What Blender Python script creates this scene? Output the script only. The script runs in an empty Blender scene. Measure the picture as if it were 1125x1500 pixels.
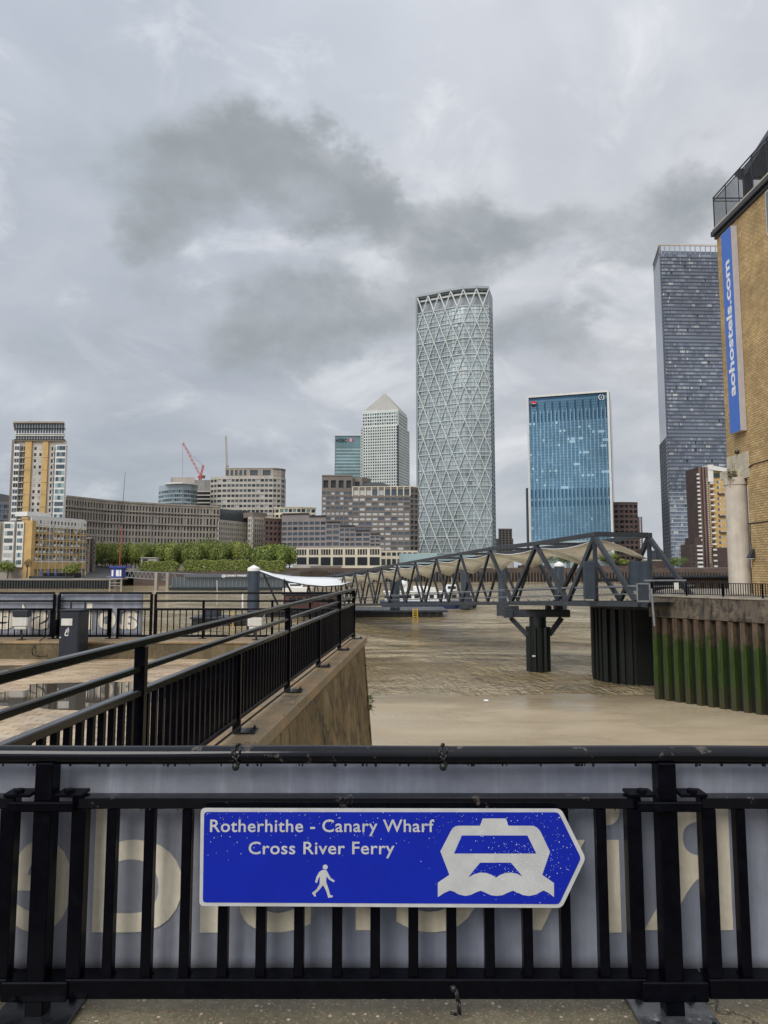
import bpy, bmesh, math, random
from math import sin, cos, tan, pi, radians, sqrt, atan2, floor
from mathutils import Vector, Matrix
random.seed(7)
SC = bpy.context.scene
COL = SC.collection

# ------------------------------------------------------------------ camera
FPX, PITCH, HOR, ZC = 1127.0, radians(6.0), 830.0, 1.5
Y0 = HOR - FPX * tan(PITCH)
cam_d = bpy.data.cameras.new('camera'); cam = bpy.data.objects.new('camera', cam_d); COL.objects.link(cam)
cam.location = (0, 0, ZC); cam.rotation_euler = (pi/2 + PITCH, 0, 0)
cam_d.sensor_fit = 'VERTICAL'; cam_d.sensor_height = 24; cam_d.sensor_width = 18
cam_d.lens = 24 * FPX / 1500
cam_d.shift_y = -(750 - Y0) / 1500
cam_d.clip_start = 0.05; cam_d.clip_end = 8000
SC.camera = cam

# ------------------------------------------------------------------ world
W = bpy.data.worlds.new('World'); SC.world = W; W.use_nodes = True
nt = W.node_tree; nt.nodes.clear()
SUN_EL, SUN_AZ = radians(38), radians(212)      # azimuth clockwise from +Y: behind, to the left
class NX:
    """tiny expression helper for math nodes"""
    def __init__(s, nt): s.nt = nt
    def n(s, t, **k):
        x = s.nt.nodes.new(t)
        for a, b in k.items(): setattr(x, a, b)
        return x
    def m(s, op, a, b=None, c=None, clamp=False):
        x = s.n('ShaderNodeMath', operation=op); x.use_clamp = clamp
        for i, v in enumerate((a, b, c)):
            if v is None: continue
            if isinstance(v, (int, float)): x.inputs[i].default_value = v
            else: s.nt.links.new(v, x.inputs[i])
        return x.outputs[0]
    def mix(s, f, a, b, bt='MIX'):
        x = s.n('ShaderNodeMix', data_type='RGBA', blend_type=bt)
        for i, v in ((0, f), (6, a), (7, b)):
            if isinstance(v, (int, float)): x.inputs[i].default_value = v
            elif isinstance(v, tuple): x.inputs[i].default_value = v if len(v) == 4 else (*v, 1)
            else: s.nt.links.new(v, x.inputs[i])
        return x.outputs[2]
    def noise(s, vec, scale, detail=4, rough=.5, dist=0, out=0):
        x = s.n('ShaderNodeTexNoise'); x.inputs['Scale'].default_value = scale
        x.inputs['Detail'].default_value = detail; x.inputs['Roughness'].default_value = rough
        x.inputs['Distortion'].default_value = dist
        if vec is not None: s.nt.links.new(vec, x.inputs['Vector'])
        return x.outputs[out]
    def ramp(s, f, stops):
        x = s.n('ShaderNodeValToRGB'); e = x.color_ramp.elements
        while len(e) < len(stops): e.new(.5)
        for k, (p, c) in enumerate(stops):
            e[k].position = p; e[k].color = (*c, 1) if isinstance(c, tuple) else (c, c, c, 1)
        s.nt.links.new(f, x.inputs[0]); return x.outputs[0]
    def smooth(s, v, a, b, lo=0., hi=1.):
        x = s.n('ShaderNodeMapRange'); x.interpolation_type = 'SMOOTHSTEP'
        s.nt.links.new(v, x.inputs[0]); x.inputs[1].default_value = a; x.inputs[2].default_value = b
        x.inputs[3].default_value = lo; x.inputs[4].default_value = hi
        return x.outputs[0]
    def comb(s, a, b, c):
        x = s.n('ShaderNodeCombineXYZ')
        for i, v in enumerate((a, b, c)):
            if isinstance(v, (int, float)): x.inputs[i].default_value = v
            else: s.nt.links.new(v, x.inputs[i])
        return x.outputs[0]
X = NX(nt)
sky = X.n('ShaderNodeTexSky', sky_type='NISHITA'); sky.sun_disc = False
sky.sun_elevation = SUN_EL; sky.sun_rotation = SUN_AZ
tc = X.n('ShaderNodeTexCoord'); sep = X.n('ShaderNodeSeparateXYZ'); nt.links.new(tc.outputs['Generated'], sep.inputs[0])
dx, dy, dz = sep.outputs
az = X.m('ARCTAN2', dx, dy)                       # 0 straight ahead
hz = X.m('SQRT', X.m('ADD', X.m('MULTIPLY', dx, dx), X.m('MULTIPLY', dy, dy)))
el = X.m('ARCTAN2', dz, hz)
zc = X.m('ADD', X.m('MAXIMUM', dz, 0.0), 0.22)
pu = X.m('DIVIDE', dx, zc); pv = X.m('DIVIDE', dy, zc)
pl = X.comb(pu, pv, 0.0)
ang = X.comb(az, X.m('MULTIPLY', el, 1.6), 0.3)
w1 = X.m('SUBTRACT', X.noise(ang, 3.5, 6, .55), .5)
w2 = X.m('SUBTRACT', X.noise(X.comb(X.m('ADD', az, 7.3), el, 2.0), 3.5, 6, .55), .5)
w3 = X.m('SUBTRACT', X.noise(ang, 13, 7, .62), .5)
wa = X.m('ADD', X.m('ADD', az, X.m('MULTIPLY', w1, .30)), X.m('MULTIPLY', w3, .09))
we = X.m('ADD', X.m('ADD', el, X.m('MULTIPLY', w2, .20)), X.m('MULTIPLY', w3, .07))
def sky_dir(px, py):
    a = (px-562.5)/FPX; b = (Y0-py)/FPX
    d = Vector((a, cos(PITCH)-b*sin(PITCH), sin(PITCH)+b*cos(PITCH)))
    return atan2(d.x, d.y), atan2(d.z, sqrt(d.x**2+d.y**2))
# the dark cumulus masses drifting over the river: (px, py, half width, half height, depth)
dark = None
for bx, by, rx, ry, wt in ((330, 235, 170, 85, .85), (235, 285, 110, 55, .6), (515, 290, 110, 62, .85), (420, 215, 90, 50, .7), (690, 320, 120, 80, .82), (800, 310, 100, 60, .72),
                           (500, 455, 140, 95, .80), (400, 520, 120, 55, .55), (905, 375, 80, 70, .62), (1000, 300, 100, 50, .6), (640, 400, 90, 70, .6),
                           (230, 345, 90, 45, .55), (820, 490, 120, 60, .6), (240, 450, 120, 60, .4), (1010, 165, 120, 50, .3), (60, 180, 110, 70, .25), (120, 520, 150, 60, .25), (940, 540, 90, 40, .4),
                           (-350, 260, 260, 110, .7), (1500, 300, 240, 110, .6), (2000, 150, 300, 120, .6), (-900, 200, 300, 120, .6)):
    a0, e0 = sky_dir(bx, by); ra = rx/FPX*.95; re = ry/FPX*.9
    d1 = X.m('DIVIDE', X.m('SUBTRACT', wa, a0), ra); d2 = X.m('DIVIDE', X.m('SUBTRACT', we, e0), re)
    dd = X.m('SQRT', X.m('ADD', X.m('MULTIPLY', d1, d1), X.m('MULTIPLY', d2, d2)))
    g = X.smooth(dd, 0.30, 1.38, wt, 0.0)
    dark = g if dark is None else X.m('SUBTRACT', X.m('ADD', dark, g), X.m('MULTIPLY', dark, g))
big = X.noise(pl, .55, 5, .5)
fine = X.noise(pl, 1.7, 8, .58, .4)
vfine = X.noise(ang, 9, 6, .6)
v = X.m('ADD', X.m('MULTIPLY', big, .55), X.m('MULTIPLY', fine, .45))
base = X.ramp(v, [(.36, (.265, .29, .322)), (.46, (.31, .335, .365)), (.55, (.37, .392, .415)), (.66, (.50, .515, .53))])
# a little more light overhead and to the right, blue-grey on the left
side = X.smooth(az, -.55, .55)
base = X.mix(1.0, base, X.mix(side, (.91, .92, .96, 1), (1.09, 1.05, 1.04, 1)), 'MULTIPLY')
lift = X.smooth(el, 0.02, 1.3, .95, 1.65)
base = X.mix(1.0, base, X.comb(lift, lift, lift), 'MULTIPLY')
edge_n = X.m('MULTIPLY', X.m('SUBTRACT', X.m('ADD', X.m('MULTIPLY', vfine, .6), X.m('MULTIPLY', fine, .4)), .5), 1.55)
dk = X.m('MULTIPLY', X.smooth(X.m('ADD', dark, edge_n), .12, .95), X.smooth(vfine, .3, .7, .8, 1.0))
cl = X.mix(X.m('MULTIPLY', dk, .95), base, (.212, .232, .242))
glow = X.m('MULTIPLY', X.smooth(X.noise(ang, 5.5, 7, .6, .5), .49, .70), X.smooth(dk, .1, .6, .35, .08))
cl = X.mix(glow, cl, (.66, .67, .68))
low = X.smooth(el, 0.0, .16, .35, 0.0)
cl = X.mix(low, cl, (.335, .375, .415))
scl = X.n('ShaderNodeMix', data_type='RGBA', blend_type='MULTIPLY'); scl.inputs[0].default_value = 1
nt.links.new(cl, scl.inputs[6]); scl.inputs[7].default_value = (10.0, 10.0, 10.0, 1)
skymix = X.mix(.965, sky.outputs[0], scl.outputs[2])
bg = X.n('ShaderNodeBackground'); nt.links.new(skymix, bg.inputs[0]); bg.inputs[1].default_value = 0.1
wo = X.n('ShaderNodeOutputWorld'); nt.links.new(bg.outputs[0], wo.inputs[0])

sd = bpy.data.lights.new('sun', 'SUN'); sd.energy = 1.5; sd.angle = radians(35); sd.color = (1, .965, .92)
so = bpy.data.objects.new('sun', sd); COL.objects.link(so)
sv = Vector((sin(SUN_AZ)*cos(SUN_EL), cos(SUN_AZ)*cos(SUN_EL), sin(SUN_EL)))
so.rotation_euler = sv.to_track_quat('Z', 'Y').to_euler(); so.location = (0, -10, 60)
SC.view_settings.view_transform = 'Standard'; SC.view_settings.look = 'None'
SC.view_settings.gamma = 1; SC.view_settings.exposure = 0.60
SC.view_settings.use_curve_mapping = False

# ------------------------------------------------------------------ projection helpers
def P(px, py, Y):
    a = (px-562.5)/FPX; b = (Y0-py)/FPX
    s = Y/(cos(PITCH)-b*sin(PITCH))
    return Vector((a*s, Y, ZC + s*(sin(PITCH)+b*cos(PITCH))))
def XH(px, Y): return P(px, HOR, Y).x
def ZP(py, Y): return P(562, py, Y).z
def G(px, py, z):
    a = (px-562.5)/FPX; b = (Y0-py)/FPX
    r = (sin(PITCH)+b*cos(PITCH)); s = (z-ZC)/r
    return Vector((a*s, s*(cos(PITCH)-b*sin(PITCH)), z))
WZ = -6.5            # water level
PL = 0.28            # top of the concrete plinths

# ------------------------------------------------------------------ materials
def mat(name, col, rough=.6, metal=0., var=.12, vscale=3., bump=0., bscale=20., streak=0., spec=.5, col2=None, coat=0., c2t=(.5, .65), island=0.):
    m = bpy.data.materials.new(name); m.use_nodes = True
    t = m.node_tree; b = t.nodes['Principled BSDF']; x = NX(t)
    b.inputs['Roughness'].default_value = rough; b.inputs['Metallic'].default_value = metal
    b.inputs['Specular IOR Level'].default_value = spec
    b.inputs['Coat Weight'].default_value = coat; b.inputs['Coat Roughness'].default_value = .1
    g = x.n('ShaderNodeTexCoord').outputs['Object']
    geo = x.n('ShaderNodeNewGeometry')
    pos = geo.outputs['Position']
    n1 = x.noise(pos, vscale, 5, .6)
    f = x.smooth(n1, .3, .7, 1-var, 1+var)
    c = x.mix(1., (*col, 1), x.comb(f, f, f), 'MULTIPLY')
    if col2: c = x.mix(x.smooth(x.noise(pos, vscale*.6, 6, .65), c2t[0], c2t[1]), c, (*col2, 1))
    if streak:
        s = x.n('ShaderNodeVectorMath', operation='MULTIPLY'); t.links.new(pos, s.inputs[0]); s.inputs[1].default_value = (1, 1, .06)
        n2 = x.noise(s.outputs[0], vscale*2, 5, .6); f2 = x.smooth(n2, .35, .65, 1-streak, 1)
        c = x.mix(1., c, x.comb(f2, f2, f2), 'MULTIPLY')
    if island:
        r = x.smooth(geo.outputs['Random Per Island'], 0, 1, 1-island, 1+island)
        c = x.mix(1., c, x.comb(r, r, r), 'MULTIPLY')
    t.links.new(c, b.inputs['Base Color'])
    if bump:
        bn = x.n('ShaderNodeBump'); bn.inputs['Strength'].default_value = 1; bn.inputs['Distance'].default_value = bump
        t.links.new(x.noise(pos, bscale, 6, .6), bn.inputs['Height']); t.links.new(bn.outputs[0], b.inputs['Normal'])
    return m
def glassm(name, col, rough=.12, metal=.55, spec=.6, var=.25, vs=.02):
    return mat(name, col, rough, metal, var, vs, spec=spec)
M = {}
M['black'] = mat('black_gloss_paint', (.0016, .0018, .004), .34, 0, .3, 30, .0006, 120, spec=.03, col2=(.004, .005, .008), c2t=(.55, .75), coat=.2)
M['black_rail'] = mat('wet_black_handrail_paint', (.0022, .0026, .005), .3, 0, .3, 25, .0012, 70, spec=.03, col2=(.05, .045, .045), c2t=(.66, .70), coat=.75)
M['front_rail'] = mat('wet_black_front_rail', (.0022, .0028, .0055), .16, 0, .3, 25, .0015, 60, spec=.03, col2=(.075, .062, .055), c2t=(.62, .66), coat=.7)
M['steel_dk'] = mat('dark_grey_steel', (.036, .042, .052), .38, 0, .2, 2, spec=.35)
M['steel_hand'] = mat('galvanised_handrail', (.22, .235, .25), .4, .3, .15, 4)
M['pile'] = mat('slate_blue_pile_paint', (.038, .055, .078), .5, 0, .2, 1.2, streak=.35)
M['pilefoot'] = mat('wet_dark_pile_foot', (.018, .022, .024), .3, 0, .3, 2)
M['white'] = mat('white_paint', (.78, .78, .77), .5, 0, .06, 3)
M['canopy'] = mat('cream_canopy_fabric', (.84, .79, .67), .8, 0, .1, .8, col2=(.74, .67, .53), c2t=(.45, .75))
M['canvas'] = mat('white_canopy_fabric', (.86, .87, .88), .7, 0, .05, .4)
M['conc'] = mat('weathered_concrete', (.27, .24, .195), .85, 0, .22, 2.2, .004, 60, col2=(.22, .20, .165))
M['paint_blue'] = mat('kiosk_blue_paint', (.035, .065, .30), .4)
M['navy'] = mat('navy_hull_paint', (.012, .022, .07), .4)
M['bin'] = mat('charcoal_bin_paint', (.014, .018, .028), .45, 0, .15, 6, .001, 40)
M['grey_light'] = mat('pale_grey_plastic', (.60, .59, .54), .4, 0, .1, 8)
M['yellow'] = mat('ladder_yellow_paint', (.55, .36, .06), .5)
M['red'] = mat('crane_red_paint', (.45, .06, .05), .5)
M['brick_far'] = mat('ochre_brick', (.50, .335, .135), .8, 0, .12, .3)
M['palewall'] = mat('pale_render', (.50, .475, .43), .8, 0, .08, .2, streak=.1)
M['whitewall'] = mat('white_render', (.66, .66, .64), .7, 0, .06, .3, streak=.08)
M['stone'] = mat('crescent_stone', (.35, .31, .265), .8, 0, .1, .12, streak=.18)
M['stone_lt'] = mat('pale_portland_stone', (.46, .43, .375), .8, 0, .08, .12, streak=.1)
M['cream'] = mat('cream_stone', (.60, .545, .42), .8, 0, .08, .2)
M['pinkstone'] = mat('grey_pink_granite', (.225, .20, .195), .7, 0, .1, .12)
M['redstone'] = mat('red_granite', (.16, .105, .09), .7, 0, .1, .12)
M['brownst'] = mat('brown_granite', (.175, .148, .13), .65, 0, .1, .12)
M['core'] = mat('bare_concrete_core', (.27, .265, .255), .9, 0, .12, .15, streak=.3)
M['maroon'] = mat('maroon_brick', (.062, .04, .034), .8, 0, .15, .2)
M['roofdark'] = mat('dark_metal_roof', (.045, .05, .052), .5, 0, .15, .4)
M['metalclad'] = mat('stainless_cladding', (.46, .49, .465), .4, .35, .08, .05)
M['pyr'] = mat('steel_pyramid', (.36, .35, .315), .5, .3, .06, .05)
M['diag'] = mat('white_steel_lattice', (.52, .56, .555), .45, 0, .05, .1)
M['diagside'] = mat('grey_tower_cladding', (.30, .335, .36), .5, .1, .05, .05)
M['gdark'] = glassm('dark_glazing', (.03, .036, .042), .2, .1, .5)
M['gmid'] = glassm('mid_glazing', (.12, .14, .155), .15, .5)
M['gblue'] = glassm('blue_glazing', (.10, .13, .17), .14, .5)
M['gpale'] = glassm('blind_drawn_glazing', (.42, .42, .41), .35, .1)
M['gteal'] = glassm('teal_glazing', (.20, .31, .325), .15, .55)
M['gteal2'] = glassm('pale_teal_glazing', (.36, .475, .48), .25, .3)
M['g1'] = glassm('tower_glass_grey', (.42, .47, .475), .22, .35)
M['g2'] = glassm('tower_glass_blue', (.35, .41, .43), .2, .4)
M['g3'] = glassm('tower_glass_dark', (.20, .225, .23), .25, .3)
M['g4'] = glassm('tower_glass_pale', (.40, .47, .49), .3, .3)
M['b1'] = glassm('azure_curtain_glass', (.17, .31, .42), .12, .7)
M['b2'] = glassm('azure_curtain_glass_light', (.22, .38, .50), .12, .65)
M['b3'] = glassm('azure_curtain_glass_pale', (.36, .54, .64), .3, .4)
M['b4'] = glassm('azure_curtain_glass_dark', (.06, .14, .22), .1, .7)
M['l1'] = glassm('slate_curtain_glass', (.24, .27, .335), .15, .5)
M['l2'] = glassm('slate_curtain_glass_light', (.36, .39, .44), .2, .5)
M['l3'] = glassm('slate_curtain_glass_dark', (.17, .20, .255), .14, .5)
M['l4'] = glassm('pale_blind_glass', (.48, .50, .52), .4, .1)
M['lside'] = glassm('pinnacle_side_glass', (.07, .125, .145), .15, .6)
M['mull'] = mat('slate_mullion', (.09, .10, .12), .5)
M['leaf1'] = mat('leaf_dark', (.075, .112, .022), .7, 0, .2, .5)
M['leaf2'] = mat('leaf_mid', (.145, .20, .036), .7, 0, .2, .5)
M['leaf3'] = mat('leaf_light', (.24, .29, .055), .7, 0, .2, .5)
M['leafo'] = mat('leaf_olive', (.21, .22, .045), .7, 0, .2, .5)
M['bark'] = mat('bark', (.075, .058, .042), .9, 0, .2, 4)
M['twig'] = mat('bare_twigs', (.17, .115, .075), .9)
M['asphalt'] = mat('asphalt', (.055, .055, .057), .8, 0, .15, .4)
M['ground'] = mat('far_bank_paving', (.25, .235, .21), .9, 0, .15, .05)
M['fender'] = mat('black_fender_timber', (.022, .026, .027), .6, 0, .3, .3)
M['fender_br'] = mat('brown_quay_brick', (.085, .062, .05), .8, 0, .25, .15)
M['redlogo'] = mat('logo_red', (.62, .02, .04), .5, 0, 0)
M['blacklogo'] = mat('logo_black', (.012, .012, .014), .5, 0, 0)
M['signblue'] = mat('reflective_sign_blue', (.004, .018, .36), .32, 0, .06, 8, spec=.4)
M['signwhite'] = mat('reflective_sign_white', (.50, .505, .50), .45, 0, .08, 18)
M['drop'] = mat('glint_white_rain_drops', (.75, .78, .82), .05, 0, 0, 1, spec=1)  # whitish colour imitates the sparkle of the drops
M['cable'] = mat('black_plastic', (.012, .012, .012), .4, 0, .1, 20)
M['hostblue'] = mat('banner_sign_blue', (.045, .15, .56), .45, 0, .05, 1)
M['alum'] = mat('sign_side_aluminium', (.50, .47, .47), .5, .2, .06, 2)
M['colum'] = mat('pale_concrete_column', (.56, .50, .42), .75, 0, .10, 1.2, .002, 25, streak=.12, col2=(.42, .38, .33), c2t=(.56, .75))
M['stonebeam'] = mat('concrete_lintel', (.50, .45, .35), .8, 0, .15, 1.5, col2=(.36, .32, .25), c2t=(.5, .7))
M['cornice'] = mat('black_cornice', (.02, .022, .028), .4, 0, .2, 2)
M['plinthshoe'] = mat('worn_base_plate', (.055, .058, .064), .22, 0, .4, 30, .001, 60, spec=.7, col2=(.30, .30, .31), c2t=(.56, .72))
M['shoe_dark'] = mat('black_base_plate', (.012, .013, .017), .25, 0, .4, 30, .001, 60, spec=.6)
M['redbrown'] = mat('rust_red_panels', (.12, .05, .04), .6)

# ---- special materials
def mk(name):
    m = bpy.data.materials.new(name); m.use_nodes = True
    return m, m.node_tree, m.node_tree.nodes['Principled BSDF'], NX(m.node_tree)
def link_bump(t, x, b, h, dist, strength=1.):
    bn = x.n('ShaderNodeBump'); bn.inputs['Strength'].default_value = strength; bn.inputs['Distance'].default_value = dist
    t.links.new(h, bn.inputs['Height']); t.links.new(bn.outputs[0], b.inputs['Normal'])
# water
m, t, b, x = mk('brown_tidal_water'); M['water'] = m
pos = x.n('ShaderNodeNewGeometry').outputs['Position']
s = x.n('ShaderNodeVectorMath', operation='MULTIPLY'); t.links.new(pos, s.inputs[0]); s.inputs[1].default_value = (1.25, .42, 1)
n1 = x.noise(s.outputs[0], .85, 4, .65, .3); n2 = x.noise(s.outputs[0], 2.8, 4, .65, .3); n0 = x.noise(s.outputs[0], .11, 3, .5)
nm = x.noise(s.outputs[0], .27, 3, .55, .5)
h = x.m('ADD', x.m('ADD', x.m('ADD', x.m('MULTIPLY', n1, .8), x.m('MULTIPLY', nm, .8)), x.m('MULTIPLY', n2, .34)), x.m('MULTIPLY', n0, .9))
amp = x.smooth(x.noise(pos, .035, 3, .55, .5), .38, .62, .45, 1.15)
sy_ = x.n('ShaderNodeSeparateXYZ'); t.links.new(pos, sy_.inputs[0])
amp = x.m('MULTIPLY', amp, x.smooth(sy_.outputs[1], 60, 150, 1., .3))
link_bump(t, x, b, x.m('MULTIPLY', h, amp), 1.7)
c = x.mix(x.smooth(x.noise(pos, .045, 6, .68, .6), .40, .60), (.33, .235, .10, 1), (.56, .455, .28, 1))
t.links.new(c, b.inputs['Base Color']); b.inputs['Roughness'].default_value = .08; b.inputs['IOR'].default_value = 1.6
# silty foreshore
m, t, b, x = mk('wet_tan_silt'); M['silt'] = m
pos = x.n('ShaderNodeNewGeometry').outputs['Position']
s = x.n('ShaderNodeVectorMath', operation='MULTIPLY'); t.links.new(pos, s.inputs[0]); s.inputs[1].default_value = (.5, 1, 1)
c = x.mix(x.smooth(x.noise(s.outputs[0], .16, 6, .6, .6), .35, .65), (.37, .29, .185, 1), (.46, .375, .255, 1))
sy_ = x.n('ShaderNodeSeparateXYZ'); t.links.new(pos, sy_.inputs[0])
wetb = x.smooth(x.m('ADD', sy_.outputs[1], x.m('MULTIPLY', x.noise(pos, .5, 4, .6), 3.)), 46.2, 49.2)
c = x.mix(x.m('MULTIPLY', wetb, .55), c, (.19, .145, .085, 1))
t.links.new(c, b.inputs['Base Color']); b.inputs['Specular IOR Level'].default_value = .35; t.links.new(x.smooth(x.noise(s.outputs[0], .3, 5, .6, .5), .4, .62, .25, .5), b.inputs['Roughness'])
link_bump(t, x, b, x.noise(s.outputs[0], .5, 3, .5), .03)
# near concrete with exposed pebbles
def aggregate(name, c1, c2, peb, sc=95., dark=None):
    m, t, b, x = mk(name)
    pos = x.n('ShaderNodeNewGeometry').outputs['Position']
    vo = x.n('ShaderNodeTexVoronoi'); vo.inputs['Scale'].default_value = sc; vo.inputs['Randomness'].default_value = 1; t.links.new(pos, vo.inputs['Vector'])
    sp = x.n('ShaderNodeSeparateColor'); t.links.new(vo.outputs['Color'], sp.inputs[0])
    pick = x.smooth(sp.outputs[0], .80, .83)
    near = x.smooth(vo.outputs['Distance'], .25, .42, 1., 0.)
    peb_f = x.m('MULTIPLY', pick, near)
    vo2 = x.n('ShaderNodeTexVoronoi'); vo2.inputs['Scale'].default_value = sc*2.3; t.links.new(pos, vo2.inputs['Vector'])
    sp2 = x.n('ShaderNodeSeparateColor'); t.links.new(vo2.outputs['Color'], sp2.inputs[0])
    p2 = x.m('MULTIPLY', x.smooth(sp2.outputs[1], .78, .82), x.smooth(vo2.outputs['Distance'], .3, .45, 1., 0.))
    big = x.smooth(x.noise(pos, 2.5, 5, .6), .35, .65)
    c = x.mix(big, (*c1, 1), (*c2, 1))
    g = x.smooth(x.noise(pos, 60, 6, .7), .3, .7, .75, 1.2); c = x.mix(1., c, x.comb(g, g, g), 'MULTIPLY')
    pc = x.mix(sp.outputs[2], (*peb, 1), (peb[0]*.6, peb[1]*.48, peb[2]*.4, 1))
    pc = x.mix(x.smooth(sp.outputs[1], .3, .6), (.30, .19, .11, 1), pc)
    c = x.mix(peb_f, c, pc); c = x.mix(x.m('MULTIPLY', p2, .35), c, (*peb, 1))
    dk_ = x.smooth(x.noise(pos, 9, 7, .75), .5, .72); c = x.mix(x.m('MULTIPLY', dk_, .5), c, (.05, .048, .03, 1))
    cr = x.n('ShaderNodeTexVoronoi'); cr.feature = 'DISTANCE_TO_EDGE'; cr.inputs['Scale'].default_value = 1.7
    wv = x.n('ShaderNodeVectorMath', operation='ADD'); t.links.new(pos, wv.inputs[0])
    wn = x.n('ShaderNodeVectorMath', operation='SCALE'); wn.inputs['Scale'].default_value = .22; t.links.new(x.noise(pos, 6, 5, .6, 0, 1), wn.inputs[0])
    t.links.new(wn.outputs[0], wv.inputs[1]); t.links.new(wv.outputs[0], cr.inputs['Vector'])
    crack = x.smooth(cr.outputs['Distance'], .0, .008, 1., 0.)
    crack = x.m('MULTIPLY', crack, x.smooth(x.noise(pos, 1.3, 2), .5, .58))
    c = x.mix(x.m('MULTIPLY', crack, .8), c, (.05, .045, .035, 1))
    t.links.new(c, b.inputs['Base Color']); b.inputs['Roughness'].default_value = .55
    hh = x.m('ADD', x.m('MULTIPLY', peb_f, .5), x.m('SUBTRACT', x.noise(pos, 45, 6, .7), x.m('MULTIPLY', crack, 1.5)))
    link_bump(t, x, b, hh, .005)
    return m
M['agg'] = aggregate('pebbly_wet_concrete', (.14, .118, .072), (.21, .18, .115), (.66, .58, .44), 62.)
M['agg2'] = aggregate('pebbly_wall_coping', (.37, .235, .115), (.25, .19, .11), (.66, .53, .34), 55.)
# stained wall face
def stained(name, c1, c2, c3, sc=1., wet=.6, zs=.12, crack=0.):
    m, t, b, x = mk(name)
    pos = x.n('ShaderNodeNewGeometry').outputs['Position']
    s = x.n('ShaderNodeVectorMath', operation='MULTIPLY'); t.links.new(pos, s.inputs[0]); s.inputs[1].default_value = (1, 1, zs)
    a = x.noise(s.outputs[0], 2.2*sc, 6, .65, .3); bn = x.noise(pos, 1.1*sc, 6, .65)
    c = x.mix(x.smooth(a, .38, .62), (*c1, 1), (*c2, 1)); c = x.mix(x.smooth(bn, .45, .68), c, (*c3, 1))
    g = x.smooth(x.noise(pos, 14*sc, 6, .7), .3, .7, .72, 1.2); c = x.mix(1., c, x.comb(g, g, g), 'MULTIPLY')
    hgt = x.noise(pos, 12*sc, 7, .7)
    if crack:
        wv = x.n('ShaderNodeVectorMath', operation='ADD'); t.links.new(pos, wv.inputs[0])
        wn = x.n('ShaderNodeVectorMath', operation='SCALE'); wn.inputs['Scale'].default_value = .5; t.links.new(x.noise(pos, 1.6, 6, .65, 0, 1), wn.inputs[0]); t.links.new(wn.outputs[0], wv.inputs[1])
        cr = x.n('ShaderNodeTexVoronoi'); cr.feature = 'DISTANCE_TO_EDGE'; cr.inputs['Scale'].default_value = .9; t.links.new(wv.outputs[0], cr.inputs['Vector'])
        ck = x.m('MULTIPLY', x.smooth(cr.outputs['Distance'], 0., .03, crack, 0.), x.smooth(x.noise(pos, .8, 3), .42, .56))
        c = x.mix(ck, c, (.022, .017, .009, 1)); hgt = x.m('SUBTRACT', hgt, ck)
    t.links.new(c, b.inputs['Base Color']); b.inputs['Roughness'].default_value = wet
    link_bump(t, x, b, hgt, .025/sc)
    return m
M['wallface'] = stained('stained_river_wall', (.20, .128, .042), (.045, .029, .010), (.28, .20, .085), 1.9, zs=.75, crack=.8)
M['plinthface'] = stained('damp_plinth_face', (.11, .082, .038), (.17, .13, .065), (.07, .055, .028), 2.)
M['cap'] = stained('stained_quay_cap', (.105, .085, .062), (.014, .012, .012), (.16, .13, .09), 1.3, zs=.3)
# sheet pile: rust above, weed below (grown by height above the water)
def weed(name, top, green, low, z_hi, z_lo, wet=.5):
    m, t, b, x = mk(name)
    pos = x.n('ShaderNodeNewGeometry').outputs['Position']
    sp = x.n('ShaderNodeSeparateXYZ'); t.links.new(pos, sp.inputs[0])
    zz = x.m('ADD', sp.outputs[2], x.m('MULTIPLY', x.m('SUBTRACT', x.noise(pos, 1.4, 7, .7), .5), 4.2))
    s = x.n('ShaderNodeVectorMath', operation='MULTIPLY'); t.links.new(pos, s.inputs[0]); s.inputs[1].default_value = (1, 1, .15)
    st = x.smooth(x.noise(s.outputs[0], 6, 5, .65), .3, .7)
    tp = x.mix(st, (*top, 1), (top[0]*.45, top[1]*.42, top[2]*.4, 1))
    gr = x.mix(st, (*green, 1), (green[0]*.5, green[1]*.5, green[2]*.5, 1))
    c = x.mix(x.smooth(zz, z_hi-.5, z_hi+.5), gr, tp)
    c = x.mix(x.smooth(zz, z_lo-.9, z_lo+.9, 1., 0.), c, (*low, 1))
    t.links.new(c, b.inputs['Base Color']); b.inputs['Roughness'].default_value = wet; b.inputs['Specular IOR Level'].default_value = .35
    link_bump(t, x, b, x.noise(pos, 9, 6, .7), .03)
    return m
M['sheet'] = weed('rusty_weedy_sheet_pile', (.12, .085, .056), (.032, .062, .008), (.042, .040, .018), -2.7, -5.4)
M['sheet_shade'] = weed('shaded_sheet_pile_trough', (.03, .021, .015), (.004, .010, .004), (.006, .007, .005), -2.7, -5.4)  # darker copy of the pile colours: recess shade painted into the troughs
M['dolph'] = weed('black_sheet_pile', (.018, .020, .024), (.012, .017, .014), (.010, .012, .010), -3., -5.5, .35)
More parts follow.
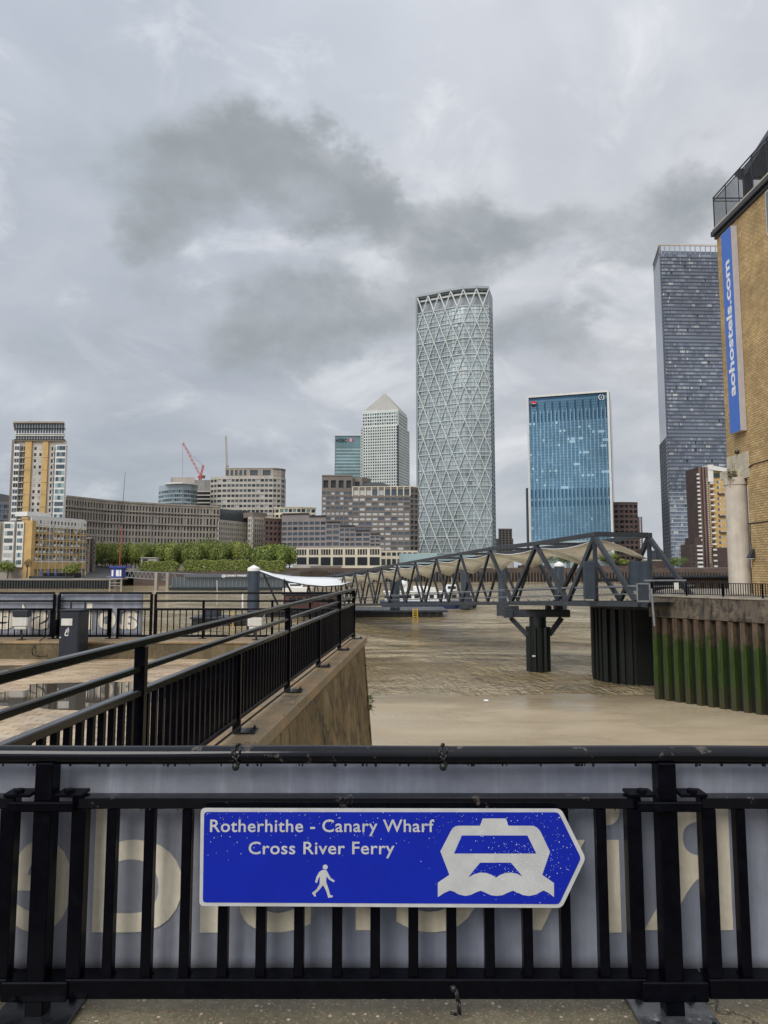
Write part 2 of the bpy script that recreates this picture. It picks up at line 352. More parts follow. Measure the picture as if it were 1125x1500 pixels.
# hostel brick
m, t, b, x = mk('yellow_stock_brick'); M['hbrick'] = m
pos = x.n('ShaderNodeNewGeometry').outputs['Position']; sp = x.n('ShaderNodeSeparateXYZ'); t.links.new(pos, sp.inputs[0])
br = x.n('ShaderNodeTexBrick'); t.links.new(x.comb(x.m('ADD', sp.outputs[0], sp.outputs[1]), sp.outputs[2], 0.), br.inputs['Vector'])
br.inputs['Scale'].default_value = 1.; br.inputs['Brick Width'].default_value = .45; br.inputs['Row Height'].default_value = .15
br.inputs['Mortar Size'].default_value = .018; br.inputs['Mortar Smooth'].default_value = .2; br.inputs['Bias'].default_value = -.1
br.inputs['Color1'].default_value = (.58, .42, .205, 1); br.inputs['Color2'].default_value = (.44, .29, .125, 1); br.inputs['Mortar'].default_value = (.22, .15, .08, 1)
f = x.m('MULTIPLY', x.smooth(x.noise(pos, .5, 5, .6), .3, .7, .84, 1.14), x.smooth(x.noise(pos, 2.2, 6, .7), .3, .7, .86, 1.12)); c = x.mix(1., br.outputs['Color'], x.comb(f, f, f), 'MULTIPLY')
t.links.new(c, b.inputs['Base Color']); b.inputs['Roughness'].default_value = .85
link_bump(t, x, b, x.m('SUBTRACT', 1., br.outputs['Fac']), .015)
# banner cloth with soft sagging folds
def cloth(name, c1, c2, sc=1.):
    m, t, b, x = mk(name)
    pos = x.n('ShaderNodeNewGeometry').outputs['Position']
    n = x.noise(pos, 1.1*sc, 3, .5, .5)
    c = x.mix(x.smooth(n, .35, .65), (*c1, 1), (*c2, 1))
    s = x.n('ShaderNodeVectorMath', operation='MULTIPLY'); t.links.new(pos, s.inputs[0]); s.inputs[1].default_value = (1, 1, .08)
    g = x.smooth(x.noise(s.outputs[0], 16*sc, 5, .65), .45, .75, 1., 1.38); c = x.mix(1., c, x.comb(g, g, g), 'MULTIPLY')
    g2 = x.smooth(x.noise(pos, 22*sc, 5, .7), .3, .7, .93, 1.05); c = x.mix(1., c, x.comb(g2, g2, g2), 'MULTIPLY')
    wv = x.n('ShaderNodeTexWave'); wv.inputs['Scale'].default_value = 260*sc; wv.bands_direction = 'Z'; t.links.new(pos, wv.inputs[0])
    t.links.new(c, b.inputs['Base Color']); b.inputs['Roughness'].default_value = .5; b.inputs['Specular IOR Level'].default_value = .35
    link_bump(t, x, b, x.m('ADD', x.noise(pos, 3*sc, 4, .5, .6), x.m('MULTIPLY', wv.outputs[1], .02)), .02/sc)
    return m
M['banner'] = cloth('grey_blue_banner_back', (.36, .39, .48), (.46, .475, .54))
M['banner_lt'] = cloth('cream_show_through_letters', (.84, .755, .58), (.92, .84, .67))
M['banner2'] = cloth('far_banner_back', (.36, .39, .46), (.46, .48, .53), .5)
# paving bricks
m, t, b, x = mk('buff_paving_brick'); M['paver'] = m
geo = x.n('ShaderNodeNewGeometry'); pos = geo.outputs['Position']
oi = x.n('ShaderNodeObjectInfo').outputs['Random']
r = x.m('FRACT', x.m('ADD', x.m('MULTIPLY', geo.outputs['Random Per Island'], .63), oi))
c = x.ramp(r, [(0, (.36, .25, .155)), (.3, (.52, .39, .25)), (.6, (.45, .35, .235)), (.85, (.58, .46, .315)), (1, (.32, .25, .18))])
g = x.smooth(x.noise(pos, 1.2, 5, .6), .35, .65, .78, 1.12); c = x.mix(1., c, x.comb(g, g, g), 'MULTIPLY')
t.links.new(c, b.inputs['Base Color']); t.links.new(x.smooth(x.noise(pos, .7, 4, .6), .4, .6, .28, .6), b.inputs['Roughness'])
link_bump(t, x, b, x.noise(pos, 40, 5, .7), .002)
m, t, b, x = mk('rain_puddle'); M['puddle'] = m
b.inputs['Base Color'].default_value = (.085, .07, .05, 1); b.inputs['Roughness'].default_value = .03; b.inputs['IOR'].default_value = 1.5; b.inputs['Specular IOR Level'].default_value = .9
M['joint'] = mat('sand_joint', (.10, .08, .055), .9, 0, .2, 6)

def translucent(m, f):
    t = m.node_tree; b = t.nodes['Principled BSDF']; out = [n_ for n_ in t.nodes if n_.type == 'OUTPUT_MATERIAL'][0]
    tr = t.nodes.new('ShaderNodeBsdfTranslucent'); mx = t.nodes.new('ShaderNodeMixShader'); mx.inputs[0].default_value = f
    src = b.inputs['Base Color'].links[0].from_socket; t.links.new(src, tr.inputs['Color'])
    t.links.new(b.outputs[0], mx.inputs[1]); t.links.new(tr.outputs[0], mx.inputs[2]); t.links.new(mx.outputs[0], out.inputs['Surface'])
translucent(M['canopy'], .6); translucent(M['canvas'], .12); translucent(M['banner'], .3); translucent(M['banner2'], .3)
# ------------------------------------------------------------------ mesh helpers
class MB:
    def __init__(s): s.v = []; s.f = []; s.mi = []
    def add(s, vs, fs, mi=0):
        o = len(s.v); s.v += [tuple(v) for v in vs]; s.f += [tuple(i+o for i in f) for f in fs]; s.mi += [mi]*len(fs); return s
    def hexa(s, p, mi=0):   # p: 4 bottom then 4 top
        return s.add(p, [(3, 2, 1, 0), (4, 5, 6, 7), (0, 1, 5, 4), (1, 2, 6, 5), (2, 3, 7, 6), (3, 0, 4, 7)], mi)
    def box(s, x0, x1, y0, y1, z0, z1, mi=0):
        return s.hexa([(x0, y0, z0), (x1, y0, z0), (x1, y1, z0), (x0, y1, z0), (x0, y0, z1), (x1, y0, z1), (x1, y1, z1), (x0, y1, z1)], mi)
    def bar(s, a, b, w, h=None, up=(0, 0, 1), mi=0):
        a = Vector(a); b = Vector(b); h = h or w; d = (b-a).normalized(); up = Vector(up)
        if abs(d.dot(up)) > .98: up = Vector((0, 1, 0))
        r = d.cross(up).normalized()*(w/2); u = r.cross(d).normalized()*(h/2)
        return s.add([a-r-u, a+r-u, a+r+u, a-r+u, b-r-u, b+r-u, b+r+u, b-r+u],
                     [(0, 1, 2, 3), (7, 6, 5, 4), (0, 4, 5, 1), (1, 5, 6, 2), (2, 6, 7, 3), (3, 7, 4, 0)], mi)
    def cyl(s, a, b, r0, r1=None, n=12, mi=0, cap=True):
        a = Vector(a); b = Vector(b); r1 = r0 if r1 is None else r1; d = (b-a).normalized()
        up = Vector((0, 0, 1)) if abs(d.z) < .9 else Vector((1, 0, 0)); e1 = d.cross(up).normalized(); e2 = d.cross(e1)
        vs = [a+(e1*cos(2*pi*k/n)+e2*sin(2*pi*k/n))*r0 for k in range(n)]+[b+(e1*cos(2*pi*k/n)+e2*sin(2*pi*k/n))*r1 for k in range(n)]
        fs = [(k, (k+1) % n, n+(k+1) % n, n+k) for k in range(n)]
        if cap: fs += [tuple(range(n-1, -1, -1)), tuple(range(n, 2*n))]
        return s.add(vs, fs, mi)
    def tube(s, pts, r, n=6, mi=0):
        for a, b in zip(pts, pts[1:]): s.cyl(a, b, r, r, n, mi)
        return s
    def prism(s, poly, z0, z1, mi=0):
        n = len(poly); vs = [(p[0], p[1], z0) for p in poly]+[(p[0], p[1], z1) for p in poly]
        return s.add(vs, [tuple(range(n)), tuple(range(2*n-1, n-1, -1))]+[(k, n+k, n+(k+1) % n, (k+1) % n) for k in range(n)], mi)
    def ball(s, c, r, n=6, mi=0, sz=1.):
        vs = []; fs = []; m_ = max(3, n//2)
        for i in range(1, m_):
            for k in range(n):
                th = pi*i/m_; ph = 2*pi*k/n; vs.append((c[0]+r*sin(th)*cos(ph), c[1]+r*sin(th)*sin(ph), c[2]+r*sz*cos(th)))
        vs += [(c[0], c[1], c[2]+r*sz), (c[0], c[1], c[2]-r*sz)]; T = len(vs)-2
        for i in range(m_-2):
            for k in range(n): fs.append((i*n+k, (i+1)*n+k, (i+1)*n+(k+1) % n, i*n+(k+1) % n))
        for k in range(n): fs.append((T, k, (k+1) % n)); fs.append((T+1, (m_-2)*n+(k+1) % n, (m_-2)*n+k))
        return s.add(vs, fs, mi)
    def build(s, name, mats, parent=None, smooth=False, bevel=0., **tags):
        me = bpy.data.meshes.new(name)
        off = wloc(parent)
        me.from_pydata([(v[0]-off.x, v[1]-off.y, v[2]-off.z) for v in s.v], [], s.f)
        for mm in (mats if isinstance(mats, (list, tuple)) else [mats]): me.materials.append(M[mm] if isinstance(mm, str) else mm)
        me.polygons.foreach_set('material_index', s.mi)
        if smooth: me.polygons.foreach_set('use_smooth', [True]*len(s.f))
        bm = bmesh.new(); bm.from_mesh(me); bmesh.ops.recalc_face_normals(bm, faces=bm.faces)
        if bevel: bmesh.ops.bevel(bm, geom=bm.edges[:], offset=bevel, segments=1, affect='EDGES', clamp_overlap=True)
        bm.to_mesh(me); bm.free(); me.update()
        o = bpy.data.objects.new(name, me); COL.objects.link(o)
        if parent: o.parent = parent
        return tag(o, **tags)
def wloc(o):
    v = Vector((0, 0, 0))
    while o: v += o.location; o = o.parent
    return v
def tag(o, label=None, cat=None, group=None, kind=None):
    if label: o['label'] = label
    if cat: o['category'] = cat
    if group: o['group'] = group
    if kind: o['kind'] = kind
    return o
def thing(name, loc, label, cat, group=None):
    o = bpy.data.objects.new(name, None); COL.objects.link(o); o.location = loc; o.empty_display_size = .2
    return tag(o, label, cat, group)
def copy_to(src, loc, parent, scale=None, rz=None):
    c = src.copy(); COL.objects.link(c); c.parent = parent; c.location = Vector(loc)-wloc(parent)
    if scale: c.scale = scale
    if rz is not None: c.rotation_euler = (0, 0, rz)
    return c
_unit = {}
def unit_box(name, m):
    k = (name, m)
    if k not in _unit:
        mb = MB().box(-.5, .5, -.5, .5, -.5, .5); me = bpy.data.meshes.new(name); me.from_pydata(mb.v, [], mb.f); me.materials.append(M[m])
        bm = bmesh.new(); bm.from_mesh(me); bmesh.ops.recalc_face_normals(bm, faces=bm.faces); bm.to_mesh(me); bm.free()
        _unit[k] = me
    return _unit[k]
def piece(name, m, c, dims, rz, parent):
    o = bpy.data.objects.new(name, unit_box(name, m)); COL.objects.link(o); o.parent = parent
    o.location = Vector(c)-wloc(parent); o.scale = dims; o.rotation_euler = (0, 0, rz); return o
def text_mb(body, offset=0., res=4, spacing=1.):
    cu = bpy.data.curves.new('t', 'FONT'); cu.body = body; cu.offset = offset; cu.resolution_u = res; cu.space_character = spacing
    ob = bpy.data.objects.new('t', cu); COL.objects.link(ob)
    dg = bpy.context.evaluated_depsgraph_get(); me = bpy.data.meshes.new_from_object(ob.evaluated_get(dg))
    vs = [v.co.copy() for v in me.vertices]; fs = [tuple(p.vertices) for p in me.polygons]
    bpy.data.objects.remove(ob); bpy.data.curves.remove(cu); bpy.data.meshes.remove(me)
    x0 = min(v.x for v in vs); x1 = max(v.x for v in vs)
    return [(v.x-x0, v.y) for v in vs], fs, x1-x0
def letters(vs, fs, m, parent):
    par = list(range(len(vs)))
    def find(i):
        while par[i] != i: par[i] = par[par[i]]; i = par[i]
        return i
    key = {}
    for i, v in enumerate(vs):
        k = (round(v[0], 5), round(v[1], 5), round(v[2], 5))
        if k in key: par[find(i)] = find(key[k])
        else: key[k] = i
    for f in fs:
        for a in f[1:]: par[find(a)] = find(f[0])
    grp = {}
    for f in fs: grp.setdefault(find(f[0]), []).append(f)
    ax = 0 if (max(v[0] for v in vs)-min(v[0] for v in vs)) > (max(v[2] for v in vs)-min(v[2] for v in vs)) else 2
    gs = sorted(((min(vs[i][ax] for f in g for i in f), max(vs[i][ax] for f in g for i in f), g) for g in grp.values()), key=lambda q: q[0])
    out = []
    for lo, hi, g in gs:
        if out and lo < out[-1][1]-.35*(hi-lo): out[-1][1] = max(out[-1][1], hi); out[-1][2] += g
        else: out.append([lo, hi, list(g)])
    for lo, hi, g in out:
        idx = sorted({i for f in g for i in f}); mp = {i: k for k, i in enumerate(idx)}
        MB().add([vs[i] for i in idx], [tuple(mp[i] for i in f) for f in g]).build('letter', m, parent)
def place_text(body, org, ux, uy, width, height=None, cap=.7, offset=0., nudge=(0, 0, 0), spacing=1.):
    """org = left end of baseline; ux/uy unit vectors along text and up; width fits the whole string; height = cap height"""
    vs, fs, w = text_mb(body, offset, spacing=spacing); ux = Vector(ux); uy = Vector(uy); sx = width/w; sy = sx if height is None else height/cap
    return [Vector(org)+ux*(a*sx)+uy*(c*sy)+Vector(nudge) for a, c in vs], fs

def offset_poly(pts, d):
    """move an open polyline (left to right as seen) away from the viewer by d"""
    out = []; n = len(pts)
    nr = []
    for a, b in zip(pts, pts[1:]):
        u = (Vector(b)-Vector(a)).normalized(); nr.append(Vector((-u.y, u.x)))
    for i in range(n):
        if i == 0: m_ = nr[0]; k = 1
        elif i == n-1: m_ = nr[-1]; k = 1
        else: m_ = (nr[i-1]+nr[i]).normalized(); k = 1/max(.4, m_.dot(nr[i]))
        out.append(Vector(pts[i])+m_*d*k)
    return out

def bank(root, pts, z0, z1, rows, cols, wall='stone', wins=('gdark', 'gmid'), wt=None, pier=.35, depth=.5, deep=25,
         objs=False, body=None, cap=None, bays=None, name_wall='wall', skip=None, vary=0.):
    """a facade following pts (world XY, left to right), wall grid with real openings, panes set back in them"""
    pts = [Vector(p) for p in pts]; mw = MB(); wn = MB(); ob = []
    back = offset_poly(pts, depth); far = [p*(1+deep/p.length) for p in pts]
    mb = MB().prism([(p.x, p.y) for p in back]+[(p.x, p.y) for p in reversed(far)], z0, z1-.01)
    mb.build('core', body or wall, root)
    for si, (a, c) in enumerate(zip(pts, pts[1:])):
        L = (c-a).length; u = (c-a)/L; n = Vector((u.y, -u.x)); rz = atan2(u.y, u.x)
        def fb(u0, u1, za, zb, d0, d1, tgt, mi=0):
            q = [a+u*u0-n*d0, a+u*u1-n*d0, a+u*u1-n*d1, a+u*u0-n*d1]
            tgt.hexa([(k.x, k.y, za) for k in q]+[(k.x, k.y, zb) for k in q], mi)
        zs = sorted(rows); zz = z0
        for (ra, rb) in zs:
            if ra > zz: fb(0, L, zz, ra, .03, depth, mw)
            zz = rb
        if zz < z1: fb(0, L, zz, z1, .03, depth, mw)
        nc = cols[si] if isinstance(cols, (list, tuple)) else cols
        if nc <= 0: fb(0, L, z0, z1, 0.03, depth, mw); continue
        cw = L/nc; pw = cw*pier
        for k in range(nc+1):
            u0 = max(0, k*cw-pw/2); u1 = min(L, k*cw+pw/2)
            if u1-u0 > .01: fb(u0, u1, z0, z1, 0, depth, mw)
        for ri, (ra, rb) in enumerate(zs):
            for k in range(nc):
                if skip and skip(si, ri, k): continue
                u0 = k*cw+pw/2; u1 = (k+1)*cw-pw/2
                mi = random.choices(range(len(wins)), wt)[0] if wt else random.randrange(len(wins))
                if objs: ob.append((a+u*((u0+u1)/2)-n*(depth-.1), (ra+rb)/2, u1-u0, rb-ra, rz, wins[mi]))
                else: fb(u0, u1, ra, rb, depth-.16, depth-.04, wn, mi)
    mw.build(name_wall, wall, root)
    if objs:
        for p, z, w_, h_, rz, mm in ob: piece('window', mm, (p.x, p.y, z), (w_, .12, h_), rz, root)
    elif wn.f: wn.build('windows', [w_ for w_ in wins], root, kind='stuff')
    if cap:
        f2 = offset_poly(pts, -.35)
        MB().prism([(p.x, p.y) for p in f2]+[(p.x, p.y) for p in reversed(far)], z1, z1+cap[1]).build('parapet', cap[0], root)
def rows_px(ya, yb, n, Y, frac=.6):
    """n window rows between two picture heights at distance Y"""
    out = []; za = ZP(ya, Y); zb = ZP(yb, Y); h = (za-zb)/n
    for k in range(n):
        c = zb+h*(k+.5); out.append((c-h*frac/2, c+h*frac/2))
    return out
def W2(px, Y): return Vector((XH(px, Y), Y))

# ================================================================== THE SETTING
# river bed / land / water
MB().add([(-3000, -200, WZ), (3000, -200, WZ), (3000, 6000, WZ), (-3000, 6000, WZ)], [(0, 1, 2, 3)]).build('river_water', 'water', kind='structure')
# silt: a low flat tongue in the dock mouth with a soft curved edge
import mathutils
ye = G(562, 1019.5, WZ).y
mb = MB(); vs = []; NXg, NYg = 150, 90
for j in range(NYg+1):
    yy = 2.5+(ye+5-2.5)*(j/NYg)**.6
    for i in range(NXg+1):
        xx = -6+46*i/NXg
        nz = mathutils.noise.noise(Vector((xx*.22, yy*.3, 1.)))*.02+mathutils.noise.noise(Vector((xx*.9, yy*1.3, 5.)))*.006
        vs.append((xx, yy, WZ+.010+.018*(ye-yy)+(nz if yy > 8 else nz) if yy > ye-4 else WZ+.082+nz))
mb.add(vs, [(j*(NXg+1)+i, j*(NXg+1)+i+1, (j+1)*(NXg+1)+i+1, (j+1)*(NXg+1)+i) for j in range(NYg) for i in range(NXg)])
mb.build('silt_flat', 'silt', None, smooth=True, kind='structure')

# ---- near paving with bricks
PAVX1 = -1.50
MB().add([(-40, -8, -.03), (30, -8, -.03), (30, 1.95, -.03), (PAVX1, 1.95, -.03), (PAVX1, 12.75, -.03), (-40, 12.75, -.03)], [(0, 1, 2, 3, 4, 5)]).build('paving', 'joint', kind='structure')
pav = bpy.data.objects['paving']
bw, bh = .20, .10
bricks = []
r = 0; y = 6.3
while y < 12.7:
    xx = -9.0+(r % 2)*.1
    while xx < PAVX1-.02:
        x1 = min(xx+bw, PAVX1)
        px = 562.5+FPX*(xx)/(y)
        if px > -60 and x1-xx > .05: bricks.append((xx, x1, y))
        xx += bw
    y += bh; r += 1
bricks.sort(key=lambda q: q[2] if 562.5+FPX*q[0]/q[2] > -5 else 99)
rest = MB()
hm = {}
for i, (xa, xb, yy) in enumerate(bricks):
    if i < 300:
        o = piece('paving_brick', 'paver', ((xa+xb)/2, yy+bh/2, -.02+random.uniform(-.0015, .0015)), (xb-xa-.008, bh-.008, .04), random.uniform(-.01, .01), pav)
    else:
        dz_ = random.uniform(-.0015, .0015)
        rest.box(xa+.004, xb-.004, yy+.004, yy+bh-.004, -.035, dz_)
rest.build('paving_bricks', 'paver', pav, kind='stuff')
MB().box(-30, PAVX1, 2.45, 6.29, -.04, 0).build('paving_near_strip', 'paver', pav)
MB().box(-40, -9.01, 6.29, 12.75, -.04, -.001).build('paving_far_strip', 'paver', pav)
# puddles
def puddle(poly, nm='puddle'):
    n_ = len(poly); pts = []
    for k in range(n_):
        a = Vector(poly[k]); c = Vector(poly[(k+1) % n_]); p0 = Vector(poly[k-1]); p3 = Vector(poly[(k+2) % n_])
        for q in range(6):
            tt = q/6; p_ = .5*((2*a)+(c-p0)*tt+(2*p0-5*a+4*c-p3)*tt*tt+(3*a-p0-3*c+p3)*tt**3)
            pts.append((p_.x+random.uniform(-.02, .02), p_.y+random.uniform(-.012, .012), .004))
    MB().add(pts, [tuple(range(len(pts)))]).build(nm, 'puddle', kind='structure')
g = lambda a, c: tuple(G(a, c, 0).xy)
puddle([g(-60, 1030), g(-60, 1018), g(35, 1012), g(45, 1003), g(90, 1001), g(170, 999), g(262, 1003), g(300, 1014), g(235, 1024), g(165, 1038), g(90, 1040), g(45, 1036)])
puddle([g(-40, 977), g(40, 975), g(70, 979), g(20, 985), g(-40, 987)])
o = piece('drain_cover', 'conc', (G(52, 1071, 0).x, G(52, 1071, 0).y, .001), (.18, .2, .012), 0, pav)

# ================================================================== NEAR CONCRETE WALLS
# fence line of the side railing
def sideX(Y): return -1.55+.0775*Y
t_ = thing('river_wall', (-1, 8, WZ), 'concrete river wall with pebbly coping under the long black railing', 'river wall')
e0 = (-1.10, 2.62); e1 = (-.30, 13.95)
def wall_x(Y): return e0[0]+(e1[0]-e0[0])*(Y-e0[1])/(e1[1]-e0[1])
MB().prism([(PAVX1, 2.62), (wall_x(2.62)-.0, 2.62), (-.33, 13.3), (-.30, 13.75), (-.42, 13.98), (-1.0, 13.98), (PAVX1, 12.74)], PL-.12, PL).build('coping', 'agg2', t_, bevel=.012)
# battered outer face in cast lengths with open joints
ys = [2.62, 4.6, 6.75, 8.6, 10.2, 11.9, 13.28]
for k, (ya, yb) in enumerate(zip(ys, ys[1:])):
    j = .02
    xa, xb = wall_x(ya)+.02, wall_x(yb)+.02; d = .03*(k % 2)-.015
    MB().hexa([(xa-.6, ya+j, WZ-1), (xa+.55+d, ya+j, WZ-1), (xb+.55+d, yb-j, WZ-1), (xb-.6, yb-j, WZ-1),
               (xa-.6, ya+j, PL-.121), (xa-.025, ya+j, PL-.121), (xb-.025, yb-j, PL-.121), (xb-.6, yb-j, PL-.121)]).build('face_panel', 'wallface', t_, bevel=.01)
MB().hexa([(-1.6, 13.28, WZ-1), (.27, 13.28, WZ-1), (.25, 14.4, WZ-1), (-1.6, 14.5, WZ-1), (-1.6, 13.28, PL-.13), (-.325, 13.28, PL-.13), (-.36, 13.93, PL-.13), (-1.6, 13.93, PL-.13)]).build('end_block', 'wallface', t_, bevel=.02)
MB().prism([(PAVX1+.02, 2.64), (wall_x(2.62)-.45, 2.64), (-.8, 13.25), (PAVX1+.02, 12.7)], -3, PL-.13).build('wall_core', 'plinthface', t_)
# far plinth
t_ = thing('river_wall', (-10, 13.2, WZ), 'low concrete plinth wall across the back of the paving under the bannered railing', 'river wall')
MB().box(-40, -1.52, 12.76, 14.0, PL-.035, PL).build('coping', 'agg2', t_, bevel=.008)
MB().box(-40, -1.62, 12.78, 13.96, WZ-1, PL-.036).build('wall_face', 'plinthface', t_)
# front plinth
t_ = thing('river_wall', (0, 2.3, WZ), 'pebbly concrete plinth in the foreground carrying the railing with the blue sign', 'river wall')
MB().box(-12, 30, 1.70, 2.60, PL-.16, PL).build('coping', 'agg', t_, bevel=.01)
MB().box(-12, 30, 1.73, 2.57, WZ-1, PL-.161).build('wall_face', 'wallface', t_)

# ================================================================== RAILINGS
def shoe(parent, x, y, m='shoe_dark', s=1., rz=0., z=PL):
    o = MB()
    w = .085*s; L = .095*s
    o.box(x-w, x+w, y-L, y+L, z+.001, z+.014).build('base_plate', m, parent, bevel=.002)
    for sx in (-1, 1):
        for sy in (-1, 1):
            b_ = MB(); b_.cyl((x+sx*w*.68, y+sy*L*.68, z+.0145), (x+sx*w*.68, y+sy*L*.68, z+.027), .012, .012, 6)
            b_.cyl((x+sx*w*.68, y+sy*L*.68, z+.0275), (x+sx*w*.68, y+sy*L*.68, z+.038), .006, .006, 6); b_.build('bolt', 'shoe_dark', parent)
FY = 2.24
fr = thing('railing', (0, FY, PL), 'black foreground railing of square bars with the blue ferry sign on it', 'railing')
mb = MB(); seg = 24
for k in range(seg):
    xa = -2.4+k*4.8/seg; xb = xa+4.8/seg
    mb.cyl((xa, FY, .9715+.0012*sin(k*1.3)), (xb, FY, .9715+.0012*sin((k+1)*1.3)), .0255, .0255, 16, cap=False)
mb.build('handrail', 'front_rail', fr, smooth=True)
PX = [-2.68, -.946, .788, 2.52]
for k, x_ in enumerate(PX[1:3]):
    p = MB().box(x_-.025, x_+.025, FY-.028, FY+.028, PL+.012, .955).build('post', 'black', fr, bevel=.003)
    shoe(p, x_, FY-.02, 'shoe_dark' if k == 0 else 'plinthshoe', 1.25)
    for zt in (.842, .345):
        MB().box(x_-.09, x_+.09, FY-(.046 if zt > .5 else .0335), FY-.0315 if zt > .5 else FY+.0435, zt-(.013 if zt > .5 else .014), zt+(.013 if zt > .5 else .037)).build('clamp_bar', 'black', p, bevel=.003)
    for sx in (-1, 1): 
        MB().cyl((x_+sx*.07, FY-.02, .874), (x_+sx*.07, FY-.02, .884), .014, .014, 6).build('bolt', 'black', p)
        MB().box(x_+sx*.072-.038, x_+sx*.072+.038, FY-.03, FY+.03, .863, .873).build('saddle_plate', 'black', p, bevel=.002)
def front_panel(x0, x1, n):
    MB().box(x0, x1, FY-.022, FY+.022, .830, .862).build('top_rail', 'front_rail', fr, bevel=.003)
    MB().box(x0, x1, FY-.024, FY+.042, .334, .385).build('bottom_rail', 'black', fr, bevel=.003)
    for x_ in (x0+.02, x1-.02):
        MB().box(x_-.02, x_+.02, FY-.0205, FY+.0205, .3855, .8295).build('stile', 'black', fr, bevel=.002)
    sp_ = (x1-x0-.0)/(n+1)
    src = None
    for k in range(n):
        xx = x0+.006+(k+1)*(x1-x0-.012)/(n+1)
        if src is None: src = MB().box(xx-.0135, xx+.0135, FY-.0165, FY+.0165, .3855, .8298).build('baluster', 'black', fr, bevel=.002); s0 = xx
        else:
            c_ = src.copy(); COL.objects.link(c_); c_.location = (xx-s0, 0, 0); c_.rotation_euler = (0, 0, 0)
        w_ = MB().box(xx-.017, xx+.017, FY-.021, FY+.021, .3851, .3885)
        w_.build('weld_foot', 'black', fr)
front_panel(-.868, .715, 14)
front_panel(.882, 2.45, 14)
front_panel(-2.60, -1.025, 14)
# beads of rain under the handrail
mb = MB()
for k in range(70):
    xx = random.uniform(-1.3, 1.3); mb.ball((xx, FY-.004+random.uniform(-.004, .004), .9445), random.uniform(.0025, .0045), 6, 0, 1.2)
for k in range(40):
    xx = random.uniform(-1.3, 1.3); mb.ball((xx, FY-.0225, .8295), random.uniform(.002, .003), 6, 0, 1.2)
mb.build('hanging_raindrops', 'black_rail', fr, smooth=True, kind='stuff')

def railing_run(root, A, B, posts, zs, mid, sp=.105, bar=.016, tall=None, end_frames=True, frames=None, matl='black', top='black_rail'):
    """A,B = XY ends; zs=(z_bottom, z_panel_top, z_mid, z_hand)"""
    A = Vector(A); B = Vector(B); u = (B-A).normalized(); L = (B-A).length; zb, zp, zm, zh = zs
    up = Vector((0, 0, 1))
    def pt(s_, z): q = A+u*s_; return (q.x, q.y, z)
    if zh: MB().bar(pt(0, zh), pt(L, zh), .045, .04).build('handrail', top, root, bevel=.006)
    if zm: MB().bar(pt(0, zm), pt(L, zm), .035, .032).build('middle_rail', top, root, bevel=.005)
    for s0, s1 in (frames or [(0, L)]):
        MB().bar(pt(s0, zp), pt(s1, zp), .045, .038).build('top_rail', top, root, bevel=.005)
        MB().bar(pt(s0, zb), pt(s1, zb), .036, .034).build('bottom_rail', matl, root, bevel=.004)
        for e_ in (s0+.017, s1-.017): MB().bar(pt(e_, zb+.0175), pt(e_, zp-.0195), .034, .034).build('stile', matl, root)
        n_ = int((s1-s0)/sp); src = None
        for k in range(1, n_):
            e_ = s0+k*(s1-s0)/n_
            if src is None: src = MB().bar(pt(e_, zb+.017), pt(e_, zp-.019), bar, bar, up=(u.x, u.y, 0)).build('baluster', matl, root); base_s = e_
            else:
                c_ = src.copy(); COL.objects.link(c_); q = u*(e_-base_s); c_.location = (q.x, q.y, 0)
# side railing
sd_ = thing('railing', (sideX(8), 8, PL), 'long black double-rail railing running away along the river wall', 'railing')
SY = [2.40, 13.32]
railing_run(sd_, (sideX(SY[0]), SY[0]), (sideX(SY[1]), SY[1]), None, (.375, .868, .985, 1.115), None, .1055, .028)
py_ = [4.0, 5.87, 7.72, 9.6, 11.5, 13.3]
for k, Y_ in enumerate(py_):
    x_ = sideX(Y_); top_ = 1.093 if k % 2 == 0 or k == 5 else .85
    p = MB().box(x_-.028, x_+.028, Y_-.028, Y_+.028, PL+.012, top_).build('post', 'black', sd_, bevel=.003)
    shoe(p, x_+.07, Y_, 'shoe_dark', .95)
MB().bar((sideX(2.4)+.045, 2.4, .335), (sideX(13.3)+.045, 13.3, .335), .012, .012).build('cable_conduit', 'cable', sd_)
# back railing
bk = thing('railing', (-8, 13.3, PL), 'black railing across the back of the paving holding the grey banner', 'railing')
BY = 13.30
def bx(px): return XH(px, BY+.0)*1.004
xr = sideX(BY)
frames_abs = [(bx(-260), bx(82)), (bx(92), bx(165)), (bx(176), bx(226)), (bx(231), xr)]
A0 = bx(-260)
railing_run(bk, (A0, BY), (xr, BY), None, (.325, .775, None, None), None, .105, .016, frames=[(a-A0, c-A0) for a, c in frames_abs])
for (a, c) in ((bx(-260), bx(84)), (bx(91), bx(225)), (bx(231), xr)):
    MB().bar((a, BY, 1.05), (c, BY, 1.05), .04, .036).build('handrail', 'black_rail', bk, bevel=.004)
    MB().bar((a, BY, .915), (c, BY, .915), .03, .028).build('middle_rail', 'black', bk)
    for e_ in (a, c):
        if abs(e_-xr) < .01 or e_ < -20: continue
        MB().box(e_-.02, e_+.02, BY-.02, BY+.02, PL+.012, 1.031).build('post', 'black', bk)
        MB().box(e_-.06, e_+.06, BY-.07, BY+.07, PL+.001, PL+.013).build('base_plate', 'shoe_dark', bk)
for px in (165, 176, 300, 400, 455):
    e_ = bx(px); MB().box(e_-.018, e_+.018, BY+.02, BY+.05, PL+.012, .93 if px > 250 else .79).build('post', 'black', bk)
    MB().box(e_-.06, e_+.06, BY-.04, BY+.09, PL+.001, PL+.013).build('base_plate', 'shoe_dark', bk)

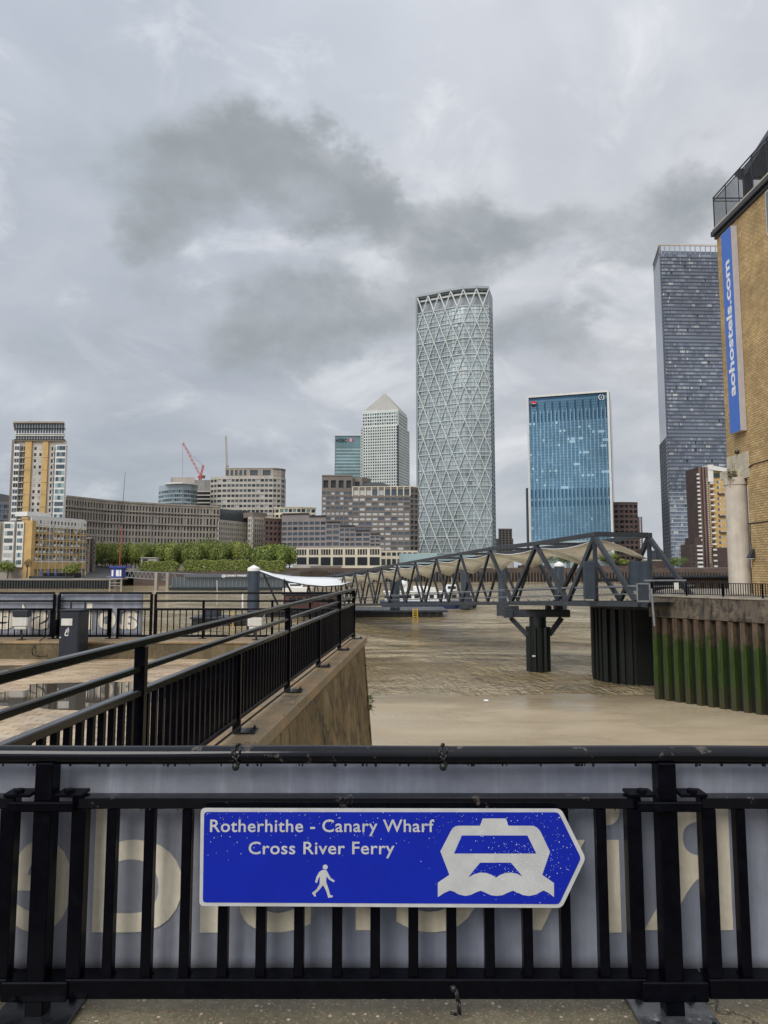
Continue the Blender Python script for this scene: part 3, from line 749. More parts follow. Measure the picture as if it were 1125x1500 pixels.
# ---- banners (cloth seen from its back, so the print is mirrored)
def sheet(name, x0, x1, z0, z1, y, m, sag, label, nx=120, nz=14, amp=.0022, parent=None):
    mb = MB(); vs = []
    for j in range(nz+1):
        for i in range(nx+1):
            a = i/nx; c = j/nz; x_ = x0+(x1-x0)*a
            yy = y+amp*(sin(x_*3.1+c*2)+.6*sin(x_*7.3-c*3.5)+.35*sin(x_*15+c))*(.3+.7*sin(pi*c))
            zz = z0+(z1-z0)*c - (sag*(.5-.5*cos(a*(x1-x0)*2*pi/.94)) if c > .999 else 0)
            vs.append((x_, yy, zz))
    fs = [(j*(nx+1)+i, j*(nx+1)+i+1, (j+1)*(nx+1)+i+1, (j+1)*(nx+1)+i) for j in range(nz) for i in range(nx)]
    mb.add(vs, fs); 
    return mb
BNY = FY+.068
mb = sheet('banner', -3.0, 3.0, .365, .957, BNY, 'banner', .004, '')
# thickness
ban = mb.build('banner', 'banner', None, smooth=True, label='grey-blue cloth banner seen from the back, tied behind the foreground railing', cat='banner')
sol = ban.modifiers.new('thick', 'SOLIDIFY'); sol.thickness = .0015
def drape(vs, y, amp): return [Vector((v.x, y-.0022+amp*(sin(v.x*3.1+((v.z-.352)/.605)*2)+.6*sin(v.x*7.3-((v.z-.352)/.605)*3.5)+.35*sin(v.x*15+((v.z-.352)/.605)))*(.3+.7*sin(pi*max(0, min(1, (v.z-.352)/.605)))), v.z)) for v in vs]
def fx(px, py=1300, Y=BNY): return P(px, py, Y).x
# 'Riverside' mirrored: letters placed where each one stands, right to left
zb_ = P(562, 1361, BNY).z; zx_ = P(562, 1229, BNY).z; xh = zx_-zb_
let = [('R', 1070, 940), ('i', 910, 872), ('v', 858, 712), ('e', 702, 578), ('r', 545, 470), ('s', 456, 352), ('i', 331, 292), ('d', 268, 138), ('e', 106, 18)]
for ch, pr, pl_ in let:
    vs, fs, w_ = text_mb(ch, .012, 6)
    ymin = min(v[1] for v in vs); ymax = max(v[1] for v in vs)
    xR, xL = fx(pr), fx(pl_)
    if ch in 'ves r'.replace(' ', ''): top = zx_
    elif ch == 'R': top = zb_+xh*1.42
    elif ch == 'd': top = zb_+xh*1.48
    else: top = zb_+xh*1.42
    bot = zb_-(.006 if ch in 'esd' else 0)
    if ch == 'i':
        zs_ = sorted(c for a, c in vs); gi = max(range(len(zs_)-1), key=lambda k: zs_[k+1]-zs_[k] if zs_[k] > .3 else 0); cut = (zs_[gi]+zs_[gi+1])/2
        bm_ = zs_[gi]; d0 = zs_[gi+1]; d1 = zs_[-1]
        vs = [(a, c/bm_) if c < cut else (a, 1.16+(c-d0)/(d1-d0)*.30) for a, c in vs]; ymin = 0; ymax = 1.0; top = zx_
    vv = []
    for a, c in vs:
        vv.append(Vector((xR+(xL-xR)*a/w_, 0, bot+(top-bot)*(c-ymin)/(ymax-ymin))))
    # refine for drape is small: the letters are flat print a hair in front of the cloth
    MB().add([(v.x, BNY-.0065, v.z) for v in vv], fs).build('letter', 'banner_lt', ban)
bn2 = sheet('banner', bx(-200), bx(211), .315, 1.035, BY+.06, 'banner2', .01, '', 90, 10, .008).build('banner', 'banner2', None, smooth=True, label='pale grey cloth banner hung behind the back railing, lettering showing through', cat='banner')
sol = bn2.modifiers.new('thick', 'SOLIDIFY'); sol.thickness = .002
M['banner2_lt'] = mat('cream_letters_far', (.86, .79, .65), .6, 0, .05, 3)
zb2 = P(562, 922.5, BY).z; zx2 = P(562, 895, BY).z
let2 = [('a', 204, 178), ('o', 172.5, 147), ('h', 138, 116), ('o', 110, 82), ('s', 74, 52), ('t', 48, 33), ('e', 44, 20), ('l', 16, 12), ('s', 13, -10), ('.', -14, -20), ('c', -24, -48), ('o', -52, -78)]
let2 = [('a', 204, 178), ('o', 172.5, 147), ('h', 138, 116), ('o', 110, 80), ('s', 74, 50), ('t', 44, 30), ('e', 27, -3), ('l', -8, -14), ('s', -20, -44)]
for ch, pr, pl_ in let2:
    vs, fs, w_ = text_mb(ch, .035, 4); ymin = min(v[1] for v in vs); ymax = max(v[1] for v in vs)
    top = zx2+(zx2-zb2)*(.42 if ch in 'hltd' else 0)
    MB().add([((bx(pr)+(bx(pl_)-bx(pr))*a/w_), BY+.042, zb2+(top-zb2)*(c-ymin)/(ymax-ymin)) for a, c in vs], fs).build('letter', 'banner2_lt', bn2)

# cable ties
def tie(px, name='cable_tie', z=.975, lab=''):
    x_ = P(px, 1100, FY).x; mb = MB(); pts = []
    for k in range(13):
        a = k/12*2*pi; pts.append((x_+.006*sin(a*2), FY+.0255*cos(a)*1.2, z+.030*sin(a)-.004))
    mb.tube(pts, .0035, 6)
    mb.tube([(x_-.012, FY-.02, z+.022), (x_-.009, FY-.030, z+.0), (x_+.003, FY-.028, z-.012), (x_+.010, FY-.026, z+.004), (x_+.012, FY-.02, z+.024)], .0032, 6)
    mb.ball((x_, FY-.024, z-.030), .011, 8, 0, 1.1); mb.tube([(x_+.003, FY-.026, z-.012), (x_+.010, FY-.028, z-.026), (x_-.004, FY-.028, z-.036)], .0035, 6)
    return mb.build(name, 'cable', None, smooth=True, label=lab, cat='cable tie')
tie(348, lab='black cable tie knotted round the top rail above the words on the sign')
tie(648, lab='black cable tie looped on the top rail above the ferry symbol')
x_ = P(665, 1440, FY).x; mb = MB()
mb.tube([(x_-.012, FY-.028, .372), (x_, FY-.030, .362), (x_+.006, FY-.033, .335), (x_+.010, FY-.030, .305), (x_+.002, FY-.026, .298), (x_-.012, FY-.025, .302)], .004, 6)
mb.tube([(x_+.004, FY-.03, .366), (x_+.012, FY-.032, .33), (x_+.014, FY-.03, .30)], .0035, 6); mb.ball((x_-.004, FY-.03, .366), .010, 8)
mb.build('cable_tie', 'cable', None, smooth=True, label='black cable tie hanging from the bottom rail below the sign', cat='cable tie')

# ================================================================== THE BLUE SIGN
SYD = FY-.052
sg = thing('direction_sign', (P(560, 1257, SYD).x, SYD, .7), 'blue arrow-shaped ferry direction sign with white lettering and border', 'direction sign')
def sp3(px, py, d=0.): q = P(px, py, SYD-d); return (q.x, q.y, q.z)
def rounded(poly, r, n=5):
    out = []; m_ = len(poly)
    for i in range(m_):
        p0 = Vector(poly[i-1]); p1 = Vector(poly[i]); p2 = Vector(poly[(i+1) % m_])
        a = (p0-p1).normalized()*r; c = (p2-p1).normalized()*r
        for k in range(n+1):
            t1 = k/n; q = (p1+a)*(1-t1)**2+p1*2*t1*(1-t1)+(p1+c)*t1**2; out.append(tuple(q))
    return out
outer = [(294, 1184), (822, 1185), (858, 1257), (823, 1330), (292, 1327)]
inner = [(299, 1189.5), (818, 1190), (851, 1257), (819, 1324.5), (297, 1322)]
def plate(poly, r, d, th, name, m, mirror=False):
    pts = rounded(poly, r); n_ = len(pts)
    f_ = [sp3(a, c, d) for a, c in pts]; bk_ = [(v[0], v[1]+th, v[2]) for v in f_]
    mb = MB().add(f_+bk_, [tuple(range(n_)), tuple(range(2*n_-1, n_-1, -1))]+[(k, n_+k, n_+(k+1) % n_, (k+1) % n_) for k in range(n_)])
    return mb.build(name, m, sg)
plate(outer, 7, 0, .004, 'border', 'signwhite')
plate(inner, 5, .0012, .0010, 'blue_panel', 'signblue')
def sign_text(body, xl, xr, ybase, caph):
    o_ = Vector(sp3(xl, ybase, .0020)); e_ = Vector(sp3(xr, ybase, .0020))
    vs, fs = place_text(body, o_, (e_-o_).normalized(), (0, 0, 1), (e_-o_).length, abs(sp3(xl, ybase-caph)[2]-o_.z), .7, .012, spacing=1.06)
    letters(vs, fs, 'signwhite', sg)
sign_text('Rotherhithe - Canary Wharf', 307.5, 636, 1218.5, 18.5)
sign_text('Cross River Ferry', 364, 578, 1251, 18.5)
def poly_part(pts, sc, ox, oy, d, name, m, parent=sg):
    f_ = [sp3(ox+a/sc, oy+c/sc, d) for a, c in pts]
    return MB().add(f_, [tuple(range(len(f_)))])
man = [(672, 712), (655, 722), (640, 748), (633, 775), (643, 780), (650, 757), (658, 745), (656, 785), (640, 812), (617, 830), (622, 838), (632, 850), (638, 846), (634, 834),
       (655, 814), (674, 790), (690, 820), (700, 855), (722, 852), (724, 844), (710, 840), (703, 812), (690, 775), (691, 745), (705, 762), (728, 776), (734, 768), (712, 752), (700, 730), (692, 714)]
mb = poly_part(man, 3.4875, 280, 1070, .0020, '', '')
mb.add([sp3(280+(685+13*cos(k*pi/9))/3.4875, 1070+(698+13*sin(k*pi/9))/3.4875, .0022) for k in range(18)], [tuple(range(18))])
mb.build('walking_figure_symbol', 'signwhite', sg)
fer = [(443, 450), (562, 450), (575, 487), (690, 487), (706, 489), (722, 497), (738, 515), (788, 620), (748, 738), (808, 780), (808, 852), (780, 830), (755, 818), (735, 828), (712, 840), (680, 846), (650, 842),
       (625, 830), (597, 819), (570, 830), (545, 842), (515, 846), (485, 842), (455, 828), (432, 819), (410, 827), (385, 840), (355, 846), (320, 838), (295, 823), (275, 818), (245, 832), (214, 852),
       (214, 778), (273, 738), (227, 618), (280, 515), (292, 498), (304, 490), (318, 487), (430, 487)]
poly_part(fer, 3.49, 580, 1070, .0020, '', '').build('ferry_symbol', 'signwhite', sg)
mb = poly_part([(337, 537), (672, 537), (717, 629), (297, 629)], 3.49, 580, 1070, .0025, '', '')
f2 = poly_part([(430, 676), (588, 676), (648, 748), (620, 732), (590, 726), (560, 728), (532, 738), (512, 752), (490, 738), (462, 728), (430, 726), (400, 734), (370, 750)], 3.49, 580, 1070, .0025, '', '')
mb.add(f2.v, f2.f); mb.build('ferry_window_symbol', 'signblue', sg)
mb = MB()
for k in range(560):
    if random.random() < .62: px, py = random.gauss(765, 45), random.gauss(1262, 30)
    else: px, py = random.uniform(300, 850), 1190+abs(random.gauss(0, 28))
    if not (296 < px < 846 and 1187 < py < 1325) or (px > 818 and abs(py-1257)/67 > (851-px)/33): continue
    q = sp3(px, py, .0026); mb.ball(q, random.choice((.0006, .0007, .0009, .0013)), 5)
mb.build('raindrops', 'drop', sg, kind='stuff')

# ================================================================== SMALL THINGS ON THE PAVING
bx_, by_ = XH(110, 12.35), 12.42
bn = thing('litter_bin', (bx_, by_, 0), 'dark slate square litter bin with a pale slot panel by the back railing', 'litter bin')
w_ = .155
MB().box(bx_-w_, bx_+w_, by_-.2, by_+.2, .0, .80).build('body', 'bin', bn, bevel=.01)
MB().box(bx_-w_-.01, bx_+w_+.01, by_-.21, by_+.21, .801, .825).build('lid', 'bin', bn, bevel=.005)
MB().box(bx_-w_+.02, bx_+w_-.02, by_-.206, by_-.2015, .05, .77).build('door', 'bin', bn, bevel=.002)
MB().box(bx_-.125, bx_+.05, by_-.214, by_-.207, .58, .69).build('slot_panel', 'grey_light', bn, bevel=.01)
mb = MB()   # tidy-bin figure: bending person over a basket, flat print
cx_, cz_ = bx_-.03, .485
for a, c in (((-.03, -.055), (.02, -.055)), ((-.03, -.055), (-.02, .0)), ((.02, -.055), (.015, .0)), ((-.02, .0), (.03, -.0)), ((.015, -.045), (.03, .03)), ((.03, .03), (-.01, .03)), ((-.01, .03), (-.015, .01))):
    mb.bar((cx_+a[0], by_-.209, cz_+a[1]), (cx_+c[0], by_-.209, cz_+c[1]), .002, .014, up=(0, 0, 1) if abs(a[0]-c[0]) > abs(a[1]-c[1]) else (1, 0, 0))
mb.ball((cx_+.018, by_-.207, cz_+.052), .012, 8); mb.build('tidy_symbol', 'white', bn)
for dx_ in (-.12, .11):
    MB().box(bx_+dx_-.012, bx_+dx_+.012, by_+.12, by_+.145, .826, .93).build('bracket', 'bin', bn)
MB().cyl((bx_-.13, by_-.215, .40), (bx_-.13, by_-.206, .40), .012, .012, 8).build('lock', 'grey_light', bn)
def flood(px, lab):
    x0_ = XH(px, 12.9); y_ = 13.05
    t = thing('floodlight', (x0_, y_, PL), lab, 'floodlight', None)
    MB().box(x0_-.13, x0_+.13, y_-.07, y_+.07, .665, .775).build('housing', 'bin', t, bevel=.012)
    MB().prism([(x0_-.125, y_-.06), (x0_+.125, y_-.06), (x0_+.125, y_+.06), (x0_-.125, y_+.06)], .50, .664).build('diffuser', 'grey_light', t, bevel=.02)
    MB().prism([(x0_-.10, y_-.05), (x0_+.10, y_-.05), (x0_+.10, y_+.05), (x0_-.10, y_+.05)], .455, .499).build('diffuser_foot', 'grey_light', t, bevel=.01)
    MB().cyl((x0_+.02, y_, PL+.012), (x0_+.0, y_, .454), .018).build('stem', 'bin', t)
    MB().box(x0_-.05, x0_+.07, y_-.05, y_+.05, PL+.001, PL+.0115).build('base_plate', 'shoe_dark', t)
flood(29.5, 'pale floodlight on a short stem left of the litter bin')
flood(373.5, 'pale floodlight on a short stem near the tall white-capped pile')
j = MB(); jx = XH(85, BY); j.box(jx-.06, jx+.06, BY-.09, BY-.03, .36, .60); jb = j.build('junction_box', 'black', None, bevel=.006, label='small black junction box on the railing post beside the litter bin', cat='junction box')
pts = [(jx-.02, BY-.1, .38), (jx-.06, 12.9, .30), (jx-.12, 12.73, .18), (jx-.1, 12.7, .08), (jx+.02, 12.69, .05), (jx+.15, 12.7, .06)]
MB().tube(pts, .009, 6).build('loose_cable', 'cable', None, smooth=True, label='black cable looping down from the junction box over the plinth', cat='cable')
# weed tuft on the wall end
mb = MB(); base_w = P(541, 1022, 13.4)
for k in range(90):
    a = random.uniform(0, 2*pi); d = Vector((cos(a)*.6+.35, sin(a)*.5-.5, random.uniform(-.9, .7))).normalized(); L_ = random.uniform(.04, .16)
    p0 = Vector(base_w)+Vector((random.uniform(-.07, .04), random.uniform(-.1, .05), random.uniform(-.2, .08))); p1 = p0+d*L_; w = d.cross(Vector((0, 0, 1))).normalized()*.016
    mb.add([p0, p0+d*L_*.5+w, p1, p0+d*L_*.5-w], [(0, 1, 2, 3)], random.randrange(2))
mb.build('wall_weed', ['leaf2', 'leaf1'], None, label='small green weed tuft growing from the end of the river wall', cat='plant')
q = G(712, 1027, WZ+.08); MB().box(q.x-.13, q.x+.14, q.y-.2, q.y+.2, q.z, q.z+.07).build('floating_litter', 'white', None, bevel=.03, label='small white scrap of litter lying on the tan silt', cat='litter')

# ================================================================== RIGHT QUAY
C1 = G(962, 1024, WZ); C2 = G(1125, 1050, WZ)
C1 = Vector((C1.x, C1.y)); C2 = Vector((C2.x, C2.y)); ud = (C2-C1).normalized(); C3 = C1+ud*26
nd = Vector((ud.y, -ud.x)); nd = nd if nd.x < 0 else -nd        # faces the water (left/near)
QT = P(957, 871, C1.y).z; QC = P(957, 903, C1.y).z
qr = thing('quay_wall', (C1.x, C1.y, WZ), 'right-hand quay wall of green weedy sheet piles under a stained concrete cap', 'quay wall')
def qb(s0, s1, d0, d1, z0, z1, mb):
    q = [C1+ud*s0+nd*d0, C1+ud*s1+nd*d0, C1+ud*s1+nd*d1, C1+ud*s0+nd*d1]
    return mb.hexa([(k.x, k.y, z0) for k in q]+[(k.x, k.y, z1) for k in q])
segs = [-.1, 4.05, 8.9, 13.7, 18.6, 26]
for a, c in zip(segs, segs[1:]): qb(a+.01, c-.01, .36, -1.6, QC, QT-.1, MB()).build('cap_panel', 'cap', qr, bevel=.02)
qb(-.2, 26, .42, -1.7, QT-.099, QT, MB()).build('coping', 'conc', qr, bevel=.02)
# sheet piles: alternating pans
pw = .70; src = None
for k in range(34):
    s0 = .02+k*pw
    if src is None:
        mb = MB(); prof = [(0, .0), (.05, .30), (.34, .30), (.40, .0)]
        q = [C1+ud*(s0+a)+nd*d for a, d in prof]; mb.prism([(v.x, v.y) for v in q], WZ-1, QC-.01)
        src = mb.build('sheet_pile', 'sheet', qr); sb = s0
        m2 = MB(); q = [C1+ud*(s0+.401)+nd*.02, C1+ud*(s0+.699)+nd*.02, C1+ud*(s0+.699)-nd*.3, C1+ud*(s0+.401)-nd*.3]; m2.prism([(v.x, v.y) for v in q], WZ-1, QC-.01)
        src2 = m2.build('sheet_pile_trough', 'sheet_shade', qr)
    else:
        for s_ in (src, src2):
            c_ = s_.copy(); COL.objects.link(c_); q = ud*(s0-sb); c_.location = (q.x, q.y, 0)
# promenade behind it
pr = [C1-ud*.1-nd*1.6, C3-nd*1.6, C3+Vector((40, -8)), C3+Vector((60, 60)), C1+Vector((40, 40)), C1+Vector((14, 30)), C1+Vector((3, 8))]
MB().prism([(v.x, v.y) for v in pr], WZ-1, QT-.02).build('right_promenade', 'conc', None, kind='structure')
# side returning away from the camera
e_a = C1-ud*.1; e_b = C1+Vector((3, 8))
MB().prism([(e_a.x, e_a.y), (e_a.x+.5, e_a.y+.1), (e_b.x+.5, e_b.y), (e_b.x, e_b.y)], WZ-1, QT-.03).build('return_wall', 'dolph', qr)
rr = thing('railing', (C1.x, C1.y, QT), 'black promenade railing along the top of the green sheet pile quay', 'railing')
a_ = C1-nd*.0-ud*.1; b_ = C1+ud*20
ZT = P(957, 852, C1.y).z
railing_run(rr, (a_.x, a_.y), (b_.x, b_.y), None, (QT+.10, ZT-.02, None, None), None, .14, .036)
for k in range(9):
    q = a_+ud*(.1+k*2.3); MB().box(q.x-.04, q.x+.04, q.y-.04, q.y+.04, QT, ZT-.04).build('post', 'black', rr)
q = C1+ud*1.7+nd*.03; piece('notice_plate', 'grey_light', (q.x, q.y, QT+.55), (.30, .02, .42), atan2(ud.y, ud.x), None)
o = bpy.data.objects['notice_plate']; o.location = (q.x+nd.x*.05, q.y+nd.y*.05, QT+.55); tag(o, 'small pale notice fixed to the promenade railing near the gangway', 'notice')

t = thing('undercroft_shade_screen', (XH(1015, 60), 60, QT), 'dark slats over an added black sheet imitating the undercroft shade behind the right-hand railing', 'screen')
MB().box(XH(957, 62), XH(1074, 62), 62, 62.3, QT-1, ZP(846, 62)).build('shade_backing', 'cornice', t)  # black sheet added to stand for the shade of the undercroft
MB().box(XH(955, 61.5), XH(1075, 61.5), 61.5, 62.5, ZP(845.9, 62), ZP(842.5, 62)).build('top_beam', 'steel_dk', t)
for k in range(30):
    x_ = XH(995+k*2.6, 61.9); MB().box(x_-.035, x_+.035, 61.85, 61.99, QT, ZP(847, 62)).build('slat', 'fender_br', t)
# dark round sheet-piled dolphin under the landing
dl = thing('sheet_piled_dolphin', (18, 53, WZ), 'black sheet-piled dolphin under the landward end of the gangway', 'dolphin')
ztop = ZP(890.5, 50.)
qa = [Vector((XH(862.5, 59.5), 59.5)), Vector((XH(864, 56.2), 56.2)), Vector((XH(880, 54.6), 54.6)), Vector((XH(905, 53.6), 53.6)), Vector((XH(928, 53.2), 53.2))]
prof = []
for a_, b_ in zip(qa, qa[1:]):
    L_ = (b_-a_).length; u_ = (b_-a_)/L_; m_ = Vector((-u_.y, u_.x)); nk = max(1, round(L_/.62))
    for k in range(nk):
        for f_, d_ in ((0, .0), (.5, .0), (.56, .26), (.94, .26)): prof.append(a_+u_*L_*(k+f_)/nk+m_*d_)
prof += [qa[-1], Vector((XH(960, 53.0), 53.0)), Vector((XH(965, 60), 60))]
MB().prism([(v.x, v.y) for v in prof], WZ-1, ztop-.3).build('sheet_piling', 'dolph', dl)
MB().prism([(v.x, v.y) for v in (qa[0], qa[1]-Vector((0, .1)), qa[3]-Vector((0, .15)), Vector((XH(959, 52.9), 52.8)), Vector((XH(965, 60), 60)))], ztop-.299, ztop-.02).build('capping', 'steel_dk', dl)

# ================================================================== GANGWAY
K = 8/7.5*1.17
GX0, GY0, gdx, gdy = 154.5/1127*52.7*K, 52.7*K, -32.1/1127*52.7*K, .0926*52.7*K
WID = 3.9*8/7.5
nn = Vector((gdy, -gdx)).normalized()
def gxy(k, w=0.): return Vector((GX0+gdx*k+nn.x*w, GY0+gdy*k+nn.y*w))
def interp(k, tb):
    if k <= tb[0][0]: return tb[0][1]
    for (a_, za), (b_, zb__) in zip(tb, tb[1:]):
        if k <= b_: return za+(zb__-za)*(k-a_)/(b_-a_)
    return tb[-1][1]+(tb[-1][1]-tb[-2][1])*(k-tb[-1][0])/(tb[-1][0]-tb[-2][0])
BT = [(-3.2, ZP(888.5, gxy(-3.2).y)), (-.6, ZP(886, gxy(-.6).y)), (11, ZP(888, gxy(11).y))]
TT = [(-2.53, ZP(779.5, gxy(-2.53).y)), (-1.29, ZP(793.5, gxy(-1.29).y)), (0, ZP(801.5, gxy(0).y)), (11, ZP(846, gxy(11).y))]
def gz_bot(k): return interp(k, BT)
def gz_top(k): return interp(k, TT)
HT = gz_top(-2.53)-gz_bot(-2.53)
gw = thing('gangway', (*gxy(0), gz_bot(0)), 'long dark grey truss gangway with cream canopy leading down to the pontoon', 'gangway')
def g3(k, w, z): q = gxy(k, w); return Vector((q.x, q.y, z))
TB = .30
def top3(k, w, dz=0): return g3(k, w, gz_top(k)-.14+dz)
def bot3(k, w, dz=0): return g3(k, w, gz_bot(k)+.14+dz)
for w in (0, WID):
    MB().bar(top3(-2.56, w), top3(-1.29, w), TB, .30).build('top_chord', 'steel_dk', gw, bevel=.02); MB().bar(top3(-1.285, w), top3(-.0, w), TB, .30).build('top_chord', 'steel_dk', gw, bevel=.02)
    MB().bar(top3(0.02, w), top3(11.3, w), TB*.8, .26).build('top_chord', 'steel_dk', gw, bevel=.02)
    MB().bar(bot3(-3.25, w), bot3(-.62, w), TB, .30).build('bottom_chord', 'steel_dk', gw, bevel=.02)
    MB().bar(bot3(-.58, w), bot3(11.7, w), TB*.8, .28).build('bottom_chord', 'steel_dk', gw, bevel=.02)
    def br(k0, k1, up0=True, s=.2, m='steel_dk'):
        a = top3(k0, w, -.16); c = bot3(k1, w, .16); MB().bar(a, c, s, s*1.1).build('brace', m, gw)
    for tk, bks in ((-2.53, (-3.2, -1.98)), (-1.29, (-1.98, -.62))):
        for bk_ in bks: br(tk, bk_, s=.25)
    MB().bar(top3(-2.53, w, -.16), bot3(-2.53, w, .16), .24, .26).build('portal_post', 'steel_dk', gw)
    br(0, -.62, s=.24)
    for k in range(0, 12):
        br(k, k+.5, s=.18)
        if k > 0: br(k, k-.5, s=.18)
    MB().bar(bot3(-3.2, w, 1.08), bot3(-.62, w, 1.08), .09, .09).build('handrail', 'steel_hand', gw)
    MB().bar(bot3(-.60, w, 1.08), bot3(11.6, w, 1.08), .09, .09).build('handrail', 'steel_hand', gw)
    MB().bar(bot3(-3.2, w, .62), bot3(11.6, w, .62), .05, .05).build('handrail', 'steel_hand', gw)
for k in [-2.53, -1.29]+list(range(0, 12)):
    MB().bar(top3(k, .14), top3(k, WID-.14), .22 if k > -2.5 else .3, .2 if k > -2.5 else .32).build('cross_beam', 'steel_dk', gw)
for k0, k1 in ((-3.25, -.62), (-.58, 11.7)):
    a = gxy(k0, .15); c = gxy(k1, .15); d = gxy(k1, WID-.15); e = gxy(k0, WID-.15)
    za, zc2 = gz_bot(k0)+.05, gz_bot(k1)+.05
    MB().hexa([(a.x, a.y, za), (e.x, e.y, za), (d.x, d.y, zc2), (c.x, c.y, zc2), (a.x, a.y, za+.12), (e.x, e.y, za+.12), (d.x, d.y, zc2+.12), (c.x, c.y, zc2+.12)]).build('deck', 'steel_dk', gw)
for k in [x_*.25-3.1 for x_ in range(0, 59)]:   # small upstand cleats along the near chord
    q = bot3(k, -.02, .15); MB().bar(q, q+Vector((.28*gdx/6, .28*gdy/6, .12)) if k < -.7 else q+Vector((0, .05, .1)), .05, .05).build('cleat', 'steel_dk', gw)
# canopy: one fabric bay between every two top nodes
nodes = [-2.53, -1.29]+list(range(0, 12))
for a, c in zip(nodes, nodes[1:]):
    ns, ntt = 10, 8; vs = []
    for j in range(ntt+1):
        for i in range(ns+1):
            s_ = i/ns; tt = .04+.92*j/ntt; k = a+(c-a)*s_
            sag = .18+.28*sin(pi*s_)*(1-tt)+tt*(.35+.85*(.5+.5*cos(2*pi*s_))*tt) + .25*sin(pi*tt)*0
            zz = gz_top(k)-.25-sag*(HT/4.2)
            q = gxy(k, tt*WID); vs.append((q.x, q.y, zz))
    fs = [(j*(ns+1)+i, j*(ns+1)+i+1, (j+1)*(ns+1)+i+1, (j+1)*(ns+1)+i) for j in range(ntt) for i in range(ns)]
    o = MB().add(vs, fs).build('canopy_panel', 'canopy', gw, smooth=True); sm = o.modifiers.new('thick', 'SOLIDIFY'); sm.thickness = .02
    MB().tube([Vector(v)+Vector((0, 0, .0)) for v in vs[:ns+1]], .035, 5).build('canopy_edge', 'white', gw)
# back portal frame, dark panels at the landing
MB().bar(g3(-2.53, WID-.2, gz_bot(0)+2.35), g3(-2.53, .2, gz_bot(0)+2.35), .2, .2).build('portal_beam', 'steel_dk', gw)
zb0 = gz_bot(-3.2)+.1
q0 = gxy(-2.45, -.02); q1 = gxy(-1.95, WID*.5)
pa_ = P(862, 850, 49.6); MB().box(pa_.x-.25, pa_.x+.38, 49.4, 50.0, zb0+.2, P(862, 822, 49.6).z).build('gate_panel', 'pile', gw, bevel=.02)
pa_ = P(922, 850, 48.9); pb_ = P(950, 822, 48.9); MB().box(pa_.x, pb_.x, 48.8, 49.0, zb0+.75, pb_.z).build('gate_panel', 'pile', gw, bevel=.02)
# landing
lp = gxy(-3.27, 0); la = gxy(-3.27, WID)
ld = thing('landing_stage', (lp.x, lp.y, gz_bot(-3)), 'small grey landing with a framed gate between gangway and quay', 'landing')
MB().prism([(lp.x, lp.y), (P(950, 880, 45).x, 45.2), (C1.x+.6, C1.y+.3), (C1.x+1.6, C1.y+2.3), (la.x, la.y)], zb0-.1, zb0+.15).build('deck', 'steel_dk', ld)
ga, gb2 = P(933, 882, 44.6), P(953, 882, 44.4)
zt_ = P(933, 855, 44.6).z
for a, c in (((ga.x, ga.z), (ga.x, zt_)), ((gb2.x, gb2.z), (gb2.x, zt_)), ((ga.x, zt_), (gb2.x, zt_)), ((ga.x, ga.z+.05), (gb2.x, ga.z+.05))):
    MB().bar((a[0], 44.5, a[1]), (c[0], 44.5, c[1]), .07, .07).build('gate_frame', 'steel_hand', ld)
MB().box(ga.x+.05, gb2.x-.05, 44.52, 44.55, ga.z+.1, zt_-.06).build('gate_mesh', 'steel_dk', ld)
a = P(928, 851, 45.6); c = P(1006, 850, 45.2); MB().bar((a.x+.6, 45.5, ZP(850.5, 45)), (c.x, 45.3, ZP(850, 45)), .08, .08).build('handrail', 'steel_hand', ld)
q = P(954, 890, 44.2); MB().bar((q.x, 44.1, P(954, 862, 44.2).z), (q.x+.1, 44.1, P(954, 917, 44.2).z), .09, .09).build('downpipe', 'steel_hand', ld)

# pier column under the hinge
kc = -1.05; ctr = gxy(kc, WID*.5); base = G(801, 985, WZ)
pc = thing('pier_column', (base.x, base.y, WZ), 'dark steel column with braced crosshead supporting the gangway mid-river', 'pier column')
cy = base.y+.9; cxx = XH(786, cy)
R_ = (P(806, 950, cy).x-P(770, 950, cy).x)/2
prof = [(cxx+R_*(1 if k % 4 in (0, 1) else .86)*cos(2*pi*k/48), cy+R_*(1 if k % 4 in (0, 1) else .86)*sin(2*pi*k/48)) for k in range(48)]
MB().prism(prof, WZ-1, ZP(918, cy)).build('sheet_pile_casing', 'dolph', pc)
MB().cyl((cxx, cy, ZP(919, cy)), (cxx, cy, ZP(903, cy)), R_*.68, R_*.68, 24).build('column', 'dolph', pc, smooth=False)
xa, xb = P(738, 890, cy).x, P(833, 890, cy).x
MB().box(xa, xb, cy-.5, cy+.5, ZP(903.5, cy), ZP(893, cy)).build('crosshead', 'steel_dk', pc, bevel=.03)
for sx, xo in ((-1, P(741, 890, cy).x), (1, P(829, 890, cy).x)):
    MB().bar((xo-sx*.35, cy, ZP(905, cy)), (cxx+sx*R_*.9, cy, ZP(930, cy)), .42, .34).build('strut', 'steel_dk', pc)
for px, w in ((745, .55), (752, .3), (756, .3), (803, .35), (818, .5)):
    xx = P(px, 890, cy).x; MB().box(xx-w/2, xx+w/2, cy-.45, cy+.35, ZP(893, cy)+.002, ZP(887.5, cy)).build('bearing', 'steel_dk', pc, bevel=.02)
MB().box(P(736, 890, cy).x, P(749, 890, cy).x, cy-.75, cy-.505, ZP(904, cy), ZP(892, cy)).build('end_plate', 'steel_dk', pc, bevel=.02)
q = P(782, 961, cy-R_); MB().box(q.x-.12, q.x+.12, cy-R_-.03, cy-R_-.0, q.z-.06, q.z+.06).build('marker_plate', 'grey_light', pc)

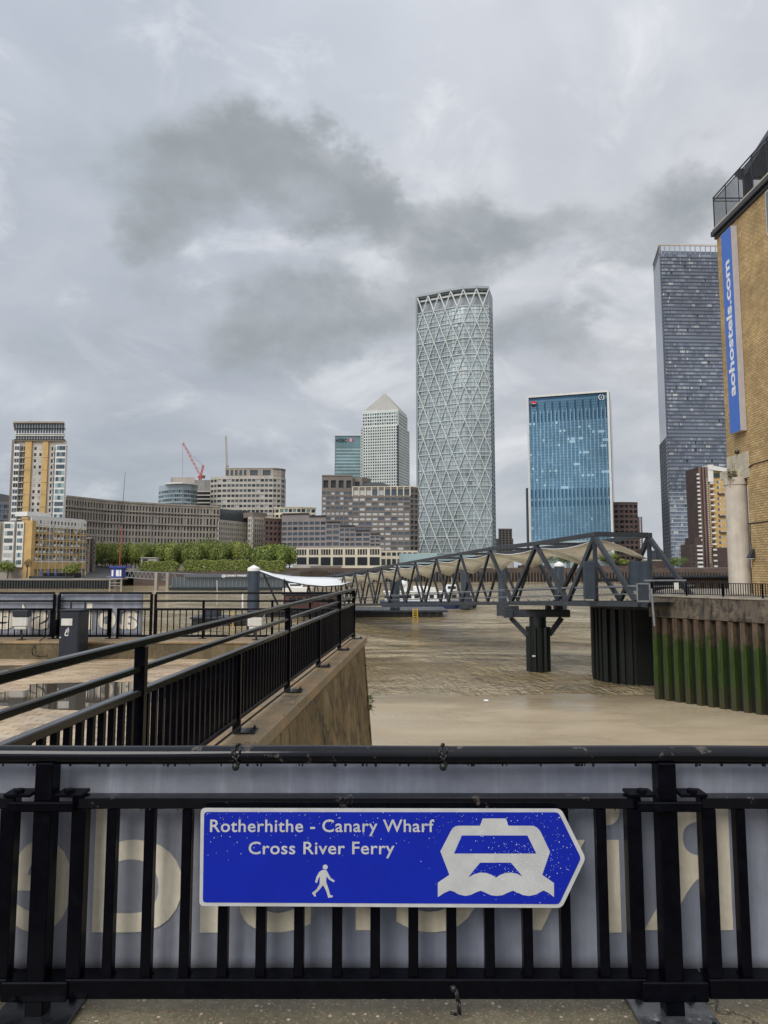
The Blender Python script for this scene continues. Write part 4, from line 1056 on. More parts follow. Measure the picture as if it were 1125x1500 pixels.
# ================================================================== PILES, PONTOON, TENT, FERRY
def pile(px, Y, ytop, wpx, lab, white=True, foot=None):
    x_ = XH(px, Y); r_ = wpx/2*Y/FPX; zt = ZP(ytop, Y); capz = r_*1.0
    t = thing('mooring_pile', (x_, Y, WZ), lab, 'mooring pile', 'mooring piles round the pontoon')
    MB().cyl((x_, Y, WZ-1), (x_, Y, zt-capz*.9-.01), r_, r_, 24).build('shaft', 'pile', t, smooth=False)
    if white:
        mb = MB(); mb.cyl((x_, Y, zt-capz*1.0), (x_, Y, zt-capz*.55), r_*1.06, r_*1.06, 24); mb.cyl((x_, Y, zt-capz*.55), (x_, Y, zt), r_*1.06, .05, 24); mb.build('cap', 'white', t)
    MB().cyl((x_, Y, WZ-1), (x_, Y, WZ+1.2), r_*1.08, r_*1.08, 24).build('wet_collar', 'pilefoot', t)
    if foot: MB().cyl((x_, Y, WZ+foot[0]), (x_, Y, WZ+foot[1]), r_*1.45, r_*1.45, 16).build('guide_ring', 'steel_dk', t)
pile(372, 98, 827.5, 17.5, 'slate blue mooring pile with white cone cap at the end of the white canopy')
pile(578.5, 125, 826, 14, 'slate pile standing behind the gangway at the pontoon ladder', True)
pile(681.5, 146, 825.5, 13.5, 'slate pile with white cap behind the gangway, beside the white ferry', True, (.2, 2.6))
pile(735.5, 128, 826.5, 12.5, 'slate pile just behind the gangway hinge, left of the crosshead', False, (0, 2.2))
pile(819, 132, 822.5, 14, 'slate pile with bright white cap framed by the big right-hand truss bay', True, (0, 2.4))
pz = WZ+1.0
pt_ = thing('pontoon', (XH(540, 122), 122, WZ), 'long low dark floating pontoon at the foot of the gangway', 'pontoon')
def pbx(pa, pb2, Ya, Yb, z0, z1, name, m, par, bev=.0):
    x0_, x1_ = XH(pa, (Ya+Yb)/2), XH(pb2, (Ya+Yb)/2); return MB().box(x0_, x1_, Ya, Yb, z0, z1).build(name, m, par, bevel=bev)
pbx(395, 645, 124, 133, WZ-.6, WZ+.75, 'float', 'pilefoot', pt_, .05)
pbx(392, 652, 123.6, 133.4, WZ+.76, WZ+1.1, 'deck', 'steel_dk', pt_, .03)
for px in range(400, 650, 12):
    x_ = XH(px, 124); MB().box(x_-.12, x_+.12, 123.75, 123.95, WZ+.1, WZ+.755).build('fender', 'fender', pt_)
for px in range(470, 650, 10):
    x_ = XH(px, 124); MB().cyl((x_, 124, WZ+1.11), (x_, 124, WZ+2.15), .03, .03, 6).build('rail_post', 'steel_hand', pt_)
for z_ in (1.6, 2.15): MB().bar((XH(470, 124), 124, WZ+z_), (XH(648, 124), 124, WZ+z_), .06, .06).build('rail', 'steel_hand', pt_)
lx = XH(608, 123.4)
ldr = thing('ladder', (lx, 123.4, WZ), 'small yellow ladder on the pontoon side under the gangway', 'ladder')
for s_ in (-.36, .36): MB().bar((lx+s_, 123.4, WZ-.1), (lx+s_, 123.4, WZ+1.4), .14, .12).build('rail', 'yellow', ldr)
for k in range(5): MB().bar((lx-.3, 123.4, WZ+.15+k*.28), (lx+.3, 123.4, WZ+.15+k*.28), .1, .1).build('rung', 'yellow', ldr)
# left workboat / small pontoon
lb = thing('work_pontoon', (XH(325, 108), 108, WZ), 'small dark work pontoon with tyres left of the capped pile', 'work pontoon')
pbx(289, 365, 106, 111, WZ-.3, WZ+.9, 'float', 'pilefoot', lb, .05); pbx(287, 367, 105.7, 111.3, WZ+.91, WZ+1.15, 'deck', 'steel_dk', lb, .03)
pbx(300, 324, 108, 110, WZ+1.16, WZ+2.0, 'machinery_box', 'steel_dk', lb, .06)
for px in (292, 298, 346, 352, 358): 
    x_ = XH(px, 105.5); MB().cyl((x_, 105.45, WZ+.55), (x_, 105.69, WZ+.55), .36, .36, 12).build('tyre', 'cable', lb)
lx = XH(340.5, 105.4)
ldr = thing('ladder', (lx, 105.4, WZ), 'small yellow ladder on the work pontoon beside the capped pile', 'ladder')
for s_ in (-.24, .24): MB().bar((lx+s_, 105.4, WZ), (lx+s_, 105.4, WZ+2.1), .1, .1).build('rail', 'yellow', ldr)
for k in range(7): MB().bar((lx-.2, 105.4, WZ+.15+k*.28), (lx+.2, 105.4, WZ+.15+k*.28), .08, .08).build('rung', 'yellow', ldr)
# white canvas shelter
tn = thing('canvas_shelter', (XH(460, 118), 118, pz), 'bright white tensioned canvas roof sweeping from the pile to the gangway', 'canvas roof')
up_ = [(380, 834.5), (400, 840), (425, 843.5), (450, 845), (475, 845.3), (500, 846), (520, 847)]
lo_ = [(381, 837), (400, 844.5), (425, 852), (450, 856.5), (475, 858.5), (500, 857), (520, 851)]
vs = []; nu = len(up_)
for j in range(7):
    f_ = j/6
    for i in range(nu):
        Yf = 112; Yb_ = 120
        a = P(up_[i][0], up_[i][1], Yb_); c = P(lo_[i][0], lo_[i][1], Yf); q = c.lerp(a, f_); q.z -= .35*sin(pi*f_)*sin(pi*i/(nu-1)); vs.append(q)
o = MB().add(vs, [(j*nu+i, j*nu+i+1, (j+1)*nu+i+1, (j+1)*nu+i) for j in range(6) for i in range(nu-1)]).build('canvas', 'canvas', tn, smooth=True)
sm = o.modifiers.new('thick', 'SOLIDIFY'); sm.thickness = .05
MB().tube([P(a, c+.6, 111.9) for a, c in lo_], .09, 6).build('edge_cable', 'steel_dk', tn)
for (a, c, d, e) in ((386, 841, 407, 886), (418, 851, 436, 886), (416.5, 848, 416.5, 886), (452, 857, 447, 885), (452, 857, 458, 885), (500, 858, 497, 886)):
    MB().bar(P(a, c, 112.5), P(d, e, 114), .22, .22).build('mast', 'steel_dk', tn)
cb = thing('ticket_cabin', (XH(455, 128), 128, pz), 'low rust red cabin under the white canvas roof', 'cabin')
pbx(418, 500, 126, 130, WZ+1.12, ZP(872, 126), 'wall', 'redbrown', cb, .03); pbx(416, 502, 125.8, 130.2, ZP(871.9, 126), ZP(868.5, 126), 'roof', 'steel_dk', cb, .03)
for px in (424, 436, 448, 470, 482): pbx(px, px+7, 125.9, 125.99, ZP(881, 126), ZP(875, 126), 'window', 'gdark', cb)
for px in (380, 402): pass
wh = thing('mooring_hoop', (XH(359, 112), 112, pz), 'pair of tall white steel hoops left of the capped pile', 'hoops')
for a, c in ((355.5, 364),):
    MB().tube([P(a, 895, 110), P(a, 872, 110), P(a+1.5, 869, 110), P(c-1.5, 869, 110), P(c, 872, 110), P(c, 895, 110)], .13, 6).build('hoop', 'white', wh)
MB().tube([P(318, 886, 111), P(318, 850, 111)], .06, 5).build('marker_pole', 'grey_light', None, label='thin pale pole standing in the river left of the capped pile', cat='pole')

# ferry moored beyond the pontoon
fb_ = thing('river_ferry', (XH(632, 150), 150, WZ), 'white river ferry with blue hull moored beyond the gangway', 'ferry')
YF = 148
def fp(px, py, Y=YF): return P(px, py, Y)
xL, xR = XH(556, YF), XH(704, YF)
zg = WZ+1.35
hull = [(xL, YF), (xR-5, YF-.3), (xR-1.5, YF+1.3), (xR, YF+2.8), (xR-1.5, YF+4.3), (xR-5, YF+5.8), (xL, YF+5.5)]
inn = [(x_+(.8 if i_ in (0, 6) else -.9 if i_ in (2, 3, 4) else 0), y_) for i_, (x_, y_) in enumerate(hull)]
MB().add([(a, c, WZ-.4) for a, c in inn]+[(a, c, zg) for a, c in hull], [tuple(range(7)), tuple(range(13, 6, -1))]+[(k, 7+k, 7+(k+1) % 7, (k+1) % 7) for k in range(7)]).build('hull', 'navy', fb_)
MB().box(xL+1, xR-6, YF+.6, YF+5, zg+.01, ZP(868, YF)).build('cabin', 'white', fb_, bevel=.08)
MB().box(xL+.7, xR-5.6, YF+.4, YF+5.2, ZP(868, YF)+.01, ZP(866.6, YF)).build('roof', 'white', fb_, bevel=.04)
k = 0; px = 563
while px < 672:
    x0_ = XH(px, YF); MB().box(x0_, x0_+.85, YF+.54, YF+.595, ZP(876.5, YF), ZP(871, YF)).build('window', 'gdark', fb_); px += 11
MB().box(XH(655, YF), XH(670, YF), YF+1.5, YF+4, ZP(866.5, YF), ZP(857, YF)).build('wheelhouse', 'white', fb_, bevel=.1)
MB().box(XH(656.5, YF), XH(668.5, YF), YF+1.44, YF+1.495, ZP(863, YF), ZP(859, YF)).build('window', 'gdark', fb_)
MB().box(XH(606, YF), XH(628, YF), YF+1.5, YF+4, ZP(866.5, YF), ZP(859, YF)).build('deckhouse', 'white', fb_, bevel=.1)
MB().box(XH(628.5, YF), XH(640, YF), YF+1.5, YF+4, ZP(866.5, YF), ZP(861, YF)).build('life_raft', 'grey_light', fb_, bevel=.1)
mb = MB(); q = fp(594, 852); 
mb.cyl(fp(594, 867), fp(594, 851), .5, .35, 10); mb.ball(fp(590, 856), .8, 8); mb.build('radar_mast', 'white', fb_)
MB().cyl(fp(662, 857), fp(662, 846), .06, .04, 6).build('mast', 'white', fb_)
for px in range(566, 690, 9): MB().cyl(fp(px, 885-4), fp(px, 876), .03, .03, 5).build('rail_post', 'steel_hand', fb_)
def far_boat(px, Y, L, lab, col='white'):
    x_ = XH(px, Y); t = thing('moored_boat', (x_, Y, WZ), lab, 'boat')
    MB().add([(x_-L/2, Y, WZ), (x_+L*.38, Y, WZ), (x_+L/2, Y+1.2, WZ), (x_+L*.38, Y+2.4, WZ), (x_-L/2, Y+2.4, WZ), (x_-L/2, Y-.3, WZ+1.1), (x_+L*.42, Y-.3, WZ+1.2), (x_+L*.58, Y+1.2, WZ+1.5), (x_+L*.42, Y+2.7, WZ+1.2), (x_-L/2, Y+2.7, WZ+1.1)],
             [(0, 1, 2, 3, 4), (9, 8, 7, 6, 5), (0, 5, 6, 1), (1, 6, 7, 2), (2, 7, 8, 3), (3, 8, 9, 4), (4, 9, 5, 0)]).build('hull', col, t)
    MB().box(x_-L*.3, x_+L*.2, Y+.3, Y+2, WZ+1.25, WZ+2.6).build('cabin', 'white', t, bevel=.1)
    MB().box(x_-L*.25, x_+L*.15, Y+.24, Y+.29, WZ+1.8, WZ+2.35).build('window', 'gdark', t)
far_boat(435, 250, 9, 'small white boat moored beyond the canvas roof', 'white')

# ================================================================== HOSTEL
HY = 52.; HX = XH(1072.5, HY)
hs = thing('brick_hostel', (HX, HY-10, QT), 'yellow brick riverside building with black cornice, balcony rail and arched roof', 'building')
HTz = P(1046, 338, HY).z
HY0 = 41.
HYc = HX*1127/535.5; zbm = ZP(702, HY-1)
MB().box(HX, HX+20, HY0, HY, zbm, HTz-.62).build('brick_wall', 'hbrick', hs)
MB().box(HX, HX+20, HY0, HYc, QT-.5, zbm-.001).build('brick_wall', 'hbrick', hs)
MB().box(HX+2.2, HX+20, HYc, HY-.3, QT-.5, zbm-.001).build('recessed_wall', 'hbrick', hs)
MB().box(HX-.12, HX+20, HY0, HY+.15, HTz-.61, HTz-.36).build('cornice', 'cornice', hs, bevel=.03)
MB().box(HX-.30, HX+20, HY0, HY+.30, HTz-.355, HTz).build('cornice', 'cornice', hs, bevel=.03)
MB().box(HX-.22, HX+20, HY0, HY+.22, HTz+.003, HTz+.16).build('balcony_kerb', 'stonebeam', hs)
# balcony railing
bl = MB()
zr0, zr1 = HTz+.17, P(1050, 294, HY+.5).z
xb_ = HX-.08
MB().bar((xb_, HY0, zr1), (xb_, HY+.12, zr1), .07, .07).build('balcony_handrail', 'cornice', hs); MB().bar((xb_, HY0, zr1-.22), (xb_, HY+.12, zr1-.22), .05, .05).build('balcony_handrail', 'cornice', hs)
MB().bar((xb_, HY+.12, zr1), (HX+3.2, HY+.12, zr1), .07, .07).build('balcony_handrail', 'cornice', hs); MB().bar((xb_, HY+.12, zr1-.22), (HX+3.2, HY+.12, zr1-.22), .05, .05).build('balcony_handrail', 'cornice', hs)
src = None
for k in range(110):
    y_ = HY+.10-k*.125
    if src is None: src = MB().box(xb_-.012, xb_+.012, y_-.012, y_+.012, zr0, zr1-.24).build('baluster', 'cornice', hs); ys0 = y_
    else: c_ = src.copy(); COL.objects.link(c_); c_.location = (0, y_-ys0, 0)
for k in range(8): MB().box(xb_-.03, xb_+.03, HY+.08-k*1.9-.03, HY+.08-k*1.9+.03, zr0, zr1-.04).build('balcony_post', 'cornice', hs)
# set-back top floor with curved roof: profile in the plane of the facade
rx0 = HX+2.1
def on_plane(Xp, px, py):
    Yv = Xp*FPX/(px-562.5)
    for _ in range(12): q = P(px, py, Yv); Yv *= Xp/q.x
    return P(px, py, Yv)
r_a, r_b = on_plane(rx0-1.2, 1088, 250), on_plane(rx0-1.2, 1125, 189)
ry0 = r_a.y; zr = r_a.z; sl_ = (r_b.z-r_a.z)/(r_a.y-r_b.y)
arc = []
for k in range(15):
    s_ = k/14*(ry0-HY0+1); arc.append((ry0-s_, zr+(sl_+.03)*s_-.012*s_*s_))
vs = [(rx0-1.2, y_, z_) for y_, z_ in arc]+[(rx0+14, y_, z_) for y_, z_ in arc]+[(rx0-1.2, y_, z_-.55) for y_, z_ in arc]+[(rx0+14, y_, z_-.55) for y_, z_ in arc]
na = 15; fs = []
for k in range(na-1):
    fs += [(k, k+1, na+k+1, na+k), (2*na+k, 3*na+k, 3*na+k+1, 2*na+k+1), (k, 2*na+k, 2*na+k+1, k+1), (na+k, na+k+1, 3*na+k+1, 3*na+k)]
fs += [(0, na, 3*na, 2*na), (na-1, 3*na-1, 4*na-1, 2*na-1)]
MB().add(vs, fs).build('curved_roof', 'mull', hs)
pw_ = [(y_, z_-.56) for y_, z_ in arc]
vs = [(rx0+.1, ry0-.3, HTz)]+[(rx0+.1, y_-.3, z_) for y_, z_ in pw_]+[(rx0+.1, pw_[-1][0], HTz)]
MB().add(vs, [tuple(range(len(vs)))]).build('gable_glazing', 'gmid', hs)
MB().box(rx0+.12, rx0+13, HY0, ry0-.4, HTz+.16, zr-.3).build('top_floor_wall', 'roofdark', hs)
for k in range(7):
    y_ = ry0-.6-k*1.3; MB().box(rx0-.02, rx0+.09, y_-.1, y_+.1, HTz+.16, zr-.4+.3*k).build('mullion', 'roofdark' if k % 2 == 0 else 'whitewall', hs)
MB().hexa([(HX+.7, ry0-.1, zr-.6), (rx0+1, ry0-.1, zr-.6), (rx0+1, ry0+.1, zr-.6), (HX+.7, ry0+.1, zr-.6), (HX+.55, ry0-.2, zr+.05), (rx0+1, ry0-.2, zr+.05), (rx0+1, ry0+.6, zr+.05), (HX+.55, ry0+.6, zr+.05)]).build('eaves_box', 'cornice', hs)
MB().box(HX+.8, HX+1.3, ry0-.35, ry0-.1, HTz+.16, zr-.61).build('corner_post', 'cornice', hs)
# upper window at right edge
yw = HX*1127/(1122.8-562.5)/cos(PITCH)*(1-0)*.955; zt2, zb2_ = P(1123, 283, yw).z, P(1123, 347, yw).z
wq = on_plane(HX, 1122.5, 300); yw = wq.y; zt2 = on_plane(HX, 1122.5, 281).z; zb2_ = on_plane(HX, 1122.5, 347).z
fr_ = MB().box(HX-.06, HX+.04, yw-1.5, yw+.0, zb2_-.05, zt2).build('window', 'whitewall', hs, bevel=.02)
MB().box(HX-.08, HX-.061, yw-1.4, yw-.12, zb2_+.1, zt2-.1).build('pane', 'gmid', fr_)
# column, beam at the corner
cyx = HX-.35
cY = HYc+1.05
rc = 15.6*cY/FPX; cX = XH(1083.3, cY)
MB().cyl((cX, cY, QT-.3), (cX, cY, ZP(711, cY)), rc, rc*.98, 36).build('column', 'colum', hs, smooth=False)
MB().cyl((cX, cY, ZP(710.8, cY)), (cX, cY, zbm-.01), rc*1.05, rc*1.05, 36).build('column_head', 'colum', hs)
MB().box(HX-.06, HX+.05, HY-3.1, HY-.02, zbm-.1, ZP(668, HY-1)).build('corner_beam', 'stonebeam', hs, bevel=.01)
MB().box(HX-.9, HX-.065, cY-.3, cY+.9, zbm-.05, ZP(690, cY)).build('beam_end', 'stonebeam', hs)
mb = MB(); b0 = Vector((HX-.5, cY-.3, ZP(697, cY)))
for k in range(260):
    p0 = b0+Vector((random.uniform(-.5, .1), random.uniform(-.3, .1), random.gauss(0, .32))); d = Vector((random.uniform(-1, 1), random.uniform(-1, 0), random.uniform(-1, .6))).normalized()*random.uniform(.08, .2); w = d.cross(Vector((0, 0, 1)))*.3
    mb.add([p0, p0+d*.5+w, p0+d, p0+d*.5-w], [(0, 1, 2, 3)], random.randrange(3))
mb.build('ledge_plant', ['leaf1', 'twig', 'leafo'], None, label='dark scrubby weed growing on the ledge at the top of the pale column', cat='plant', kind='stuff')
# cables and lamp
def wl(px, py):  # point on the facade plane
    a = (px-562.5)/FPX; Yv = HX/a*1.0
    for _ in range(4):
        q = P(px, py, Yv); Yv *= HX/q.x
    return Vector((HX-.03, Yv, P(px, py, Yv).z))
MB().tube([wl(1079, 696), wl(1088, 691), wl(1104, 680), wl(1124.5, 674), wl(1180, 650)], .035, 6).build('facade_cable', 'cable', None, label='sagging black cable crossing the brick above the column', cat='cable')
MB().tube([wl(1096, 767), wl(1110, 765.5), wl(1124.5, 763.5), wl(1180, 757)], .035, 6).build('facade_cable', 'cable', None, label='straight black cable along the brick at mid-column height', cat='cable')
MB().tube([wl(1099, 767), wl(1100, 790), wl(1101, 806)], .03, 6).build('lamp_cable', 'cable', None, label='short vertical black cable dropping to the wall lamp', cat='cable')
q = wl(1105, 811); lm = thing('wall_lamp', q, 'dark wedge-shaped wall lamp on the yellow brick beside the column', 'wall lamp')
MB().hexa([(q.x-.42, q.y-.22, q.z-.28), (q.x-.0, q.y-.22, q.z-.30), (q.x-.0, q.y+.2, q.z-.30), (q.x-.42, q.y+.2, q.z-.28), (q.x-.12, q.y-.14, q.z+.3), (q.x, q.y-.14, q.z+.3), (q.x, q.y+.12, q.z+.3), (q.x-.12, q.y+.12, q.z+.3)]).build('housing', 'bin', lm, bevel=.03)
MB().box(q.x-.38, q.x-.05, q.y-.18, q.y+.16, q.z-.33, q.z-.301).build('lens', 'grey_light', lm)
q = wl(1082.5, 662); MB().ball((q.x-.12, q.y, q.z), .15, 8).build('camera_dome', 'cable', None, label='small black camera dome on the brick above the beam', cat='camera')
# vertical sign
def sx_face(px, py): 
    FX = HX-.42; a = (px-562.5)/FPX; Yv = FX/a
    for _ in range(5): q = P(px, py, Yv); Yv *= FX/q.x
    return Vector((FX, Yv, P(px, py, Yv).z))
tL = sx_face(1055.5, 342); tR = sx_face(1070.5, 333); bL = sx_face(1068, 637); 
yN, yFar = tR.y, tL.y; zT = (tL.z+tR.z)/2; zB = bL.z
vs_ = thing('hostel_sign', (HX-.3, (yN+yFar)/2, zB), 'tall blue vertical sign with white hostel web address on the brick corner', 'sign')
MB().box(HX-.415, HX-.02, yN, yFar, zB, zT).build('sign_box', 'alum', vs_, bevel=.01)
MB().box(HX-.425, HX-.416, yN+.03, yFar-.03, zB+.03, zT-.03).build('blue_face', 'hostblue', vs_)
ztb, ztt = sx_face(1069, 583).z, sx_face(1064, 383).z
hgt = yFar-yN
# reads upwards; the letters' tops point away from the viewer (left in the picture)
vs, fs = place_text('aohostels.com', (HX-.4285, yN+hgt*.30, ztb), (0, 0, 1), (0, 1, 0), ztt-ztb, hgt*.50, .7, .03, spacing=1.0)
letters(vs, fs, 'white', vs_)

# ================================================================== FAR BANK
# land: polyline of the bank, river side
bankpts = [(-1400, 300), (XH(-60, 283), 283), (XH(166, 283), 283), (XH(172, 330), 330), (XH(200, 372), 372), (XH(440, 385), 385), (XH(480, 408), 408), (XH(1130, 415), 415), (700, 430), (2600, 500)]
LZ = ZP(848.5, 283)       # left bank level
LZ2 = -.9
MB().prism([bankpts[0], bankpts[1], bankpts[2], bankpts[3], (XH(172, 330), 900), (-1400, 900)], WZ-2, LZ).build('left_far_bank', 'ground', kind='structure')
MB().prism([(XH(172, 330)+.01, 330), bankpts[4], bankpts[5], bankpts[6], bankpts[7], bankpts[8], bankpts[9], (5000, 5900), (-5000, 5900), (-5000, 901), (XH(172, 330)+.01, 901)], WZ-2, LZ2).build('far_bank', 'ground', kind='structure')
# left embankment: timber faced
t = thing('embankment_wall', (XH(80, 283), 283, WZ), 'dark ribbed embankment wall below the ochre apartment blocks', 'embankment')
x0_, x1_ = bankpts[1][0], bankpts[2][0]
MB().box(x0_, x1_, 282.4, 282.99, WZ-1, LZ-.35).build('wall_face', 'fender', t)
MB().box(x0_, x1_+.3, 281.9, 283.5, LZ-.349, LZ+.25).build('coping', 'ground', t)
mb = MB(); xx = x0_
while xx < x1_: mb.box(xx, xx+.42, 282.0, 282.39, WZ-.5, LZ-.36); xx += 1.0
mb.build('timber_piles', 'fender', t, kind='stuff')
# right embankment
t = thing('embankment_wall', (XH(800, 410), 410, WZ), 'long brown and black ribbed quay wall on the far bank behind the gangway', 'embankment')
ax, bx2 = bankpts[6], bankpts[7]
zb_top = ZP(832, 408)
MB().prism([(ax[0]-25, ax[1]-1.5), (bx2[0]+120, bx2[1]-1.5), (bx2[0]+120, bx2[1]+3), (ax[0]-25, ax[1]+3)], ZP(839, 408), zb_top).build('quay_brick', 'fender_br', t)
MB().prism([(ax[0]-25, ax[1]-1.2), (bx2[0]+120, bx2[1]-1.2), (bx2[0]+120, bx2[1]+3), (ax[0]-25, ax[1]+3)], WZ-1, ZP(839.02, 408)).build('wall_face', 'fender', t)
mb = MB(); n_ = 230
for k in range(n_):
    f_ = k/n_; xx = ax[0]-25+(bx2[0]+145-ax[0])*f_; yy = ax[1]-1.5+(bx2[1]-ax[1])*f_*.9; mb.box(xx, xx+.7, yy-.9, yy+.25, WZ-.5, ZP(839.1, 408))
mb.build('timber_piles', 'fender_br', t, kind='stuff')
t = thing('embankment_wall', (XH(300, 378), 378, WZ), 'low dark embankment below the hedges and the pier pontoon', 'embankment')
MB().prism([(XH(172, 329), 329), (XH(200, 371), 371), (XH(440, 384), 384), (XH(480, 407), 407), (XH(480, 408), 409), (XH(440, 385), 387), (XH(200, 372), 374), (XH(172, 330), 332)], WZ-1, LZ2+.3).build('wall_face', 'fender_br', t)

# ---------------- buildings
def bld(name, label, cat='building', px=0, Y=400): return thing(name, (XH(px, Y), Y, LZ2), label, cat)
GZ = LZ2-.1
# A: ochre tower
Y = 335.
_XH = XH
def XH(px, Y): return _XH(px-4.5, Y)
t = thing('apartment_tower', (XH(54, Y), Y, LZ), 'tall ochre and white apartment tower with glazed penthouse at far left', 'apartment tower')
aL, aR = XH(13.0, Y), XH(95.5, Y)
zt = ZP(645, Y)
MB().prism([(aL+.3, Y+.5), (aR-.3, Y+.5), ((aR-.3)*1.06, Y*1.06), ((aL+.3)*1.06, Y*1.06)], LZ, zt).build('core', 'palewall', t)
def col(pa, pb2, ya, yb, y0_, y1_, m, name): return MB().box(XH(pa, Y), XH(pb2, Y), Y+y0_, Y+y1_, ZP(yb, Y), ZP(ya, Y)).build(name, m, t)
col(13.2, 18, 644, 842, -.3, .49, 'brownst', 'brick_strip'); col(33.6, 42.8, 645, 842, -.35, .49, 'brick_far', 'brick_strip'); col(59.5, 67.5, 645, 842, -.35, .49, 'brick_far', 'brick_strip')
col(26.4, 33.4, 652, 842, .0, .49, 'stone', 'balcony_stack_back'); col(17, 91, 643.5, 646, -.9, 1, 'brownst', 'string_course')
n_ = 14; pitch = 9.05
col(18.3, 26.2, 651, 842, -1.1, -.31, 'whitewall', 'bay_frame'); col(80.5, 95.5, 652.5, 842, -1.5, .4, 'whitewall', 'bay_frame')
for k in range(20):
    yy = 654+k*pitch
    if yy > 775: break
    def win(pa, pb2, h0, h1, d, m): piece('window', m, ((XH(pa, Y)+XH(pb2, Y))/2, Y+d, (ZP(yy+h0, Y)+ZP(yy+h1, Y))/2), (XH(pb2, Y)-XH(pa, Y), .12, abs(ZP(yy+h0, Y)-ZP(yy+h1, Y))), 0, t)
    for a in (19.3, 22.9): win(a, a+2.9, 0, 5.6, -1.14, random.choice(('gdark', 'gmid', 'gblue')))
    for a in (82.2, 86.5, 90.8): win(a, a+3.9, 0, 6., -1.54, random.choice(('gteal', 'gteal2', 'gblue', 'gmid')))
    for a in (46.0, 53.8): win(a, a+3.0, 0.5, 4.6, .44, random.choice(('gdark', 'gdark', 'gpale')))
    for a in (71.5,): win(a, a+2.2, .3, 5.4, .44, 'gdark')
    MB().box(XH(26.3, Y), XH(33.5, Y), Y-.8, Y-.2, ZP(yy+8.2, Y), ZP(yy+7.2, Y)).build('balcony_slab', 'palewall', t)
    MB().box(XH(74.5, Y), XH(80.3, Y), Y-.9, Y+.45, ZP(yy+8.2, Y), ZP(yy+7.4, Y)).build('balcony_slab', 'palewall', t)
    for a in (27.6, 30.6): win(a, a+1.8, 0, 6, -.03, 'gdark')
    win(76, 79.5, 1, 6.6, .43, 'gmid')
    if k % 2 == 1:
        MB().box(XH(33.4, Y), XH(67.6, Y), Y-.42, Y-.36, ZP(yy+7.6, Y), ZP(yy+7.2, Y)).build('band_course', 'brownst', t)
MB().prism([(XH(17.5, Y), Y+.2), (XH(90.5, Y), Y+.2), (XH(90.5, Y)*1.05, Y*1.05), (XH(17.5, Y)*1.05, Y*1.05)], zt+.01, ZP(620.5, Y)).build('penthouse', 'gblue', t)
for k in range(19):
    a = 18+k*4; MB().box(XH(a, Y)-.12, XH(a, Y)+.12, Y-.05, Y+.19, zt, ZP(620.5, Y)).build('mullion', 'whitewall', t)
for yy in (627, 635.5, 638, 644): MB().box(XH(16, Y), XH(91, Y), Y-.9, Y+.15, ZP(yy+1, Y), ZP(yy, Y)).build('balcony_band', 'whitewall' if yy != 627 else 'steel_dk', t)
MB().prism([(XH(15.5, Y), Y-1.6), (XH(91.5, Y), Y-1.6), (XH(91.5, Y)*1.055, Y*1.055), (XH(15.5, Y)*1.055, Y*1.055)], ZP(620.4, Y), ZP(618.2, Y)).build('roof_slab', 'stone', t)
MB().bar((XH(38, Y), Y+3, ZP(618, Y)), (XH(33.5, Y), Y+3, ZP(614.5, Y)), .3).build('roof_davit', 'steel_dk', t)

XH = _XH
# B: ochre waterfront block, left and receding faces
t = thing('apartment_block', (XH(60, 288), 288, LZ), 'low ochre and white waterfront apartment block with rows of balconies', 'apartment block')
Ya, Yb = 290., 318.
A_ = W2(44, Ya); B_ = W2(125, Yb)
zt = ZP(757, Ya); u = (B_-A_).normalized(); L = (B_-A_).length; n2 = Vector((u.y, -u.x)); rz = atan2(u.y, u.x)
MB().prism([(A_.x-n2.x*.6, A_.y-n2.y*.6), (B_.x-n2.x*.6, B_.y-n2.y*.6), (B_.x*1.06, B_.y*1.06), (A_.x*1.06, A_.y*1.06)], LZ, zt-2).build('core', 'stone', t)
def fB(s0, s1, za, zb, d0, d1, nm, m):
    q = [A_+u*s0-n2*d0, A_+u*s1-n2*d0, A_+u*s1-n2*d1, A_+u*s0-n2*d1]
    return MB().hexa([(k.x, k.y, za) for k in q]+[(k.x, k.y, zb) for k in q]).build(nm, m, t)
